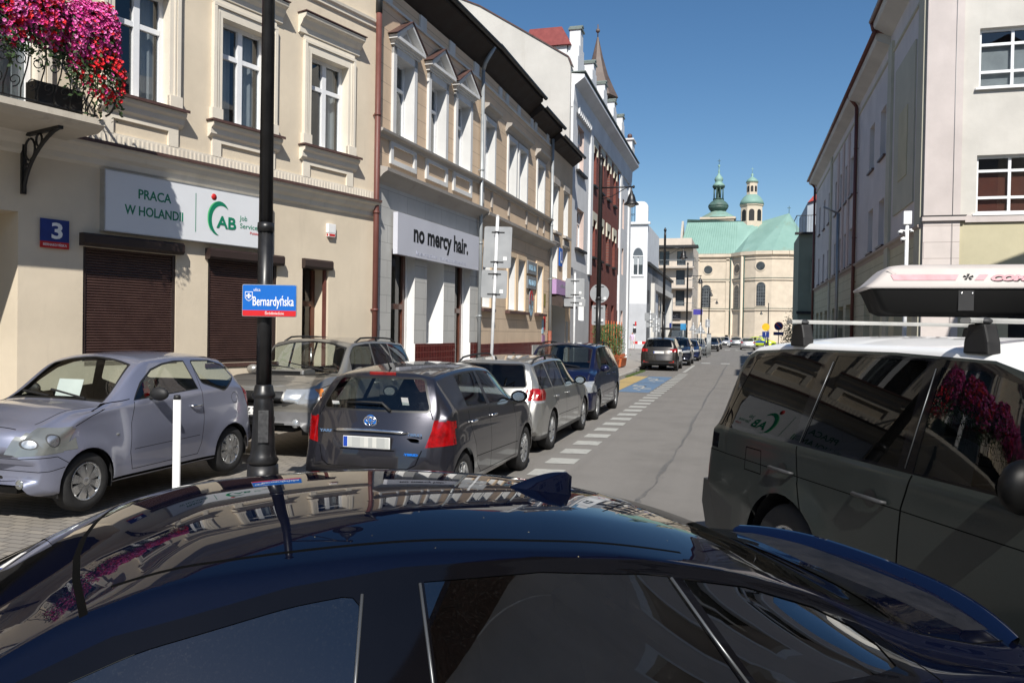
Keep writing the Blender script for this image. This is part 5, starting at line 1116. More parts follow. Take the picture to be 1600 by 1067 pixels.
# --- green corner house and neighbours beyond the institutional building ---
GRW = plaster('green_wall', (.22, .25, .195), .4); B10 = Facade((4.2, 64), (1, 0), 'green_house', 'dark green house with an arched window and balcony railing beyond the long building')
m = MB(); wallgrid(m, 0, 3.2, -.05, 9.5, [(1.0, 2.0, 5.2, 7.5, .25)]); bodybox(m, 0, 3.2, -.05, 9.5, 6); m.face([(0, 0, 9.5), (0, 3.2, 9.5), (-6, 3.2, 9.5), (-6, 0, 9.5)]); B10.put(m, 'wall', GRW); window(B10, 1.0, 2.0, 5.2, 7.5, -.2, 'v2', mat=TRG)
m = MB(); m.box(0, .06, .85, 1.0, 5.1, 7.6); m.box(0, .06, 2.0, 2.15, 5.1, 7.6); m.prism([(.85, 7.5), (2.15, 7.5)]+[(1.5+.65*math.cos(a), 7.5+.45*math.sin(a)) for a in [i*math.pi/8 for i in range(9)]][1:-1], lambda a, b, h: (h, a, b), 0, .06); m.box(0, .12, .8, 2.2, 5.0, 5.1); B10.put(m, 'window_surround', GRW)
m = MB(); m.box(-.2, .3, -.3, 3.2, 9.5, 9.65); m.box(0, .2, -.1, 3.2, 3.5, 3.7); B10.put(m, 'balcony', M['dark']); m = MB()
for k in range(16): m.box(.2, .23, -.2+k*.2, -.18+k*.2, 9.65, 10.9)
m.bar((.21, -.2, 10.9), (.21, 3.1, 10.9), .05); m.bar((.21, -.2, 10.9), (-3, -.2, 10.9), .05); B10.put(m, 'railing', IRON)
m = MB(); m.box(-1.2, -.6, 1.2, 1.8, 9.66, 10.3); B10.put(m, 'balcony_table', M['dark'])
B11 = Facade((4.9, 66), (1, 0), 'blue_grey_house', 'tall blue-grey rendered house with small red roof behind the green house'); m = MB(); m.box(-12, 0, .8, 4, 0, 13.5); m.prism([(0, 0), (0.9, 0), (.9, 13.2), (0, 12.2)], lambda a, b, h: (h, a, b), -9, -.1); B11.put(m, 'wall', plaster('bluegrey', (.33, .37, .42), .3)); m = MB(); m.prism([(0, 12.2), (.9, 13.3), (1.2, 14.6), (2.2, 14.9), (4, 13.5)], lambda a, b, h: (h, a, b), -8, .15); B11.put(m, 'roof', plain('roof_bright_red', (.42, .05, .04), .5)); m = MB(); m.box(-1, -.4, .9, 1.3, 13.5, 15.6); m.box(-1.05, -.35, .85, 1.35, 15.6, 15.72); B11.put(m, 'chimney', WHL)
m = MB(); m.box(.02, .06, 1.2, 1.7, 10.8, 12.2); m.box(.02, .06, 2.2, 2.6, 10.8, 12.2); B11.put(m, 'window', M['dark'])
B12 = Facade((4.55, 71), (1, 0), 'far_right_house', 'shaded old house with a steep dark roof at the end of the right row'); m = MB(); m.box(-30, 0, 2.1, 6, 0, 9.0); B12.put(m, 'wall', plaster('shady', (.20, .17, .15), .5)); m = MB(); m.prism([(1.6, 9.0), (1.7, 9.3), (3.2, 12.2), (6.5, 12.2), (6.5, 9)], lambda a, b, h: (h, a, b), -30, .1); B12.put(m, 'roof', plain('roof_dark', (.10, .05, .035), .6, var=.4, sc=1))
m = MB(); m.box(.02, .08, 2.5, 3.3, 3.4, 4.6); B12.put(m, 'shop_board', M['white'])
# low houses closing the sides of the far street and sky line behind
for i, (x0, x1, Y, h_, mt, lb) in enumerate(((18, 60, 200, 14, BG, 'beige block to the right of the church, mostly hidden'), (-70, -15, 210, 13, CRM, 'cream block left of the church, mostly hidden'))):
    F = Facade((x0, Y), (1, 0), 'distant_house', lb); m = MB(); m.box(-15, 0, 0, x1-x0, -.5, h_); F.put(m, 'wall', mt); m = MB(); m.prism([(.5, h_), (-7, h_+4), (-15.5, h_)], lambda a, b, h: (a, h, b), -.3, x1-x0+.3); F.put(m, 'roof', M['tin'])
# ---------------- street furniture ----------------
BLK = plain('cast_iron', (.012, .012, .013), .38, var=.25, sc=8)
def lamp(x, y, label, arm=1, detail=True, h_=7.35, z0=0, ang=0):
    r = empty('street_lamp', (x, y, z0), ang, label, 'street lamp', 'black lamps along the left kerb'); m = MB(); n = 24 if detail else 12
    m.lathe([(.24, 0), (.25, .04), (.22, .08), (.215, .14), (.19, .20), (.165, .30), (.16, .42)], (0, 0, 0), n); m.lathe([(.140, .42), (.165, .47), (.135, .52), (.125, .60), (.105, 1.05), (.098, 1.12)], (0, 0, 0), n)
    m.lathe([(.098, 1.12), (.122, 1.15), (.124, 1.18), (.105, 1.21), (.095, 1.26), (.082, 1.28)], (0, 0, 0), n); m.link('lamp_base', BLK, r)
    m = MB(); m.lathe([(.080, 1.27), (.078, 2.9)], (0, 0, 0), n, flute=.10 if detail else 0); m.lathe([(.084, 2.9), (.088, 2.95), (.084, 3.0)], (0, 0, 0), n); m.lathe([(.073, 3.0), (.060, h_-.3), (.05, h_-.05)], (0, 0, 0), n, flute=.10 if detail else 0); m.lathe([(.06, h_-.06), (.08, h_), (.03, h_+.12), (.001, h_+.14)], (0, 0, 0), 12); m.link('pole', BLK, r)
    if detail: ha = -1.0-ang; m = MB(); m.rbox((.122*math.cos(ha), .122*math.sin(ha), .84), (.014, .105, .34), (math.cos(ha), math.sin(ha), .08), (-math.sin(ha), math.cos(ha), 0)); m.link('hatch', plain('hatch_iron', (.035, .035, .037), .5, var=.4, sc=30), r, bevel=.005)
    zc = h_-.95; m = MB(); m.tube([(0, 0, zc), (1.02*arm, 0, zc)], .025, 8); m.tube([(.05*arm, 0, zc-.35), (.35*arm, 0, zc-.28), (.7*arm, 0, zc-.08), (.85*arm, 0, zc)], .014, 6); m.lathe([(.05, zc-.07), (.06, zc), (.05, zc+.07)], (0, 0, 0), 10); spheroid(m, (1.03*arm, 0, zc), (.04, .04, .05)); a_ = m.link('lamp_arm', BLK, r)
    m = MB(); X = .97*arm; m.lathe([(.02, zc), (.02, zc-.12), (.04, zc-.14), (.05, zc-.20), (.09, zc-.25), (.12, zc-.34), (.145, zc-.45), (.235, zc-.53), (.235, zc-.55), (.14, zc-.53)], (X, 0, 0), 20, cap=False); m.link('lamp_shade', BLK, r)
    m = MB(); spheroid(m, (X, 0, zc-.55), (.125, .125, .09), 16, 8); m.link('globe', plain('globe', (.6, .6, .57), .25), r)
    return r
lamp(-4.88, 7.46, 'tall black fluted lamp post nearest the camera, carrying the blue street name sign', ang=.15)
lamp(-4.27, 24.8, 'black lamp post behind the navy people carrier, round sign back fixed to it', ang=.0)
lamp(-3.9, 43.0, 'black lamp post beside the dark SUV seen from behind', detail=False); lamp(-4.0, 64, 'black lamp post in front of the apartment block', detail=False); lamp(-3.9, 86, 'thin far lamp post left of the church side window', detail=False); lamp(-3.9, 108, 'farthest thin lamp post, lamp head against the church window', detail=False)
lp_ = lamp(px_at(1199.5, 120), 120, 'small distant lamp post in front of the church apse', arm=-1, detail=False, h_=6.3); lp_['group'] = 'lamps by the church'
# street name sign
ang = .29; sx, sy = -4.88+.10*math.sin(.29+.0), 7.46-.12; sn = empty('street_name_sign', (sx, sy, 2.17), -.275+math.pi/2-.02 if False else 0, 'blue and red street name sign Bernardyńska on the black lamp post', 'sign'); sn.rotation_euler = (0, 0, YAW+.0); 
BLUE = plain('sign_blue', (.005, .12, .48), .3, var=.03); REDS = plain('sign_red', (.55, .015, .02), .3, var=.03)
def rr_(x0, x1, z0, z1, r=.02): return rpoly([(x0, z0), (x1, z0), (x1, z1), (x0, z1)], r, 3)
fx = lambda a, b, h: (a, -h, b)
m = MB(); m.prism([(-.185, -.105), (.375, -.105), (.375, .15), (.365, .16), (-.175, .16), (-.185, .15)], fx, .012, .018); m.link('blue_field', BLUE, sn); m = MB(); m.prism([(-.175, -.165), (.365, -.165), (.375, -.155), (.375, -.105), (-.185, -.105), (-.185, -.155)], fx, .012, .018); m.link('red_field', REDS, sn)
m = MB(); m.prism(rr_(-.192, .382, -.172, .167), fx, .0, .0115); m.box(-.06, .16, -.0, .1, -.02, .02); m.link('back_plate', M['alu'], sn)
UX = (1, 0, 0)
txt('Bernardyńska', (.135, -.0195, -.055), UX, UZ, h=.10, w=.43, mat=M['white'], parent=sn, bold=.0012); txt('ulica', (-.035, -.0195, .095), UX, UZ, h=.035, w=.07, mat=M['white'], parent=sn); txt('Śródmieście', (.15, -.0195, -.148), UX, UZ, h=.03, w=.2, mat=M['white'], parent=sn)
m = MB(); sh = [(-.04, .045), (.04, .045), (.04, -.02), (.02, -.045), (0, -.055), (-.02, -.045), (-.04, -.02)]; sc_ = lambda k: [(-.12+a*k, .045+b*k) for a, b in sh]
m.prism(sc_(1), fx, .018, .020, 0); m.prism(sc_(.86), fx, .020, .0215, 1)
for a in range(4): t = a*math.pi/2; m.prism([(-.12+.005*math.cos(t+1.57), .045+.005*math.sin(t+1.57)), (-.12+.028*math.cos(t+.38), .045+.028*math.sin(t+.38)), (-.12+.028*math.cos(t-.38), .045+.028*math.sin(t-.38)), (-.12+.005*math.cos(t-1.57), .045+.005*math.sin(t-1.57))], fx, .0215, .023, 0)
m.link('coat_of_arms', [M['white'], BLUE], sn)
# bollard
m = MB(); m.lathe([(.045, 0), (.045, .02), (.040, .03), (.040, 1.09)], (0, 0, 0), 20); b_ = m.link('bollard', M['white']); b_.location = (-5.83, 7.28, 0); tag(b_, 'slim white bollard with a black cap in front of the lilac hatchback', 'bollard'); m = MB(); m.lathe([(.036, 1.085), (.037, 1.12), (.03, 1.14), (.001, 1.145)], (0, 0, 0), 20); m.link('cap', M['dark'], b_)
# sign posts seen from behind
def signpost(x, y, h_, plates, label, lean=0, r=.035, z0=.12, ang=0, grp='grey backs of traffic signs'):
    o = empty('road_sign', (x, y, z0), ang, label, 'road sign', grp); o.rotation_euler = (0, lean, ang); m = MB(); m.tube([(0, 0, 0), (0, 0, h_)], r, 12); m.lathe([(r+.006, h_), (r+.006, h_+.02), (.01, h_+.03)], (0, 0, 0), 12); m.link('pole', plain('postwhite', (.62, .63, .64), .45), o)
    for kind, cx, cz, w_, hh in plates:
        m = MB(); y0 = -r-.0 if False else .0
        if kind == 'r': m.prism([(cx+a, cz+b) for a, b in rr_(-w_/2, w_/2, -hh/2, hh/2, .04)], fx, -.055, -.045)
        elif kind == 'c': m.prism([(cx+w_/2*math.cos(a), cz+w_/2*math.sin(a)) for a in [i*.2618 for i in range(24)]], fx, -.055, -.045)
        elif kind == 't': m.prism([(cx-w_/2, cz-hh/2), (cx+w_/2, cz-hh/2), (cx, cz+hh/2)], fx, -.055, -.045)
        b_ = m.link('sign_plate', M['signback'], o); m = MB()
        for dz in ((-.36, .36) if hh > .3 else (0,)): m.box(cx-.14, cx+.14, .036, .045, cz+dz*hh-.012, cz+dz*hh+.012); m.rbox((0, -.0, cz+dz*hh), (.09, .09, .03))
        m.link('clamp', M['dark'], b_)
        m = MB(); m.box(cx+w_*.22, cx+w_*.30+.03, .036, .0445, cz-hh*.32, cz-hh*.32+.08); m.link('sticker', M['white'], b_)
    return o
signpost(-5.12, 16.25, 4.2, [('r', .02, 3.55, .60, .88), ('r', -.02, 2.76, .56, .60)], 'pair of grey sign backs on a leaning white pole behind the silver estate car', .028, ang=.15)
signpost(-5.2, 25.6, 3.68, [('r', 0, 3.2, .62, .62), ('r', -.0, 2.72, .70, .26)], 'pair of grey sign backs on a white pole behind the navy people carrier', ang=.1)
sg_ = signpost(-4.27, 24.8, 3.6, [('c', .02, 3.10, .60, .60), ('r', .0, 2.42, .42, .62)], 'round and square grey sign backs fixed on the second lamp post', z0=0, r=.02, ang=.1)
for px, Y, h_, pl, lb in ((1015.5, 62, 3.6, [('r', 0, 3.1, .9, .62), ('r', 0, 2.5, .7, .4)], 'grey sign back left of the third lamp post'), (1025, 66, 3.3, [('r', 0, 2.8, .62, .62), ('r', 0, 2.2, .62, .5)], 'square grey sign back on a white pole, right of another one'), (1082.5, 92, 3.1, [('t', 0, 2.6, .95, .85)], 'triangular sign back, smaller and left of the other triangle'), (1094, 75, 2.9, [('t', 0, 2.35, .95, .85)], 'triangular sign back over the fenced car'), (1105, 90, 3.6, [('r', 0, 3.0, .5, .85)], 'narrow tall grey sign back before the church wall')):
    signpost(px_at(px, Y), Y, h_, pl, lb, z0=0)
def bluesign(px, Y, z, w_, hh, mt, lb, shape='r', pole=True, extra=None):
    x = px_at(px, Y); o = empty('road_sign', (x, Y, 0), 0, lb, 'road sign'); m = MB()
    if shape == 'c': m.prism([(w_/2*math.cos(a), z+w_/2*math.sin(a)) for a in [i*.2618 for i in range(24)]], fx, .04, .05)
    else: m.prism([(a, z+b) for a, b in rr_(-w_/2, w_/2, -hh/2, hh/2, .04)], fx, .04, .05)
    m.link('sign_plate', mt, o)
    if pole: m = MB(); m.tube([(0, 0, 0), (0, 0, z+hh/2)], .035, 8); m.link('pole', M['steel'], o)
    if extra: extra(o, z)
    return o
bluesign(1067, 64, 2.4, .42, .5, plain('parkblue', (.03, .22, .45), .5), 'light blue parking sign beside the fourth lamp post'); bluesign(1089.5, 100, 4.5, 1.1, .65, plain('violet', (.06, .05, .30), .4), 'violet street sign high on a thin pole before the church'); bluesign(1047, 43, 2.3, .12, .25, M['navy'], 'small blue sign wrapped on the third lamp post', pole=False)
def ex1(o, z): m = MB(); m.prism([(a, z-.85+b) for a, b in rr_(-.38, .38, -.32, .32, .04)], fx, .04, .05); m.link('sign_plate', M['navy'], o); m = MB(); m.tube([(0, -.03, z-1.1), (0, -.03, z-.6)], .03, 5); m.link('symbol', M['white'], o)
bluesign(1196, 95, 2.75, .85, .85, M['yellow'], 'round yellow sign above a small navy plate, right of the church downpipe', 'c', True, ex1)
def ex2(o, z):
    m = MB(); m.prism([(.33*math.cos(a), z+.33*math.sin(a)) for a in [i*.2618 for i in range(24)]], fx, .05, .055); m.link('sign_face', M['navy'], o); m = MB(); m.bar((-.25, -.058, z+.25), (.25, -.058, z-.25), .01, .09); m.link('red_bar', REDS, o); m = MB(); m.prism([(a, z-.7+b) for a, b in rr_(-.45, .45, -.15, .15, .03)], fx, .04, .05); m.link('sign_plate', M['navy'], o)
bluesign(1216, 78, 2.7, .8, .8, REDS, 'round no-stopping sign, blue with a red rim, right of the yellow sign', 'c', True, ex2)
# CCTV pole
o = empty('camera_pole', (4.0, 22.0, .12), 0, 'white pole with a box and security cameras in front of the pale corner', 'camera pole'); m = MB(); m.tube([(0, 0, 0), (0, 0, 4.62)], .045, 12); m.link('pole', plain('polewhite', (.66, .67, .68), .4), o); m = MB(); m.box(-.095, .095, -.07, .07, 4.60, 4.93); m.link('cabinet', M['white'], o, bevel=.015)
for x, z, r in ((-.17, 4.40, .06), (-.10, 4.22, .07), (.10, 4.42, .04)): m = MB(); m.tube([(0, 0, z+.03), (x, -.06, z+.05)], .02, 6); spheroid(m, (x, -.08, z), (r, r, r*.8)); c_ = m.link('security_camera', M['white'], o); m = MB(); spheroid(m, (x, -.10, z-r*.45), (r*.6, r*.6, r*.5)); m.link('camera_dome', M['dark'], c_)
m = MB(); m.tube([(0, 0, 0), (0, 0, 7)], .07, 10); m.tube([(0, 0, 7), (-.6, 0, 7.3)], .04, 8); o = m.link('lamp_post', M['steel']); o.location = (3.95, 36.5, .1); tag(o, 'plain grey post in front of the long building by its downpipe', 'post')
# red and white barrier posts, mesh fence, planters, trellis
o = empty('barrier', (px_at(1003, 76), 76, .1), 0, 'red and white street barrier board near the pedestrian', 'barrier')
for k, mt in enumerate((M['redsat'], M['white'], M['redsat'], M['white'])): m = MB(); m.box(-.8+k*.4, -.4+k*.4, -.02, .02, .7, .95); m.link('board', mt, o)
m = MB(); m.tube([(-.7, 0, 0), (-.7, 0, 2.6)], .04, 6); m.tube([(.7, 0, 0), (.7, 0, .95)], .04, 6); m.link('post', M['white'], o); m = MB(); m.rbox((-.7, -.05, 2.5), (.35, .04, .12)); m.rbox((-.72, -.04, 1.95), (.3, .2, .45)); m.link('warning_lamp', M['dark'], o); m = MB(); m.rbox((-.62, -.06, 2.62), (.14, .06, .4)); m.link('red_tag', M['redsat'], o)
MESHM = plain('galvanised', (.45, .47, .48), .4, .5)
def fence(x0, y0, x1, y1, h_, lb):
    o = empty('mesh_fence', (0, 0, 0), 0, lb, 'fence', 'temporary mesh fence panels'); m = MB(); a = Vector((x0, y0, 0)); b = Vector((x1, y1, 0)); L = (b-a).length; n = max(4, int(L/.16))
    for k in range(n+1): p = a+(b-a)*k/n; m.tube([(p.x, p.y, .1), (p.x, p.y, h_)], .009, 3)
    for k in range(7): z = .1+(h_-.1)*k/6; m.tube([(x0, y0, z), (x1, y1, z)], .008, 3)
    m.link('mesh', MESHM, o); m = MB()
    for p in (a, b): m.tube([(p.x, p.y, 0), (p.x, p.y, h_+.02)], .025, 6)
    for z in (.1, h_): m.tube([(x0, y0, z), (x1, y1, z)], .022, 6)
    m.link('fence_frame', MESHM, o); return o
fence(-4.6, 64.5, -2.45, 64.5, 1.9, 'mesh fence panel across the front of the fenced grey car'); fence(-2.45, 64.5, -2.40, 72.0, 1.9, 'mesh fence panel along the road side of the fenced grey car')
OR = plain('orange_paint', (.42, .10, .025), .6, var=.15)
for i, (y0, lb) in enumerate(((35.2, 'nearest orange planter with trellised shrub, behind the navy people carrier'), (37.6, 'middle orange planter with trellised shrub beside the brick house'), (40.2, 'farthest orange planter with trellised shrub, at the end of the row'))):
    o = empty('planter', (-5.95, y0, .17), 0, lb, 'planter', 'orange planters with trellised shrubs'); m = MB(); m.prism([(-.34, 0), (.34, 0), (.40, .42), (-.40, .42)], lambda a, b, h: (a, h, b), -.95, .95); m.link('planter_box', OR, o, bevel=.015); m = MB()
    for yy in (-.85, 0, .85): m.tube([(.1, yy, .3), (.1, yy, 2.25)], .022, 6)
    m.link('stake', OR, o); m = MB(); r4 = random.Random(i)
    for k in range(3200):
        t = r4.random()**.8; y = r4.uniform(-1.0, 1.0); z = .45+1.65*t; x = r4.gauss(.02, .14*(1.2-t*.5)); s = r4.uniform(.02, .05); a = Vector((r4.gauss(0, 1), r4.gauss(0, 1), r4.gauss(0, .6))).normalized(); b = a.orthogonal().normalized()
        if math.sin(y*6+i)*.5+math.sin(z*5+y*3)*.5 < -.45+.3*t and r4.random() < .8: continue
        m.face([(x, y, z), tuple(Vector((x, y, z))+a*s+b*s*.5), tuple(Vector((x, y, z))+a*s*2), tuple(Vector((x, y, z))+a*s-b*s*.5)])
    m.link('foliage', plain('shrub_leaf', (.06, .11, .03), .7, var=.5, sc=15), o, norm=False); m = MB()
    for k in range(12): y = r4.uniform(-.9, .9); m.tube([(0, y, .35), (r4.gauss(0, .05), y+r4.gauss(0, .1), 1.2), (r4.gauss(0, .06), y+r4.gauss(0, .15), 2.0)], .01, 4)
    m.link('stem', WOOD, o)
    m = MB()
    for k in range(120): a = r4.random()*6.28; y = r4.uniform(-.9, .9); m.face([(r4.uniform(-.3, .35), y, .40), (r4.uniform(-.35, .45), y+.05, .55+r4.random()*.12), (r4.uniform(-.3, .4), y-.04, .5)])
    m.link('ground_flowers', plain('rustflower', (.25, .06, .02), .8, var=.5, sc=20), o, norm=False)
# ivy on the far right
m = MB(); r4 = random.Random(9)
for k in range(900): p = Vector((px_at(1234, 72)+r4.gauss(0, .35), 72+r4.gauss(0, .4), abs(r4.gauss(1.5, .9)))); s = .09; m.face([tuple(p), tuple(p+Vector((s, 0, s*r4.random()))), tuple(p+Vector((0, s*r4.random(), s)))])
o = m.link('shrub', LEAF, norm=False); tag(o, 'dark green bush at the foot of the right-hand row of houses', 'bush')
# concrete litter bin edge and pavement bollards are left out: nothing of them shows
# pedestrian
def person(x, y, z):
    me = bpy.data.meshes.new('person'); V_ = [(0, 0, .92), (0, 0, 1.15), (0, 0, 1.38), (0, .01, 1.50), (0, 0, 1.60), (0, -.01, 1.70), (-.10, 0, .88), (-.11, .10, .48), (-.11, .02, .06), (-.11, -.12, .03), (.10, 0, .88), (.10, -.12, .50), (.10, -.26, .10), (.10, -.38, .06), (-.19, 0, 1.38), (-.24, .06, 1.12), (-.22, -.06, .90), (.19, 0, 1.38), (.25, -.04, 1.12), (.24, -.18, .95)]
    E_ = [(0, 1), (1, 2), (2, 3), (3, 4), (4, 5), (0, 6), (6, 7), (7, 8), (8, 9), (0, 10), (10, 11), (11, 12), (12, 13), (2, 14), (14, 15), (15, 16), (2, 17), (17, 18), (18, 19)]
    me.from_pydata(V_, E_, []); o = bpy.data.objects.new('person', me); SC.collection.objects.link(o); sm = o.modifiers.new('s', 'SKIN'); R = [.15, .14, .15, .06, .09, .085, .10, .07, .045, .04, .10, .07, .045, .04, .07, .045, .035, .07, .045, .035]
    for i, r in enumerate(R): me.skin_vertices[0].data[i].radius = (r, r)
    me.skin_vertices[0].data[0].use_root = True; s2 = o.modifiers.new('u', 'SUBSURF'); s2.levels = 1; s2.render_levels = 1
    dg = bpy.context.evaluated_depsgraph_get(); m2 = bpy.data.meshes.new_from_object(o.evaluated_get(dg)); bpy.data.objects.remove(o)
    for mt in (plain('shirt', (.55, .42, .55), .8), plain('trousers', (.6, .58, .56), .8), plain('skin', (.42, .24, .17), .6), plain('hair', (.02, .012, .01), .8)): m2.materials.append(mt)
    for p in m2.polygons:
        c = p.center; p.use_smooth = True
        p.material_index = 3 if (c.z > 1.66 or (c.z > 1.54 and c.y > .02)) else 2 if (c.z > 1.47 or c.z < .12 or (abs(c.x) > .19 and c.z < 1.2)) else 1 if c.z < .92 else 0
    o = bpy.data.objects.new('person', m2); SC.collection.objects.link(o); o.location = (x, y, z); o.rotation_euler = (0, 0, .3); tag(o, 'pedestrian in a pale lilac top and light trousers walking on the left pavement', 'person')
person(-10.2, 79.3, .2)
# ---------------- cars ----------------
def mk(L, W, H, cl, z0, xc, zc, xh, xr, zrr, xb, zb2, tail, zbf, zbr, rw=.70, hw=.80, xm=None, zd=.30, dz=.0, rise=.02):
    w = W/2; xm = xm or (xh+.45); lp = lambda a, b, t: a+(b-a)*t; bz = lambda x: lp(zbf, zbr, (x-xc)/(xb-xc))
    K = [(0, cl+.14, .86*w, .90*w, .86*w, z0-zd, .68*w, z0-zd+.10, z0-zd+.14),
         (.05, cl+.05, .91*w, .95*w, .92*w, z0-.20, .74*w, z0-.10, z0-.06),
         (.14, cl+.02, .94*w, .97*w, .94*w, z0-.12, .77*w, z0-.03, z0+.01),
         (.34, cl, .95*w, .985*w, .95*w, z0-.05, hw*w, z0+.03, z0+.065),
         (xc*.68, cl, .955*w, w, .955*w, lp(z0, zbf, .66), hw*w, lp(z0, zc, .78), lp(z0, zc, .80)+.035),
         (xc, cl, .955*w, w, .95*w, zbf, (hw+.02)*w, zc-.025, zc+rise),
         (xh, cl, .955*w, w, .95*w, bz(xh), rw*w, H-.085, H-.02),
         (xm, cl, .955*w, w, .95*w, bz(xm), rw*w, H-.055, H),
         (xr, cl, .955*w, w, .945*w, bz(xr), rw*.97*w, zrr-.06, zrr),
         (xb, cl+.02, .95*w, .985*w, .92*w, min(zbr, zb2-.06), (hw-.02)*w, zb2-.035, zb2)]
    for i, (x, z) in enumerate(tail):
        t = (i+1)/len(tail); K.append((x, cl+.05+.10*t, (.93-.05*t)*w, (.975-.06*t)*w, (.91-.05*t)*w, z-.09, (hw-.04)*w, z-.035, z))
    return K
def place(root, x, y, z, ang): root.location = (x, y, z); root.rotation_euler = (0, 0, ang)
NEG = -math.pi/2; POS = math.pi/2
def crv(x0, y0, x1, k, n=7, y1=None):
    """curved end line for windscreen outlines in top view: returns points from -y to +y"""
    y1 = y1 or y0; return [(x0+k*(1-(2*i/n-1)**2), -y0+(2*y0)*i/n) for i in range(n+1)]
def wscreen(c, xa, ya, ka, xb, yb, kb, tg, over=(0,), ax='t', xr=None):
    A = crv(xa, ya, 0, ka); B = crv(xb, yb, 0, kb); return c.clip(A+B[::-1], 't', tg, 0, over, xr)
TAGS = lambda glass_, head, tail, glassr=None, seam=None: {1: ('side_window', glass_, .003), 2: ('windshield', M['cglass'], .003), 3: ('rear_window', glassr or glass_, .003), 4: ('headlight', head, -.002), 5: ('tail_light', tail, -.003), 6: ('grille', M['grille'], .006), 7: ('reflector', M['rim'], .002), 8: ('bezel', M['plastic'], 0)}
M['grille'] = plain('grille', (.01, .01, .01), .35)
def framed(c, poly, tg, side=2, fr=.018, ax='s', over=(0,), tf=91):
    """glass with a black rubber frame round it"""
    cx = sum(p[0] for p in poly)/len(poly); cy = sum(p[1] for p in poly)/len(poly)
    out = []; n = len(poly)
    ar = sum(poly[i-1][0]*poly[i][1]-poly[i][0]*poly[i-1][1] for i in range(n)); sg = 1 if ar > 0 else -1
    for i in range(n):
        a = Vector(poly[i-1]); p = Vector(poly[i]); b = Vector(poly[(i+1) % n]); d1 = (p-a); d2 = (b-p)
        if d1.length < 1e-6: d1 = d2
        if d2.length < 1e-6: d2 = d1
        d = (d1.normalized()+d2.normalized()); 
        if d.length < 1e-3: d = d1
        d.normalize(); nn = Vector((d.y, -d.x))*sg; out.append(tuple(p+nn*fr))
    c.clip(out, ax, tf, side, over); c.clip(poly, ax, tg, side, over+(tf,))
def arches(c):
    for x in c.wx: c.clip(arc(x, c.wr, c.ra, 30), 's', 99, 2, (0, 90, 91, 92, 93, 94))
def lower(c, z, tg=92, x0=-1, x1=9): c.clip([(x0, -1), (x1, -1), (x1, z), (x0, z)], 's', tg, 2)

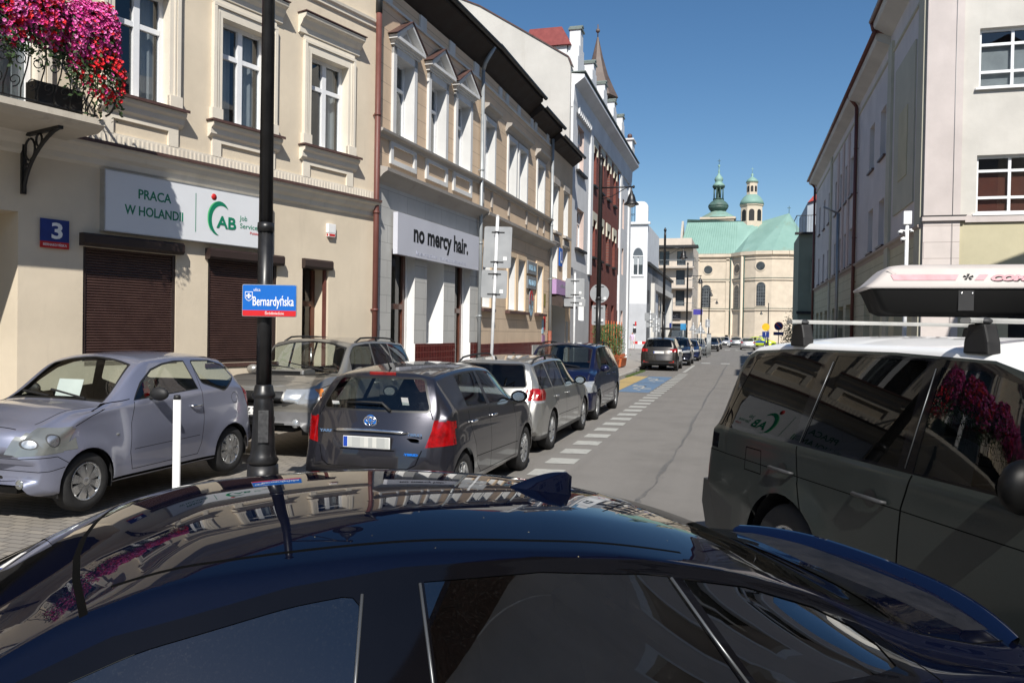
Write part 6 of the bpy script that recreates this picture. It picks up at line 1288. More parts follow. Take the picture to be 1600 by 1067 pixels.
# --- silver-lilac three-door hatchback ---
def build_c2():
    L, W, H = 3.67, 1.66, 1.525
    c = Car(L, W, H, mk(L, W, H, .20, .86, 1.02, 1.02, 1.78, 3.10, 1.47, 3.50, 1.06, [(3.58, .88), (3.64, .70), (3.67, .52)], .98, 1.10, .69, .78, 2.3, .34), .30, .16, 1.25, (.73, 3.04), .29, .045, .022)
    root = empty('parked_car'); P = carpaint('paint_lilac', (.235, .25, .335), .5, .33, .12, .04)
    arches(c)
    wscreen(c, 1.12, .62, -.05, 1.74, .50, -.03, 91); wscreen(c, 1.16, .60, -.05, 1.71, .475, -.03, 2, (91,))
    fw = [(1.42, 1.04), (1.60, 1.20), (1.80, 1.33), (2.0, 1.385), (2.22, 1.41), (2.36, 1.41), (2.44, 1.10)]
    framed(c, fw, 1, 2, .022)
    framed(c, rpoly([(2.56, 1.16), (2.50, 1.41), (2.86, 1.40), (3.10, 1.34), (3.19, 1.19), (2.92, 1.05)], .03), 1, 2, .018)
    c.clip(rpoly([(-.7, 1.13), (.7, 1.13), (.6, 1.42), (-.6, 1.42)], .05), 'e', 3, 0, (0,), (3.1, 3.7), 1)
    hl = [(.02, .62), (.17, .60), (.46, .62), (.56, .72), (.60, .84), (.30, .86), (.12, .78)]
    c.clip([(.05, .60), (.44, .62), (.60, .83), (.30, .86), (.10, .78)], 's', 4, 2); c.clip([(.58, .64), (.70, .62), (.9, .64), (.9, .86), (.70, .84), (.60, .76)], 'e', 4, 2, (0,), (0, .6), -1)
    c.clip([(3.42, .78), (3.30, 1.06), (3.40, 1.12), (3.7, 1.1), (3.7, .8)], 's', 5, 2)
    c.clip([(-.32, .60), (.32, .60), (.28, .66), (-.28, .66)], 'e', 6, 0, (0,), (0, .5), -1); c.clip(rpoly([(-.36, .27), (.36, .27), (.33, .40), (-.33, .40)], .03), 'e', 6, 0, (0,), (0, .5), -1)
    for k in range(3): c.seam([(-.35, .30+k*.035), (.35, .30+k*.035)], .008, 0, 0, 'e', (6,), xr=(0, .5))
    for cc, rr2 in (((.36, .735), .052), ((.20, .715), .040)): framed(c, arc(cc[0], cc[1], rr2, 16), 7, 2, .010, 's', (4,), 8)
    # seams
    c.seam([(1.40, 1.02), (1.32, .80), (1.30, .50), (1.34, .32)]); c.seam([(2.50, 1.40), (2.50, .75), (2.46, .45), (2.40, .33)]); c.seam([(1.34, .315), (2.40, .325)])
    c.seam([(.02, .58), (.38, .585), (.50, .50)]); c.seam([(0, .455), (.30, .455), (.44, .48)])
    c.seam([(.60, .85), (.80, .93), (1.12, 1.02), (1.36, 1.05)], .008); c.seam(crv(.20, .50, 0, -.05), .010, 90, 0, 't'); c.seam([(.34, .58), (1.1, .66)], .009, 90, 2, 't')
    c.seam([(3.52, .95), (3.40, 1.30)], .008)
    for z in (.25,): c.seam([(1.0, z), (2.7, z)], .03)
    c.seam([(1.36, .50), (2.42, .52)], .045, 93); c.seam([(1.36, .525), (2.42, .545)], .006, 90, 2, 's', (0, 93))
    c.seam(arc(3.12, .94, .065, 14)+[(3.185, .94)], .006)
    shell_finish(c, root, P, {90: M['seam'], 91: M['rubber'], 92: M['plastic'], 93: P}, TAGS(M['cglass'], M['lensold'], M['red']), None)
    wheels(c, root, M, 'cap', 8, .175); seats(c, root, M, (2.05,), .40, .5, .62, .34, rear=2.95, steer=1.55)
    mirror(c, root, M['dark'], 1.66, 1.06, 1, (.055, .12, .075), .06, M); mirror(c, root, M['dark'], 1.66, 1.06, -1, (.055, .12, .075), .06, M)
    handle(c, root, M['chrome'], 2.36, .90, 1, .19); handle(c, root, M['chrome'], 2.36, .90, -1, .19)
    for y in (.60, -.60):
        p, n = c.end(y, .345); f = MB(); f.lathe([(.045, 0), (.04, .006), (.001, .010)], (0, 0, 0), 20, 'x', cap=False)
        for v in f.bm.verts: v.co.x += L/2-p.x-.004; v.co.y += y; v.co.z += .345
        f.link('fog_light', M['lensold'], root)
    p, n = c.surf(1.12, .70, 1); f = MB(); spheroid(f, (L/2-1.12, p.y, .71), (.025, .008, .013)); f.link('side_indicator', M['lensold'], root)
    # paper note on the dash, wipers
    m = MB(); m.rbox((L/2-1.62, -.30, 1.12), (.003, .34, .20), (1, 0, .35)); po = m.link('paper_note', M['white'], root)
    txt('GAZ', (L/2-1.615+.004, -.30, 1.07), (0, 1, 0), (-.33, 0, 1), h=.055, mat=M['black'], parent=po, bold=.003)
    for y0, y1 in ((.42, -.12), (-.05, -.50)):
        a = c.top(1.10, y0)[0]; b = c.top(1.20, y1)[0]; m = MB(); m.bar((L/2-a.x, a.y, a.z+.02), (L/2-b.x, b.y, b.z+.025), .02, .016); m.link('wiper', M['dark'], root)
    plate(root, M, L/2+.0, 0, .50, True)
    return root
M['trimglint'] = plain('dark_trim_glint', (.13, .135, .14), .35, .6)
car = build_c2(); place(car, -6.98, 5.67+1.835, .05, NEG)
tag(car, 'lilac silver three-door hatchback nearest the balcony, paper note behind its windscreen', 'car')

# --- navy coupe saloon in the foreground ---
def build_near():
    L, W, H = 4.66, 1.84, 1.41; w = W/2
    K = [(0, .36, .72, .76, .72, .50, .60, .60, .62), (.05, .26, .80, .84, .80, .58, .66, .66, .70), (.15, .22, .84, .87, .84, .66, .70, .73, .78), (.5, .2, .87, .9, .86, .82, .72, .86, .91), (1.1, .2, .88, .91, .87, .92, .76, .97, 1.01),
         (1.34, .2, .88, .92, .88, .95, .78, 1.0, 1.04), (1.5, .2, .88, .92, .88, .96, .745, 1.075, 1.125), (1.75, .2, .88, .92, .88, .975, .67, 1.19, 1.26), (1.98, .2, .885, .92, .88, .985, .60, 1.295, 1.36), (2.2, .2, .885, .92, .88, .99, .58, 1.345, 1.405), (2.65, .2, .885, .92, .88, 1.0, .568, 1.365, 1.425), (3.1, .2, .885, .92, .885, 1.01, .56, 1.335, 1.395),
         (3.5, .2, .89, .92, .89, 1.02, .56, 1.265, 1.325), (3.8, .2, .89, .92, .89, 1.03, .585, 1.18, 1.24), (4.15, .2, .88, .915, .86, 1.005, .665, 1.05, 1.09), (4.45, .22, .85, .90, .84, .96, .72, 1.0, 1.03), (4.57, .24, .82, .88, .82, .93, .70, .985, 1.02), (4.60, .28, .80, .86, .80, .88, .68, .93, .96), (4.66, .35, .76, .82, .78, .66, .64, .72, .74)]
    c = Car(L, W, H, K, .34, .16, 2.2, (.78, 3.59), .33, .04, .012)
    root = empty('parked_car'); P = carpaint('paint_navy', (.0012, .0022, .009), .0, .6, .35, .004, .004, .0, specks=2)
    M['navyp'] = P
    arches(c)
    # dark daylight opening with shadowline trim
    dlo = [(1.55, 1.02), (1.80, 1.155), (2.05, 1.245), (2.4, 1.305), (2.65, 1.325), (3.0, 1.318), (3.3, 1.285), (3.6, 1.225), (3.83, 1.15), (3.92, 1.10), (3.95, 1.065), (3.93, 1.045), (3.85, 1.035)]
    big = []
    cxm = (2.8, 1.15)
    framed(c, dlo, 94, 2, .016, 's', (0,), 91)
    fwin = [(1.80, 1.035), (2.02, 1.175), (2.2, 1.245), (2.4, 1.285), (2.545, 1.298), (2.49, 1.035)]
    c.clip(rpoly([(1.62, 1.035), (1.85, 1.155), (2.1, 1.235), (2.4, 1.287), (2.555, 1.300), (2.50, 1.035)], .045, 3), 's', 1, 2, (94,))
    rw_ = [(2.70, 1.045), (2.70, 1.310), (3.0, 1.304), (3.28, 1.275), (3.36, 1.262), (3.44, 1.045)]
    c.clip(rw_, 's', 1, 2, (94,)); c.clip([(3.475, 1.05), (3.40, 1.252), (3.6, 1.212), (3.80, 1.148), (3.885, 1.105), (3.915, 1.075), (3.90, 1.052)], 's', 1, 2, (94,))
    # windscreen, rear screen, roof
    wscreen(c, 1.34, .70, -.10, 1.985, .585, -.09, 91); wscreen(c, 1.38, .69, -.10, 1.965, .57, -.09, 2, (91,))
    c.seam(crv(1.985, .60, 0, -.09), .016, 90, 0, 't', (0, 91)); wscreen(c, 3.46, .50, .05, 4.16, .61, .05, 91); wscreen(c, 3.48, .475, .05, 4.12, .58, .05, 3, (91,))
    for sg in (1, -1): c.seam([(2.03, sg*.520), (2.5, sg*.512), (3.0, sg*.508), (3.45, sg*.498)], .012, 90, 0, 't')
    c.clip([(4.19, -.62), (4.52, -.60), (4.54, -.3), (4.54, .3), (4.52, .60), (4.19, .62), (4.235, .3), (4.235, -.3)][::1], 't', 92, 0)
    c.seam([(4.14, .66), (4.30, .70), (4.52, .66)], .007, 90, 2, 't'); c.seam(crv(4.15, .66, 0, .05), .007, 90, 0, 't')
    c.seam([(2.60, 1.02), (2.62, .6), (2.56, .3)]); c.seam([(1.60, 1.0), (1.5, .7), (1.46, .3)]); c.seam([(3.62, 1.02), (3.60, .95), (3.35, .62), (3.2, .3)]); c.seam([(1.46, .28), (3.2, .29)])
    c.seam([(3.965, 1.075), (4.0, 1.02), (3.9, .95), (3.7, .92)], .006)
    c.clip([(4.2, .78), (4.25, .93), (4.7, .95), (4.7, .78)], 's', 5, 2); c.clip([(.4, .78), (.4, .92), (.95, .92), (.95, .78)], 'e', 5, 2, (0,), (4.3, 4.7), 1)
    c.clip([(.3, .55), (.3, .68), (.9, .70), (.9, .58)], 'e', 4, 2, (0,), (0, .6), -1); c.clip([(-.28, .38), (-.28, .62), (.28, .62), (.28, .38)], 'e', 6, 0, (0,), (0, .5), -1)
    tg = TAGS(M['cglassn'], M['lens'], M['red'], glass('rear_screen', (.02, .022, .025), .45, dust=.05))
    shell_finish(c, root, P, {90: M['seam'], 91: M['gloss'], 92: plain('deck_dust_reflection', (.010, .010, .012), .55, var=.5, sc=14, spec=.3), 94: M['gloss']}, tg, None)  # boot deck: dust, with the off-roader's dark reflection painted into its colour
    wheels(c, root, M, 'spoke', 5, .22); seats(c, root, M, (2.45,), .42, .52, .62, .36, rear=3.35, steer=1.95)
    # bright strips on the door frames
    for pts in (((2.555, 1.302), (2.50, 1.02)), ((2.690, 1.312), (2.690, 1.02)), ((3.365, 1.262), (3.455, 1.035))):
        for sd in (1, -1):
            a, na = c.surf(pts[0][0], pts[0][1]-.004, sd); b, nb = c.surf(pts[1][0], pts[1][1]+.01, sd); m = MB()
            mid, nm = c.surf((pts[0][0]+pts[1][0])/2, (pts[0][1]+pts[1][1])/2, sd)
            q = [Vector((L/2-v.x, v.y+sd*.002, v.z)) for v in (a, mid, b)]; m.tube(q, .004, 6); m.link('window_trim_glint', M['trimglint'], root)
    # shark-fin aerial
    a = c.top(3.22, 0)[0]; z = a.z; X = L/2-3.22; m = MB(); rows = []
    for i in range(13):
        t = i/12; hh = .008+.064*math.sin(min(1, t*1.02)**1.1*math.pi*.5)*(1 if t < .97 else .85); ww = .035*math.sin(math.pi*min(.94, .03+t*.62))**.6; xx = X+.10-t*.20
        if t > .93: xx += .0
        zb = c.top(L/2-xx, 0)[0].z
        rows.append([m._v((xx-(.012 if j in (3, 4, 5) and t > .9 else 0), y*ww, zb-.004+k*hh)) for j, (y, k) in enumerate(((-1, 0), (-.86, .22), (-.5, .62), (-.16, .96), (0, 1), (.16, .96), (.5, .62), (.86, .22), (1, 0)))])
    for i in range(12):
        for j in range(8): f = m.bm.faces.new((rows[i][j], rows[i+1][j], rows[i+1][j+1], rows[i][j+1])); f.smooth = True
    m.bm.faces.new(rows[-1]); m.link('aerial', P, root)
    # boot spoiler lip
    m = MB(); rows = []
    for i in range(25):
        y = -.70+1.40*i/24; e = 1-abs(y/.70)**4; x0 = 4.565-.125*(abs(y)/.7)**2; x1 = 4.61-.13*(abs(y)/.7)**2.5
        z0 = c.top(x0, y*.97)[0].z; rows.append([m._v((L/2-x, y, z)) for x, z in ((x0, z0-.002), (x0+.012, z0+.008+.004*e), (x1-.01, z0+.014+.016*e), (x1, z0+.018+.018*e), (x1+.004, z0+.008+.016*e), (x1-.02, z0-.03))])
    for i in range(24):
        for j in range(5): f = m.bm.faces.new((rows[i][j], rows[i+1][j], rows[i+1][j+1], rows[i][j+1])); f.smooth = True
    m.link('boot_spoiler', carpaint('paint_navy_skylit', (.0015, .004, .02), .0, .6, .3, .004, .01, 0), root)  # same body navy, sky light on the lip painted in as bluer colour
    for x in (2.35, 3.3):
        for sd in (1, -1): handle(c, root, P, x+.25, .88, sd, .2)
    mirror(c, root, P, 1.9, 1.03, 1, (.09, .12, .09), .08, M); mirror(c, root, P, 1.9, 1.03, -1, (.09, .12, .09), .08, M)
    return root
car = build_near(); NA = .602
def near_loc(x, y=0): return (-3.275+math.cos(NA)*x-math.sin(NA)*y, .712+math.sin(NA)*x+math.cos(NA)*y)
cx_, cy_ = near_loc(2.33); place(car, cx_, cy_, 0, NA+math.pi)
tag(car, 'glossy navy blue coupe saloon filling the foreground, shark-fin aerial on its roof', 'car')

# --- dark green-grey off-roader with white roof ---
def build_rr():
    L, W, H = 4.95, 1.92, 1.86; w = W/2
    K = [(0, .45, .80, .84, .82, .80, .72, .92, .94), (.06, .36, .88, .91, .88, .88, .76, .99, 1.02), (.16, .33, .92, .93, .90, .96, .80, 1.05, 1.08), (.5, .32, .935, .95, .92, 1.02, .84, 1.10, 1.13), (1.25, .32, .94, .96, .93, 1.12, .84, 1.16, 1.18),
         (1.5, .32, .945, .96, .93, 1.14, .84, 1.19, 1.22), (2.15, .32, .945, .96, .945, 1.16, .705, 1.775, 1.84), (2.6, .32, .945, .96, .945, 1.165, .695, 1.845, 1.905), (3.6, .32, .945, .96, .945, 1.17, .69, 1.845, 1.905), (4.55, .32, .94, .96, .94, 1.18, .68, 1.805, 1.86), (4.66, .33, .94, .958, .925, 1.18, .715, 1.73, 1.785),
         (4.85, .34, .93, .95, .92, 1.16, .80, 1.21, 1.25), (4.89, .36, .93, .945, .91, 1.02, .80, 1.10, 1.12), (4.91, .38, .92, .94, .91, .82, .78, .90, .92), (4.95, .45, .90, .92, .90, .62, .76, .70, .71)]
    c = Car(L, W, H, K, .20, .05, 1.7, (.86, 3.74), .39, .075, .03, .6)
    root = empty('parked_car'); P = carpaint('paint_moss', (.020, .027, .026), .2, .45, .15, .05, .12, .2, .5)
    WR = plain('white_roof_paint', (.80, .80, .79), .35, coat=.4, var=.03, sc=3)
    arches(c)
    # white roof: everything above the gutter
    rl = [(1.95, 1.70), (2.3, 1.79), (3.0, 1.81), (4.0, 1.805), (4.55, 1.775), (4.80, 1.66)]
    for a, b in zip(rl[:-1], rl[1:]): c.clip([a, b, (b[0], 2.3), (a[0], 2.3)], 's', 93, 2)
    A = [(1.52, 1.185), (2.10, 1.70), (2.3, 1.775), (3.0, 1.795), (4.0, 1.79), (4.50, 1.755), (4.60, 1.71), (4.80, 1.22), (4.79, 1.195)]
    c.clip(A, 's', 94, 2)
    c.clip([(1.74, 1.205), (2.14, 1.69), (2.3, 1.735), (2.62, 1.745), (2.60, 1.20)], 's', 1, 2, (94,)); c.clip([(2.72, 1.205), (2.73, 1.772), (3.30, 1.775), (3.52, 1.772), (3.60, 1.21)], 's', 7, 2, (94,)); c.clip([(3.70, 1.215), (3.66, 1.768), (4.30, 1.745), (4.50, 1.715), (4.66, 1.225)], 's', 7, 2, (94,))
    wscreen(c, 1.50, .78, -.06, 2.12, .68, -.04, 91); wscreen(c, 1.55, .76, -.06, 2.09, .65, -.04, 2, (91,))
    c.clip(rpoly([(-.80, 1.22), (.80, 1.22), (.64, 1.70), (-.64, 1.70)], .05), 'e', 3, 0, (0, 93), (4.6, 5), 1)
    # rear lamps
    c.clip([(4.70, 1.02), (4.70, 1.13), (5, 1.14), (5, 1.02)], 's', 95, 2); c.clip([(4.84, .72), (4.84, 1.00), (5, 1.0), (5, .72)], 's', 5, 2)
    c.clip([(4.45, -1), (4.45, .62), (4.60, .66), (4.80, .70), (5, .72), (5, -1)], 's', 92, 2); c.clip([(-.1, -1), (-.1, .56), (.5, .56), (.5, -1)], 's', 92, 2)
    # seams and waist line
    for pts in ([(2.60, 1.18), (2.66, 1.0), (2.70, .35)], [(3.64, 1.18), (3.62, 1.05), (3.60, .95), (3.46, .68), (3.20, .36)], [(1.62, 1.15), (1.52, .9), (1.50, .38)]): c.seam(pts, .012)
    c.seam([(1.5, .98), (4.88, 1.0)], .006, 90); c.seam([(1.5, .36), (3.2, .36)], .01)
    c.seam([(4.05, .93), (4.06, 1.09), (4.26, 1.09), (4.27, .93), (4.05, .93)], .008)
    tg = TAGS(M['cglass'], M['lens'], M['red'], M['cglassb']); tg[7] = ('side_window', M['cglassb'], .003)
    c.clip([(.35, .78), (.35, 1.0), (.95, 1.0), (.95, .78)], 'e', 4, 2, (0,), (0, .5), -1); c.clip([(-.33, .74), (-.33, 1.0), (.33, 1.0), (.33, .74)], 'e', 6, 0, (0,), (0, .5), -1)
    shell_finish(c, root, P, {90: M['seam'], 91: M['rubber'], 92: plain('bumper_grey', (.028, .03, .03), .5, var=.2, sc=8), 93: WR, 94: M['gloss'], 95: M['gloss']}, tg, None)
    wheels(c, root, M, 'spoke', 5, .25); seats(c, root, M, (2.75,), .72, .54, .68, .40, rear=3.75, steer=2.0)
    for x0, x1 in ((3.62, 3.54), (2.66, 2.655)):  # added thin strips drawing the light caught on the door gaps
        a, _ = c.surf(x0, 1.21, 1); b, _ = c.surf(x1, 1.735, 1); mm, _ = c.surf((x0+x1)/2, 1.47, 1)
        for sd in (1, -1):
            m = MB(); m.tube([(L/2-v.x, sd*(v.y+.003), v.z) for v in (a, mm, b)], .003, 6); m.link('window_trim_glint', M['trimglint'], root)
    for x in (2.90, 3.78):
        for sd in (1, -1): handle(c, root, M['plastic'], x, 1.005, sd, .27, M['dark'])
    for sd in (1, -1): mirror(c, root, plain('mirror_black', (.004, .004, .004), .45, spec=.2), 1.85, 1.24, sd, (.08, .13, .12), .05, M)
    for sd in (1, -1):
        p, _ = c.surf(.35, .55, sd)
    # roof feet and rails
    for x in (2.42, 3.98):
        for sd in (1, -1):
            p, _ = c.top(x, .70)
            m = MB(); X = L/2-x
            m.prism([(-.08, 0), (.08, 0), (.075, .06), (.05, .15), (-.05, .15), (-.075, .06)], lambda a, b, h, X=X, p=p, sd=sd: (X+a, sd*(.70+h), p.z-.01+b), -.04, .04)
            fo = m.link('rack_foot', M['dark'], root, bevel=.012)
            k = MB(); spheroid(k, (X, sd*.70, p.z+.155), (.05, .045, .02)); k.link('foot_cover', M['plastic'], fo)
    for x in (2.42, 3.98):
        p, _ = c.top(x, .70); m = MB(); X = L/2-x
        m.prism([(-.032, .135), (.032, .135), (.036, .148), (.028, .16), (-.028, .16), (-.036, .148)], lambda a, b, h, X=X, p=p: (X+a, h, p.z-.01+b+.02), -.80, .80); m.link('crossbar', plain('barmetal', (.52, .52, .50), .45, .5, var=.1), root)
    m = MB(); BX = -L/2
    prof = [(-.06, .745), (-.085, .56), (-.01, .37), (.60, .37), (.54, .58), (.36, .69), (.2, .735)]; rows = []
    for i in range(17):
        y = -1+2*i/16; ww = (w-.012)*math.copysign(abs(y)**.9, y); rows.append([m._v((BX+a+.09*abs(y)**5, ww*(1 if a < .3 else 1), z)) for a, z in prof])
    for i in range(16):
        for j in range(7): f = m.bm.faces.new((rows[i][j], rows[i+1][j], rows[i+1][(j+1) % 7], rows[i][(j+1) % 7])); f.smooth = True
    m.bm.faces.new(rows[0]); m.bm.faces.new(rows[-1][::-1]); m.link('bumper', plain('bumper_grey', (.018, .019, .019), .6, var=.2, sc=8), root)
    # decal squiggles on the roof
    D = MB(); r2 = random.Random(5)
    for (x, y, a, ln) in ((3.5, .35, .3, .34), (3.35, .30, 1.2, .10), (3.28, .38, .5, .14), (3.2, .28, -.6, .10), (3.1, .36, .2, .12), (3.62, .30, 1.3, .12), (3.0, .25, .8, .10), (2.86, .4, .1, .15)):
        for sd in (1,):
            ca, sa = math.cos(a), math.sin(a); q = [(x+ca*u-sa*v, y+sa*u+ca*v) for u, v in ((-ln/2, -.011), (ln/2, -.011), (ln/2, .011), (-ln/2, .011))]
            D.face([(L/2-u, -v, c.top(u, -v)[0].z+.004) for u, v in q])
    D.link('roof_decal', M['black'], root)
    plate(root, M, -L/2-.005, 0, .80, False); c.root = root
    return root, c
car, RRc = build_rr(); RA = math.atan2(-.876, .482)
def rr_loc(x, y): return (-.2+.482*x+.876*y, 6.5-.876*x+.482*y)   # x from tail, y from near side
cx_, cy_ = rr_loc(2.37, .93); place(car, cx_, cy_, 0, RA)
tag(car, 'dark green-grey off-roader with a white roof and roof bars', 'car')
# --- roof box on the off-roader ---
def roofbox():
    o = empty('roof_box', (0, 0, 0), 0, 'large roof box with a pale COMBIBOX lid and black base on the off-roader', 'roof box')
    W_, L_ = .70, 1.60; m = MB()
    def ring(x, k, z): 
        w_ = W_/2*k; return [(x[0], -w_, z), (x[1], -w_, z), (x[1], w_, z), (x[0], w_, z)]
    def loft(levels, mi):
        R_ = []
        for xa, xb, k, z in levels:
            pts = rpoly([(xa, -W_/2*k), (xb, -W_/2*k), (xb, W_/2*k), (xa, W_/2*k)], .05, 4); R_.append([m._v((a, b, z)) for a, b in pts])
        for i in range(len(R_)-1):
            n = len(R_[0])
            for j in range(n): f = m.bm.faces.new((R_[i][j], R_[i][(j+1) % n], R_[i+1][(j+1) % n], R_[i+1][j])); f.smooth = True; f.material_index = mi
        m.bm.faces.new(R_[0][::-1]).material_index = mi; m.bm.faces.new(R_[-1]).material_index = mi
    loft([(.17, L_-.2, .86, 0), (.11, L_-.12, .93, .03), (.045, L_-.04, .985, .185), (.03, L_-.02, .99, .2)], 0)
    b = m.link('box_base', plain('box_black', (.006, .006, .006), .75, spec=.15), o); m = MB()
    loft([(-.01, L_+.01, 1.02, .2), (-.01, L_+.01, 1.025, .215), (.04, L_-.03, .99, .25), (.13, L_-.14, .955, .345), (.16, L_-.2, .90, .372), (.24, L_-.3, .75, .385)], 0)
    m.link('box_lid', plain('lid_pale', (.44, .405, .385), .55, var=.05, sc=4), o)
    st = plain('faded_pink', (.60, .33, .36), .6, var=.15, sc=12)
    sl = .035/.095
    def side(u, v, off=.004): t = (v-.25)/.095; return (u, -(W_/2)*(.99-.035*t)-off, v)
    m = MB(); m.face([side(.18, .262), side(.59, .262), side(.61, .305), side(.16, .305)]); m.face([side(.71, .262), side(.77, .262), side(.80, .305), side(.74, .305)]); m.link('stripe', st, o, norm=False)
    m = MB(); m.face([side(.18, .30, .003), side(.20, .315, .003), side(.14, .345, .003), side(.13, .34, .003)]); m.link('stripe', plain('lidline', (.45, .40, .38), .5), o, norm=False)
    up = Vector((0, .035*W_/2/.095, 1)).normalized()
    for k, (mt, dx, dz, e) in enumerate(((M['black'], .008, -.006, .004), (st, 0, 0, .006))):
        p = side(.81, .262, e); txt('COMBIBOX', (p[0]+dx, p[1], p[2]+dz), (1, 0, 0), up, h=.040, w=.50, mat=mt, parent=o, bold=.004, align='LEFT', shear=.25, extr=.001)
    p = side(.67, .275, .004); m = MB()
    for a in range(5): t = a*1.2566+.3; m.face([(p[0], p[1], p[2]+.01), (p[0]+.035*math.cos(t-.3), p[1], p[2]+.01+.025*math.sin(t-.3)), (p[0]+.035*math.cos(t+.3), p[1], p[2]+.01+.025*math.sin(t+.3))])
    m.link('emblem', M['black'], o, norm=False)
    m = MB()
    for x in (.66,): m.rbox((x, -W_/2*.96, .11), (.10, .02, .15)); 
    m.link('latch', M['dark'], o); m = MB()
    for x in (.63, .70): spheroid(m, (x, -W_/2*.965-.012, .165), (.008, .005, .008))
    m.link('rivet', M['chrome'], o)
    o.location = (.90, 6.74, 2.062); o.scale = (1, 1, .96); return o
roofbox()
def simple_car(spec, name='parked_car'):
    """hatch / estate / suv from a parameter dict"""
    s = spec; L, W, H = s['L'], s['W'], s['H']; c = Car(L, W, H, mk(L, W, H, s.get('cl', .2), s['z0'], s['xc'], s['zc'], s['xh'], s['xr'], s['zrr'], s['xb'], s['zb2'], s['tail'], s['zbf'], s['zbr'], s.get('rw', .70), s.get('hw', .80), s.get('xm')), s.get('kf', .3), s.get('kr', .18), s.get('res', 1.0), s['wx'], s['wr'], s.get('arch', .04), s.get('flare', .012))
    root = empty(name); arches(c)
    a, b = s['xc'], s['xh']; w = W/2; yc = w*(s.get('hw', .80))-.05; yh = w*s.get('rw', .70)-.06
    wscreen(c, a+.05, yc, -.06, b-.02, yh+.02, -.04, 91); wscreen(c, a+.09, yc-.02, -.06, b-.05, yh, -.04, 2, (91,))
    for q in s['wins']: framed(c, c.win(*q), 1, 2, .016)
    rg = s.get('rglass')
    if rg == 't': wscreen(c, s['xr']+.03, yh, .03, s['xb']-.03, yc-.02, .03, 91); wscreen(c, s['xr']+.06, yh-.02, .03, s['xb']-.06, yc-.05, .03, 3, (91,))
    else:
        z0, z1, y0, y1 = rg; P = rpoly([(-y0, z0), (y0, z0), (y1, z1), (-y1, z1)], .05); framed(c, P, 3, 0, .02, 'e'); 
    for ax, poly in s['head']: c.clip(poly, ax, 4, 2, (0,), (-.1, 1.1) if ax == 'e' else None, -1 if ax == 'e' else None)
    for ax, poly in s['tl']: c.clip(poly, ax, 5, 2, (0,), (L-.9, L+.1) if ax == 'e' else None, 1 if ax == 'e' else None)
    for poly in s.get('grille', ()): c.clip(poly, 'e', 6, 0, (0,), (0, .5), -1)
    if s.get('low'): lower(c, s['low'])
    for pts in s.get('seams', ()): c.seam(pts, .008 if s.get('res', 1) > .7 else .014)
    for pts in s.get('rseams', ()): c.seam(pts, .009, 90, 2, 'e', (0,), xr=(L-.6, L+.1), nx=1)
    for fn in s.get('extra', ()): fn(c)
    tg = TAGS(s.get('glass', M['cglass']), s.get('hm', M['lens']), s.get('tm', M['red']), s.get('rg', M['cglassd'])); tg[7] = ('rear_lamp_white', M['lens'], -.003); tg[8] = ('trim_strip', M['chrome'], -.006)
    shell_finish(c, root, s['paint'], {90: M['seam'], 91: M['rubber'], 92: s.get('lowm', M['plastic']), 93: s['paint'], 94: M['gloss'], 95: s.get('p2', s['paint'])}, tg, None)
    wheels(c, root, M, s.get('ws', 'spoke'), s.get('wn', 5), s.get('tw', .20))
    seats(c, root, M, (s.get('seat', s['xh']+.35),), s.get('sz', .42), .52, .62, .36, rear=s.get('seat', s['xh']+.35)+.9, steer=s.get('st', s['xh']-.15))
    for sd in (1, -1):
        mirror(c, root, s.get('mm', s['paint']), s['xc']+s.get('mo', .45), s.get('mz', s['zc']+.05), sd, (.085, .11, .08), .07, M)
        for hx_ in s.get('hand', ()): handle(c, root, s.get('hmat', s['paint']), hx_, s.get('hz', .88), sd, .18)
    if s.get('rails'):
        x0, x1 = s['rails']
        for sd in (1, -1):
            m = MB(); P = []
            for i in range(9): x = x0+(x1-x0)*i/8; y = w*s.get('rw', .7)-.02; p, _ = c.top(x, y); P.append((L/2-x, sd*y, p.z+(.055 if 0 < i < 8 else .0)))
            m.tube(P, .016, 6)
            for i in (4,): m.tube([(P[i][0], P[i][1], P[i][2]-.06), P[i]], .02, 6)
            m.link('roof_rail', M['dark'] if s.get('raild', 1) else M['alu'], root)
    if s.get('fp'): p, _ = c.end(0, s['fp'][0]); plate(root, M, L/2-p.x+.012, s['fp'][2] if len(s['fp']) > 2 else 0, s['fp'][0], True, text=s['fp'][1], yl=.0)
    if s.get('rp'): p, _ = c.end(0, s['rp'][0], False); plate(root, M, L/2-p.x-.014, 0, s['rp'][0], False, blocks=s['rp'][1])
    return root, c
PT = carpaint
def wiperfront(root, c, s, L):
    for y0, y1 in ((.45, -.15), (-.05, -.55)):
        a = c.top(s+.06, y0)[0]; b = c.top(s+.18, y1)[0]; m = MB(); m.bar((L/2-a.x, a.y, a.z+.02), (L/2-b.x, b.y, b.z+.022), .02, .015); m.link('wiper', M['dark'], root)
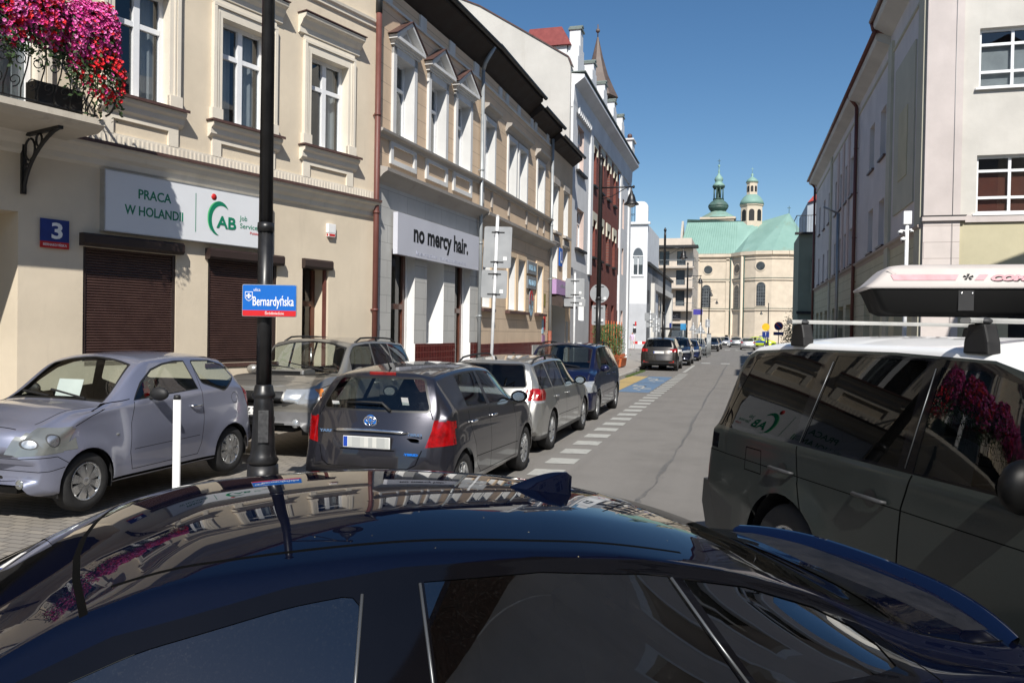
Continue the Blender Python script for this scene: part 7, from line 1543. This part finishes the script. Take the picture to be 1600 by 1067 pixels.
# --- charcoal hybrid hatchback ---
YS = dict(L=3.95, W=1.695, H=1.51, z0=.84, xc=.95, zc=1.02, xh=1.85, xr=3.50, zrr=1.44, xb=3.77, zb2=1.06, tail=[(3.83, .93), (3.88, .80), (3.92, .68), (3.95, .50)], zbf=.97, zbr=1.07, xm=2.4, rw=.67, wx=(.80, 3.31), wr=.305, kr=.24, res=1.25, kf=.3,
    wins=[(1.45, 1.50, 2.30, 2.30), (2.42, 2.40, 3.10, 3.02)], rglass=(1.06, 1.37, .60, .47), paint=PT('paint_charcoal', (.030, .030, .040), .6, .3, .2, .02),
    head=[('s', [(.1, .68), (.5, .74), (.6, .84), (.1, .8)]), ('e', [(.45, .62), (.84, .66), (.84, .84), (.5, .78)])],
    tl=[('e', [(.60, .70), (.665, .955), (.86, .955), (.86, .72)]), ('s', [(3.52, .93), (3.66, .97), (4, .97), (4, .735), (3.80, .73)])], grille=[[(-.4, .3), (.4, .3), (.35, .5), (-.35, .5)]],
    seams=[[(1.35, .98), (1.28, .8), (1.25, .3)], [(2.36, .99), (2.36, .7), (2.33, .3)], [(3.12, 1.02), (3.08, .88), (2.92, .62), (2.86, .42), (2.7, .3)], [(1.25, .28), (2.75, .30)], [(1.2, .45), (2.9, .50)]],
    rseams=[[(.57, .67), (.52, .53), (.44, .49), (0, .485)], [(.64, .98), (.585, 1.10)], [(0, .665), (.30, .665)]],
    ws='y', wn=10, rp=(.74, True), hand=(2.26, 3.0), hmat=M['chrome'], hz=.90, mm=M['gloss'], mo=.42, mz=1.02, rg=M['cglass'])
car, c = simple_car(YS); L_ = 3.95
place(car, -3.62, 7.33+L_/2, 0, POS); tag(car, 'charcoal hybrid hatchback seen from behind, plate blurred into grey blocks', 'car')
m = MB(); p, _ = c.end(0, .865, False); pr = []
for i in range(13): y = -.42+.84*i/12; q, _ = c.end(y, .845, False); pr.append((L_/2-q.x-.018, y, .845+.012*(1-(y/.42)**2)))
m.tube(pr, [.010]+[.019]*11+[.010], 8); m.link('tailgate_trim', M['chrome'], car)
q, _ = c.end(0, .95, False); X = L_/2-q.x-.008; m = MB()
for rx, rz, rr_t in ((.072, .050, .008), (.048, .019, .006), (.020, .043, .006)):
    m.tube([(X-.006, rx*math.cos(a*.2618), .945+(.012 if rr_t == .006 and rx > .03 else 0)+rz*math.sin(a*.2618)) for a in range(25)], rr_t, 6, caps=False)
m.link('maker_emblem', M['chrome'], car); m = MB(); m.lathe([(.066, -.004), (.001, -.005)], (X, 0, .945), 24, 'x', cap=False); m.link('emblem_disc', BLUE, car)
def rtext(s, y, z, h, w, mat, tilt=.22):
    q, _ = c.end(y, z, False); return txt(s, (L_/2-q.x-.012, y, z), (0, -1, 0), (.25, 0, 1), h=h, w=w, mat=mat, parent=car, bold=.002)
rtext('YARIS', .50, .815, .028, .15, M['chrome']); rtext('HYBRID', -.47, .815, .026, .20, M['chrome']); rtext('HYBRID', -.46, .625, .022, .18, BLUE)
m = MB(); m.lathe([(.001, -.006), (.035, -.006), (.04, 0)], (0, 0, 0), 20, 'x')
for v in m.bm.verts: v.co.z = v.co.z*.5+.775; q, _ = c.end(-.47, .775, False); v.co.x = L_/2-q.x-.01; v.co.y = v.co.y*2-.47
m.link('badge', M['chrome'], car)
# high brake light, wiper, aerial, stickers
q, _ = c.end(0, 1.415, False); m = MB(); m.rbox((L_/2-q.x-.005, .0, 1.42), (.02, .30, .035), (1, 0, .35)); m.link('high_brake_light', M['red'], car, bevel=.006)
m = MB(); a, _ = c.end(-.12, 1.07, False); b, _ = c.end(.28, 1.13, False); a2, _ = c.end(.0, 1.135, False); m.tube([(L_/2-a.x-.03, -.20, 1.055), (L_/2-a2.x-.045, -.10, 1.13), (L_/2-a2.x-.045, .10, 1.135), (L_/2-b.x-.03, .32, 1.12)], [.016, .014, .011, .007], 6); m.link('wiper', M['dark'], car)
a = c.top(3.30, .10)[0]; m = MB(); m.tube([(L_/2-3.30, .02, a.z-.01), (L_/2-3.34, .02, a.z+.02), (L_/2-3.46, .03, a.z+.20)], [.018, .010, .004], 6); m.link('aerial', M['dark'], car)
for y, z, w_, hh, mt in ((-.33, 1.15, .075, .09, M['white']), (.46, 1.11, .08, .04, M['white'])):
    q, _ = c.end(y, z, False); q2, _ = c.end(y, z+.05, False); m = MB(); m.rbox((L_/2-q.x-.006, y, z), (.002, w_, hh), (1, 0, (q.x-q2.x)/.05)); m.link('sticker', mt, car)
# --- silver estate ---
VS = dict(L=4.60, W=1.78, H=1.48, z0=.80, xc=1.25, zc=.98, xh=2.05, xr=4.10, zrr=1.42, xb=4.38, zb2=1.00, tail=[(4.46, .86), (4.54, .72), (4.60, .5)], zbf=.93, zbr=1.00, xm=2.7, wx=(.93, 3.60), wr=.32, res=1.0,
    wins=[(1.62, 1.72, 2.52, 2.50), (2.60, 2.58, 3.45, 3.38), (3.53, 3.47, 4.22, 3.98)], rglass=(1.03, 1.36, .62, .52), paint=PT('paint_silver', (.36, .36, .345), .7, .32, .1, .05), rg=M['cglassb'],
    head=[('s', [(.1, .6), (.5, .68), (.55, .76), (.1, .72)]), ('e', [(.45, .58), (.85, .6), (.85, .76), (.5, .72)])], tl=[('e', [(.62, .80), (.62, 1.0), (.9, 1.0), (.9, .80)]), ('s', [(4.02, .92), (4.10, 1.01), (4.7, 1.01), (4.7, .80), (4.14, .79)])], grille=[[(-.4, .3), (.4, .3), (.35, .5), (-.35, .5)]],
    seams=[[(1.55, .95), (1.50, .7), (1.50, .3)], [(2.56, .97), (2.56, .7), (2.54, .3)], [(3.49, .97), (3.42, .85), (3.22, .62), (3.15, .3)], [(1.5, .28), (3.15, .28)], [(1.5, .50), (3.2, .52)]], rseams=[[(.62, .8), (.58, .62), (0, .60)]], low=.30, lowm=plain('greyplastic', (.10, .10, .10), .6),
    ws='spoke', wn=7, rp=(.68, False), hand=(2.45, 3.3), hz=.84, rails=(2.15, 4.0), mm=M['gloss'], mo=.42, mz=.98)
VS['extra'] = [lambda c: c.clip([(4.1, .785), (4.1, .83), (4.75, .83), (4.75, .785)], 's', 7, 2, (5,)), lambda c: c.clip([(.6, .785), (.6, .83), (.92, .83), (.92, .785)], 'e', 7, 2, (5,), (4.0, 4.7), 1)]
car, c = simple_car(VS); place(car, -3.74, 11.50+2.3, 0, POS); tag(car, 'silver estate car between the charcoal hatchback and the navy people carrier', 'car')
a = c.top(3.9, 0)[0]; m = MB(); m.tube([(2.3-3.9, 0, a.z), (2.3-3.93, 0, a.z+.04)], [.02, .012], 6); m.link('aerial', M['dark'], car)
# --- navy people carrier, facing the camera ---
TS = dict(L=4.39, W=1.79, H=1.64, z0=.86, xc=.92, zc=1.08, xh=1.75, xr=3.95, zrr=1.56, xb=4.22, zb2=1.08, tail=[(4.30, .9), (4.36, .7), (4.39, .5)], zbf=1.0, zbr=1.06, xm=2.5, wx=(.90, 3.58), wr=.32, rw=.74, res=1.0,
    wins=[(1.30, 1.42, 2.35, 2.33), (2.43, 2.41, 3.28, 3.24), (3.36, 3.32, 4.02, 3.86)], rglass=(1.1, 1.48, .62, .55), paint=PT('paint_deepblue', (.004, .007, .045), .5, .3, .3, .03), seat=2.0,
    head=[('s', [(.0, .62), (.42, .64), (.50, .78), (.40, .84), (.0, .82)]), ('e', [(.50, .62), (.9, .62), (.9, .85), (.62, .84), (.48, .72)])], tl=[('s', [(4.05, .9), (4.1, 1.2), (4.5, 1.2), (4.5, .9)])], grille=[rpoly([(-.38, .62), (.38, .62), (.45, .76), (-.45, .76)], .03), rpoly([(-.5, .28), (.5, .28), (.45, .42), (-.45, .42)], .03)],
    seams=[[(1.22, 1.0), (1.18, .7), (1.16, .3)], [(2.39, 1.02), (2.39, .3)], [(3.32, 1.02), (3.25, .85), (3.12, .6), (3.08, .3)], [(1.16, .28), (3.08, .28)], [(1.2, .55), (3.1, .57)]],
    ws='spoke', wn=9, fp=(.50, None), hand=(2.28, 3.15), hz=.92, rails=(1.95, 3.9), mo=.42, mz=1.06)
car, c = simple_car(TS); place(car, -3.80, 16.2+2.195, 0, NEG); tag(car, 'navy blue people carrier with roof rails facing the camera', 'car'); wiperfront(car, c, .92, 4.39)
# --- silver-beige off-road estate behind the lamp ---
FSd = dict(L=4.45, W=1.735, H=1.61, z0=.92, xc=1.12, zc=1.08, xh=1.82, xr=4.0, zrr=1.55, xb=4.30, zb2=1.05, tail=[(4.36, .9), (4.42, .7), (4.45, .5)], zbf=1.0, zbr=1.04, xm=2.5, wx=(.90, 3.42), wr=.32, rw=.74, hw=.86, kf=.22, res=1.1, cl=.26,
    wins=[(1.48, 1.55, 2.38, 2.36), (2.46, 2.44, 3.20, 3.16), (3.28, 3.24, 4.10, 3.94)], rglass=(1.08, 1.42, .62, .55), paint=PT('paint_champagne', (.30, .29, .265), .65, .34, .1, .08), p2=plain('lower_grey', (.13, .13, .135), .4, var=.1, coat=.3), seat=2.1,
    head=[('s', [(-.05, .70), (.36, .71), (.40, .90), (-.05, .90)]), ('e', [(.42, .71), (.9, .71), (.9, .90), (.42, .90)])], tl=[('s', [(4.15, .8), (4.2, 1.05), (4.5, 1.05), (4.5, .8)])], grille=[rpoly([(-.38, .70), (.38, .70), (.40, .87), (-.40, .87)], .02), rpoly([(-.42, .32), (.42, .32), (.4, .42), (-.4, .42)], .03)],
    seams=[[(1.40, 1.0), (1.32, .7), (1.30, .34)], [(2.42, 1.02), (2.42, .34)], [(3.22, 1.02), (3.1, .8), (2.98, .6), (2.92, .34)], [(.42, .90), (1.12, 1.03)]], ws='spoke', wn=6, hand=(2.3, 3.1), rails=(1.95, 3.7), mo=.38, mz=1.06, mm=PT('paint_champagne2', (.36, .35, .32), .6, .36, .12, .18))
FSd['extra'] = [lambda c: c.clip([(-1, .1), (6, .1), (6, .58), (-1, .58)], 's', 95, 2, (0,)), lambda c: c.clip([(.33, .70), (.33, .92), (.45, .92), (.45, .70)], 's', 7, 2, (4,)), lambda c: c.seam(crv(.42, .62, 0, -.05), .008, 90, 0, 't')]
_tg = M['orange']
car, c = simple_car(FSd); place(car, -6.62, 9.72+2.225, .12, NEG+.05); tag(car, 'silver beige off-road estate with a bonnet scoop half hidden behind the lamp post', 'car'); wiperfront(car, c, 1.12, 4.45)
plate(car, M, 2.23, 0, .60, True, text='RZ 7198')
for ch in car.children:
    if ch.name.startswith('rear_lamp_white'): ch.name = 'turn_signal'; ch.data.materials.clear(); ch.data.materials.append(M['orange'])
p = c.top(.92, 0)[0]; m = MB(); X = 2.225-.92; m.prism([(X+.16, p.z-.06), (X+.14, p.z+.045), (X-.10, p.z+.06), (X-.22, p.z+.03), (X-.24, p.z-.02)], lambda a, b, h: (a, h, b), -.34, .34); m.link('bonnet_scoop', FSd['paint'], car, bevel=.02); m = MB(); m.rbox((X+.156, 0, p.z+.005), (.02, .58, .045)); m.link('scoop_mouth', M['black'], car)
for y in (.56, -.56): q, _ = c.end(y, .42); m = MB(); m.lathe([(.065, 0), (.05, .02), (.001, .025)], (2.225-q.x, y, .42), 16, 'x'); m.link('fog_light', M['lens'], car)
# --- further cars, coarser ---
def hatch(paint, L=4.1, W=1.75, H=1.46, suv=False, res=.6, **k):
    dz = .12 if suv else 0
    s = dict(L=L, W=W, H=H, z0=.80+dz, xc=L*.26, zc=.98+dz, xh=L*.44, xr=L*.88, zrr=H-.08, xb=L*.945, zb2=1.02+dz, tail=[(L*.965, .88+dz), (L*.985, .72), (L, .5)], zbf=.93+dz, zbr=1.02+dz, wx=(L*.20, L*.83), wr=.33+dz*.2, res=res, cl=.2+dz*.3,
        wins=[(L*.345, L*.37, L*.555, L*.55), (L*.575, L*.57, L*.74, L*.73), (L*.76, L*.75, L*.88, L*.85)], rglass=(1.06+dz, H-.13, W*.35, W*.29), paint=paint,
        head=[('s', [(-.05, .66+dz), (.45, .70+dz), (.5, .80+dz), (-.05, .78+dz)]), ('e', [(.45, .64+dz), (.92, .66+dz), (.92, .80+dz), (.5, .76+dz)])], tl=[('e', [(W*.30, .84+dz), (W*.30, .97+dz), (W*.53, 1.0+dz), (W*.53, .84+dz)]), ('s', [(L-.45, .86+dz), (L-.45, .96+dz), (L+.1, 1.0+dz), (L+.1, .84+dz)])], grille=[[(-.4, .5+dz), (.4, .5+dz), (.45, .66+dz), (-.45, .66+dz)], [(-.5, .28), (.5, .28), (.45, .42), (-.45, .42)]],
        seams=[[(L*.56, .95), (L*.56, .35)], [(L*.33, .95), (L*.32, .35)]], ws='spoke', wn=5, hand=(), fp=None, low=.34 if suv else None)
    s.update(k); return simple_car(s)
car, c = hatch(PT('paint_graphite', (.035, .032, .030), .6, .3, .2, .06), 4.55, 1.84, 1.68, True, .9, rp=(.93, False), rg=M['cglassb'], seams=[], rseams=[[(0, .78), (.55, .80), (.66, .95)], [(-.1, .62), (.7, .62)]], low=.46); place(car, -3.83, 39.9+2.27, 0, POS); tag(car, 'dark graphite SUV seen from behind with its red lamps and white plate', 'car')
L_ = 4.55
for y in (.62, -.62): q, _ = c.end(y, .42, False); m = MB(); m.rbox((L_/2-q.x-.01, y, .47), (.02, .26, .09)); m.link('rear_reflector', M['red'], car)
car, c = hatch(PT('paint_midnight', (.008, .012, .03), .5, .3, .2, .06), 4.5, 1.84, 1.66, True, .6, fp=(.5, None)); place(car, -3.62, 47.0+2.25, 0, NEG); tag(car, 'midnight blue SUV facing the camera just behind the graphite one', 'car')
car, c = hatch(PT('paint_royal', (.008, .02, .085), .5, .3, .2, .06), 4.2, 1.74, 1.46, False, .6, fp=(.5, None)); place(car, -3.48, 55.5+2.1, 0, NEG); tag(car, 'royal blue hatchback facing the camera, left of the mesh fence', 'car')
car, c = hatch(PT('paint_greyfar', (.16, .17, .18), .5, .35, .2, .1), 4.1, 1.74, 1.5, False, .5, fp=(.5, None)); place(car, -3.5, 66.5+2.05, 0, NEG); tag(car, 'grey hatchback standing behind the temporary mesh fence', 'car')
car, c = hatch(PT('paint_blackfar', (.012, .012, .014), .4, .3, .2, .06), 4.2, 1.76, 1.5, False, .5); place(car, -2.95, 86.5+2.1, 0, NEG); tag(car, 'black hatchback in the far kerb row beyond the mesh fence, the nearer one', 'car')
car, c = hatch(PT('paint_darkfar', (.03, .03, .035), .4, .3, .2, .06), 4.2, 1.76, 1.5, False, .5); place(car, -2.9, 100+2.1, 0, NEG); tag(car, 'dark grey hatchback at the far end of the left kerb row', 'car')
car, c = hatch(PT('paint_whitefar', (.5, .5, .5), .3, .3, .1, .06), 4.2, 1.76, 1.48, False, .5); place(car, px_at(1131, 116), 118, 0, NEG); tag(car, 'pale car with dark windscreen behind the far kerb row', 'car')
for px, Y, col, lb in ((1168.5, 99, (.40, .40, .40), 'silver hatchback driving away with lit brake lamps, nearest of the moving cars'), (1150, 118, (.20, .21, .22), 'grey hatchback driving away, left of the silver one')):
    car, c = hatch(PT('paint_m%d' % px, col, .6, .35, .1, .08), 4.3, 1.78, 1.48, False, .55, rp=(.66, False)); place(car, px_at(px, Y), Y+2.1, 0, POS); tag(car, lb, 'car', 'cars driving up the street')
# police car: blue body band over fluorescent yellow
YF = plain('fluorescent', (.62, .78, .03), .5, var=.03); PB = plain('policeblue', (.01, .06, .42), .4)
car, c = hatch(YF, 4.5, 1.8, 1.55, False, .55, extra=[lambda c: c.clip([(1.0, .62), (4.1, .62), (4.1, .93), (1.0, .93)], 's', 95, 2, (0,))], p2=PB); place(car, px_at(1190.5, 128), 128, 0, NEG+.9); tag(car, 'police car in fluorescent yellow and blue at the end of the street', 'car')
m = MB(); m.box(-.15, .15, -.5, .5, 1.56, 1.68); m.link('light_bar', PB, car)
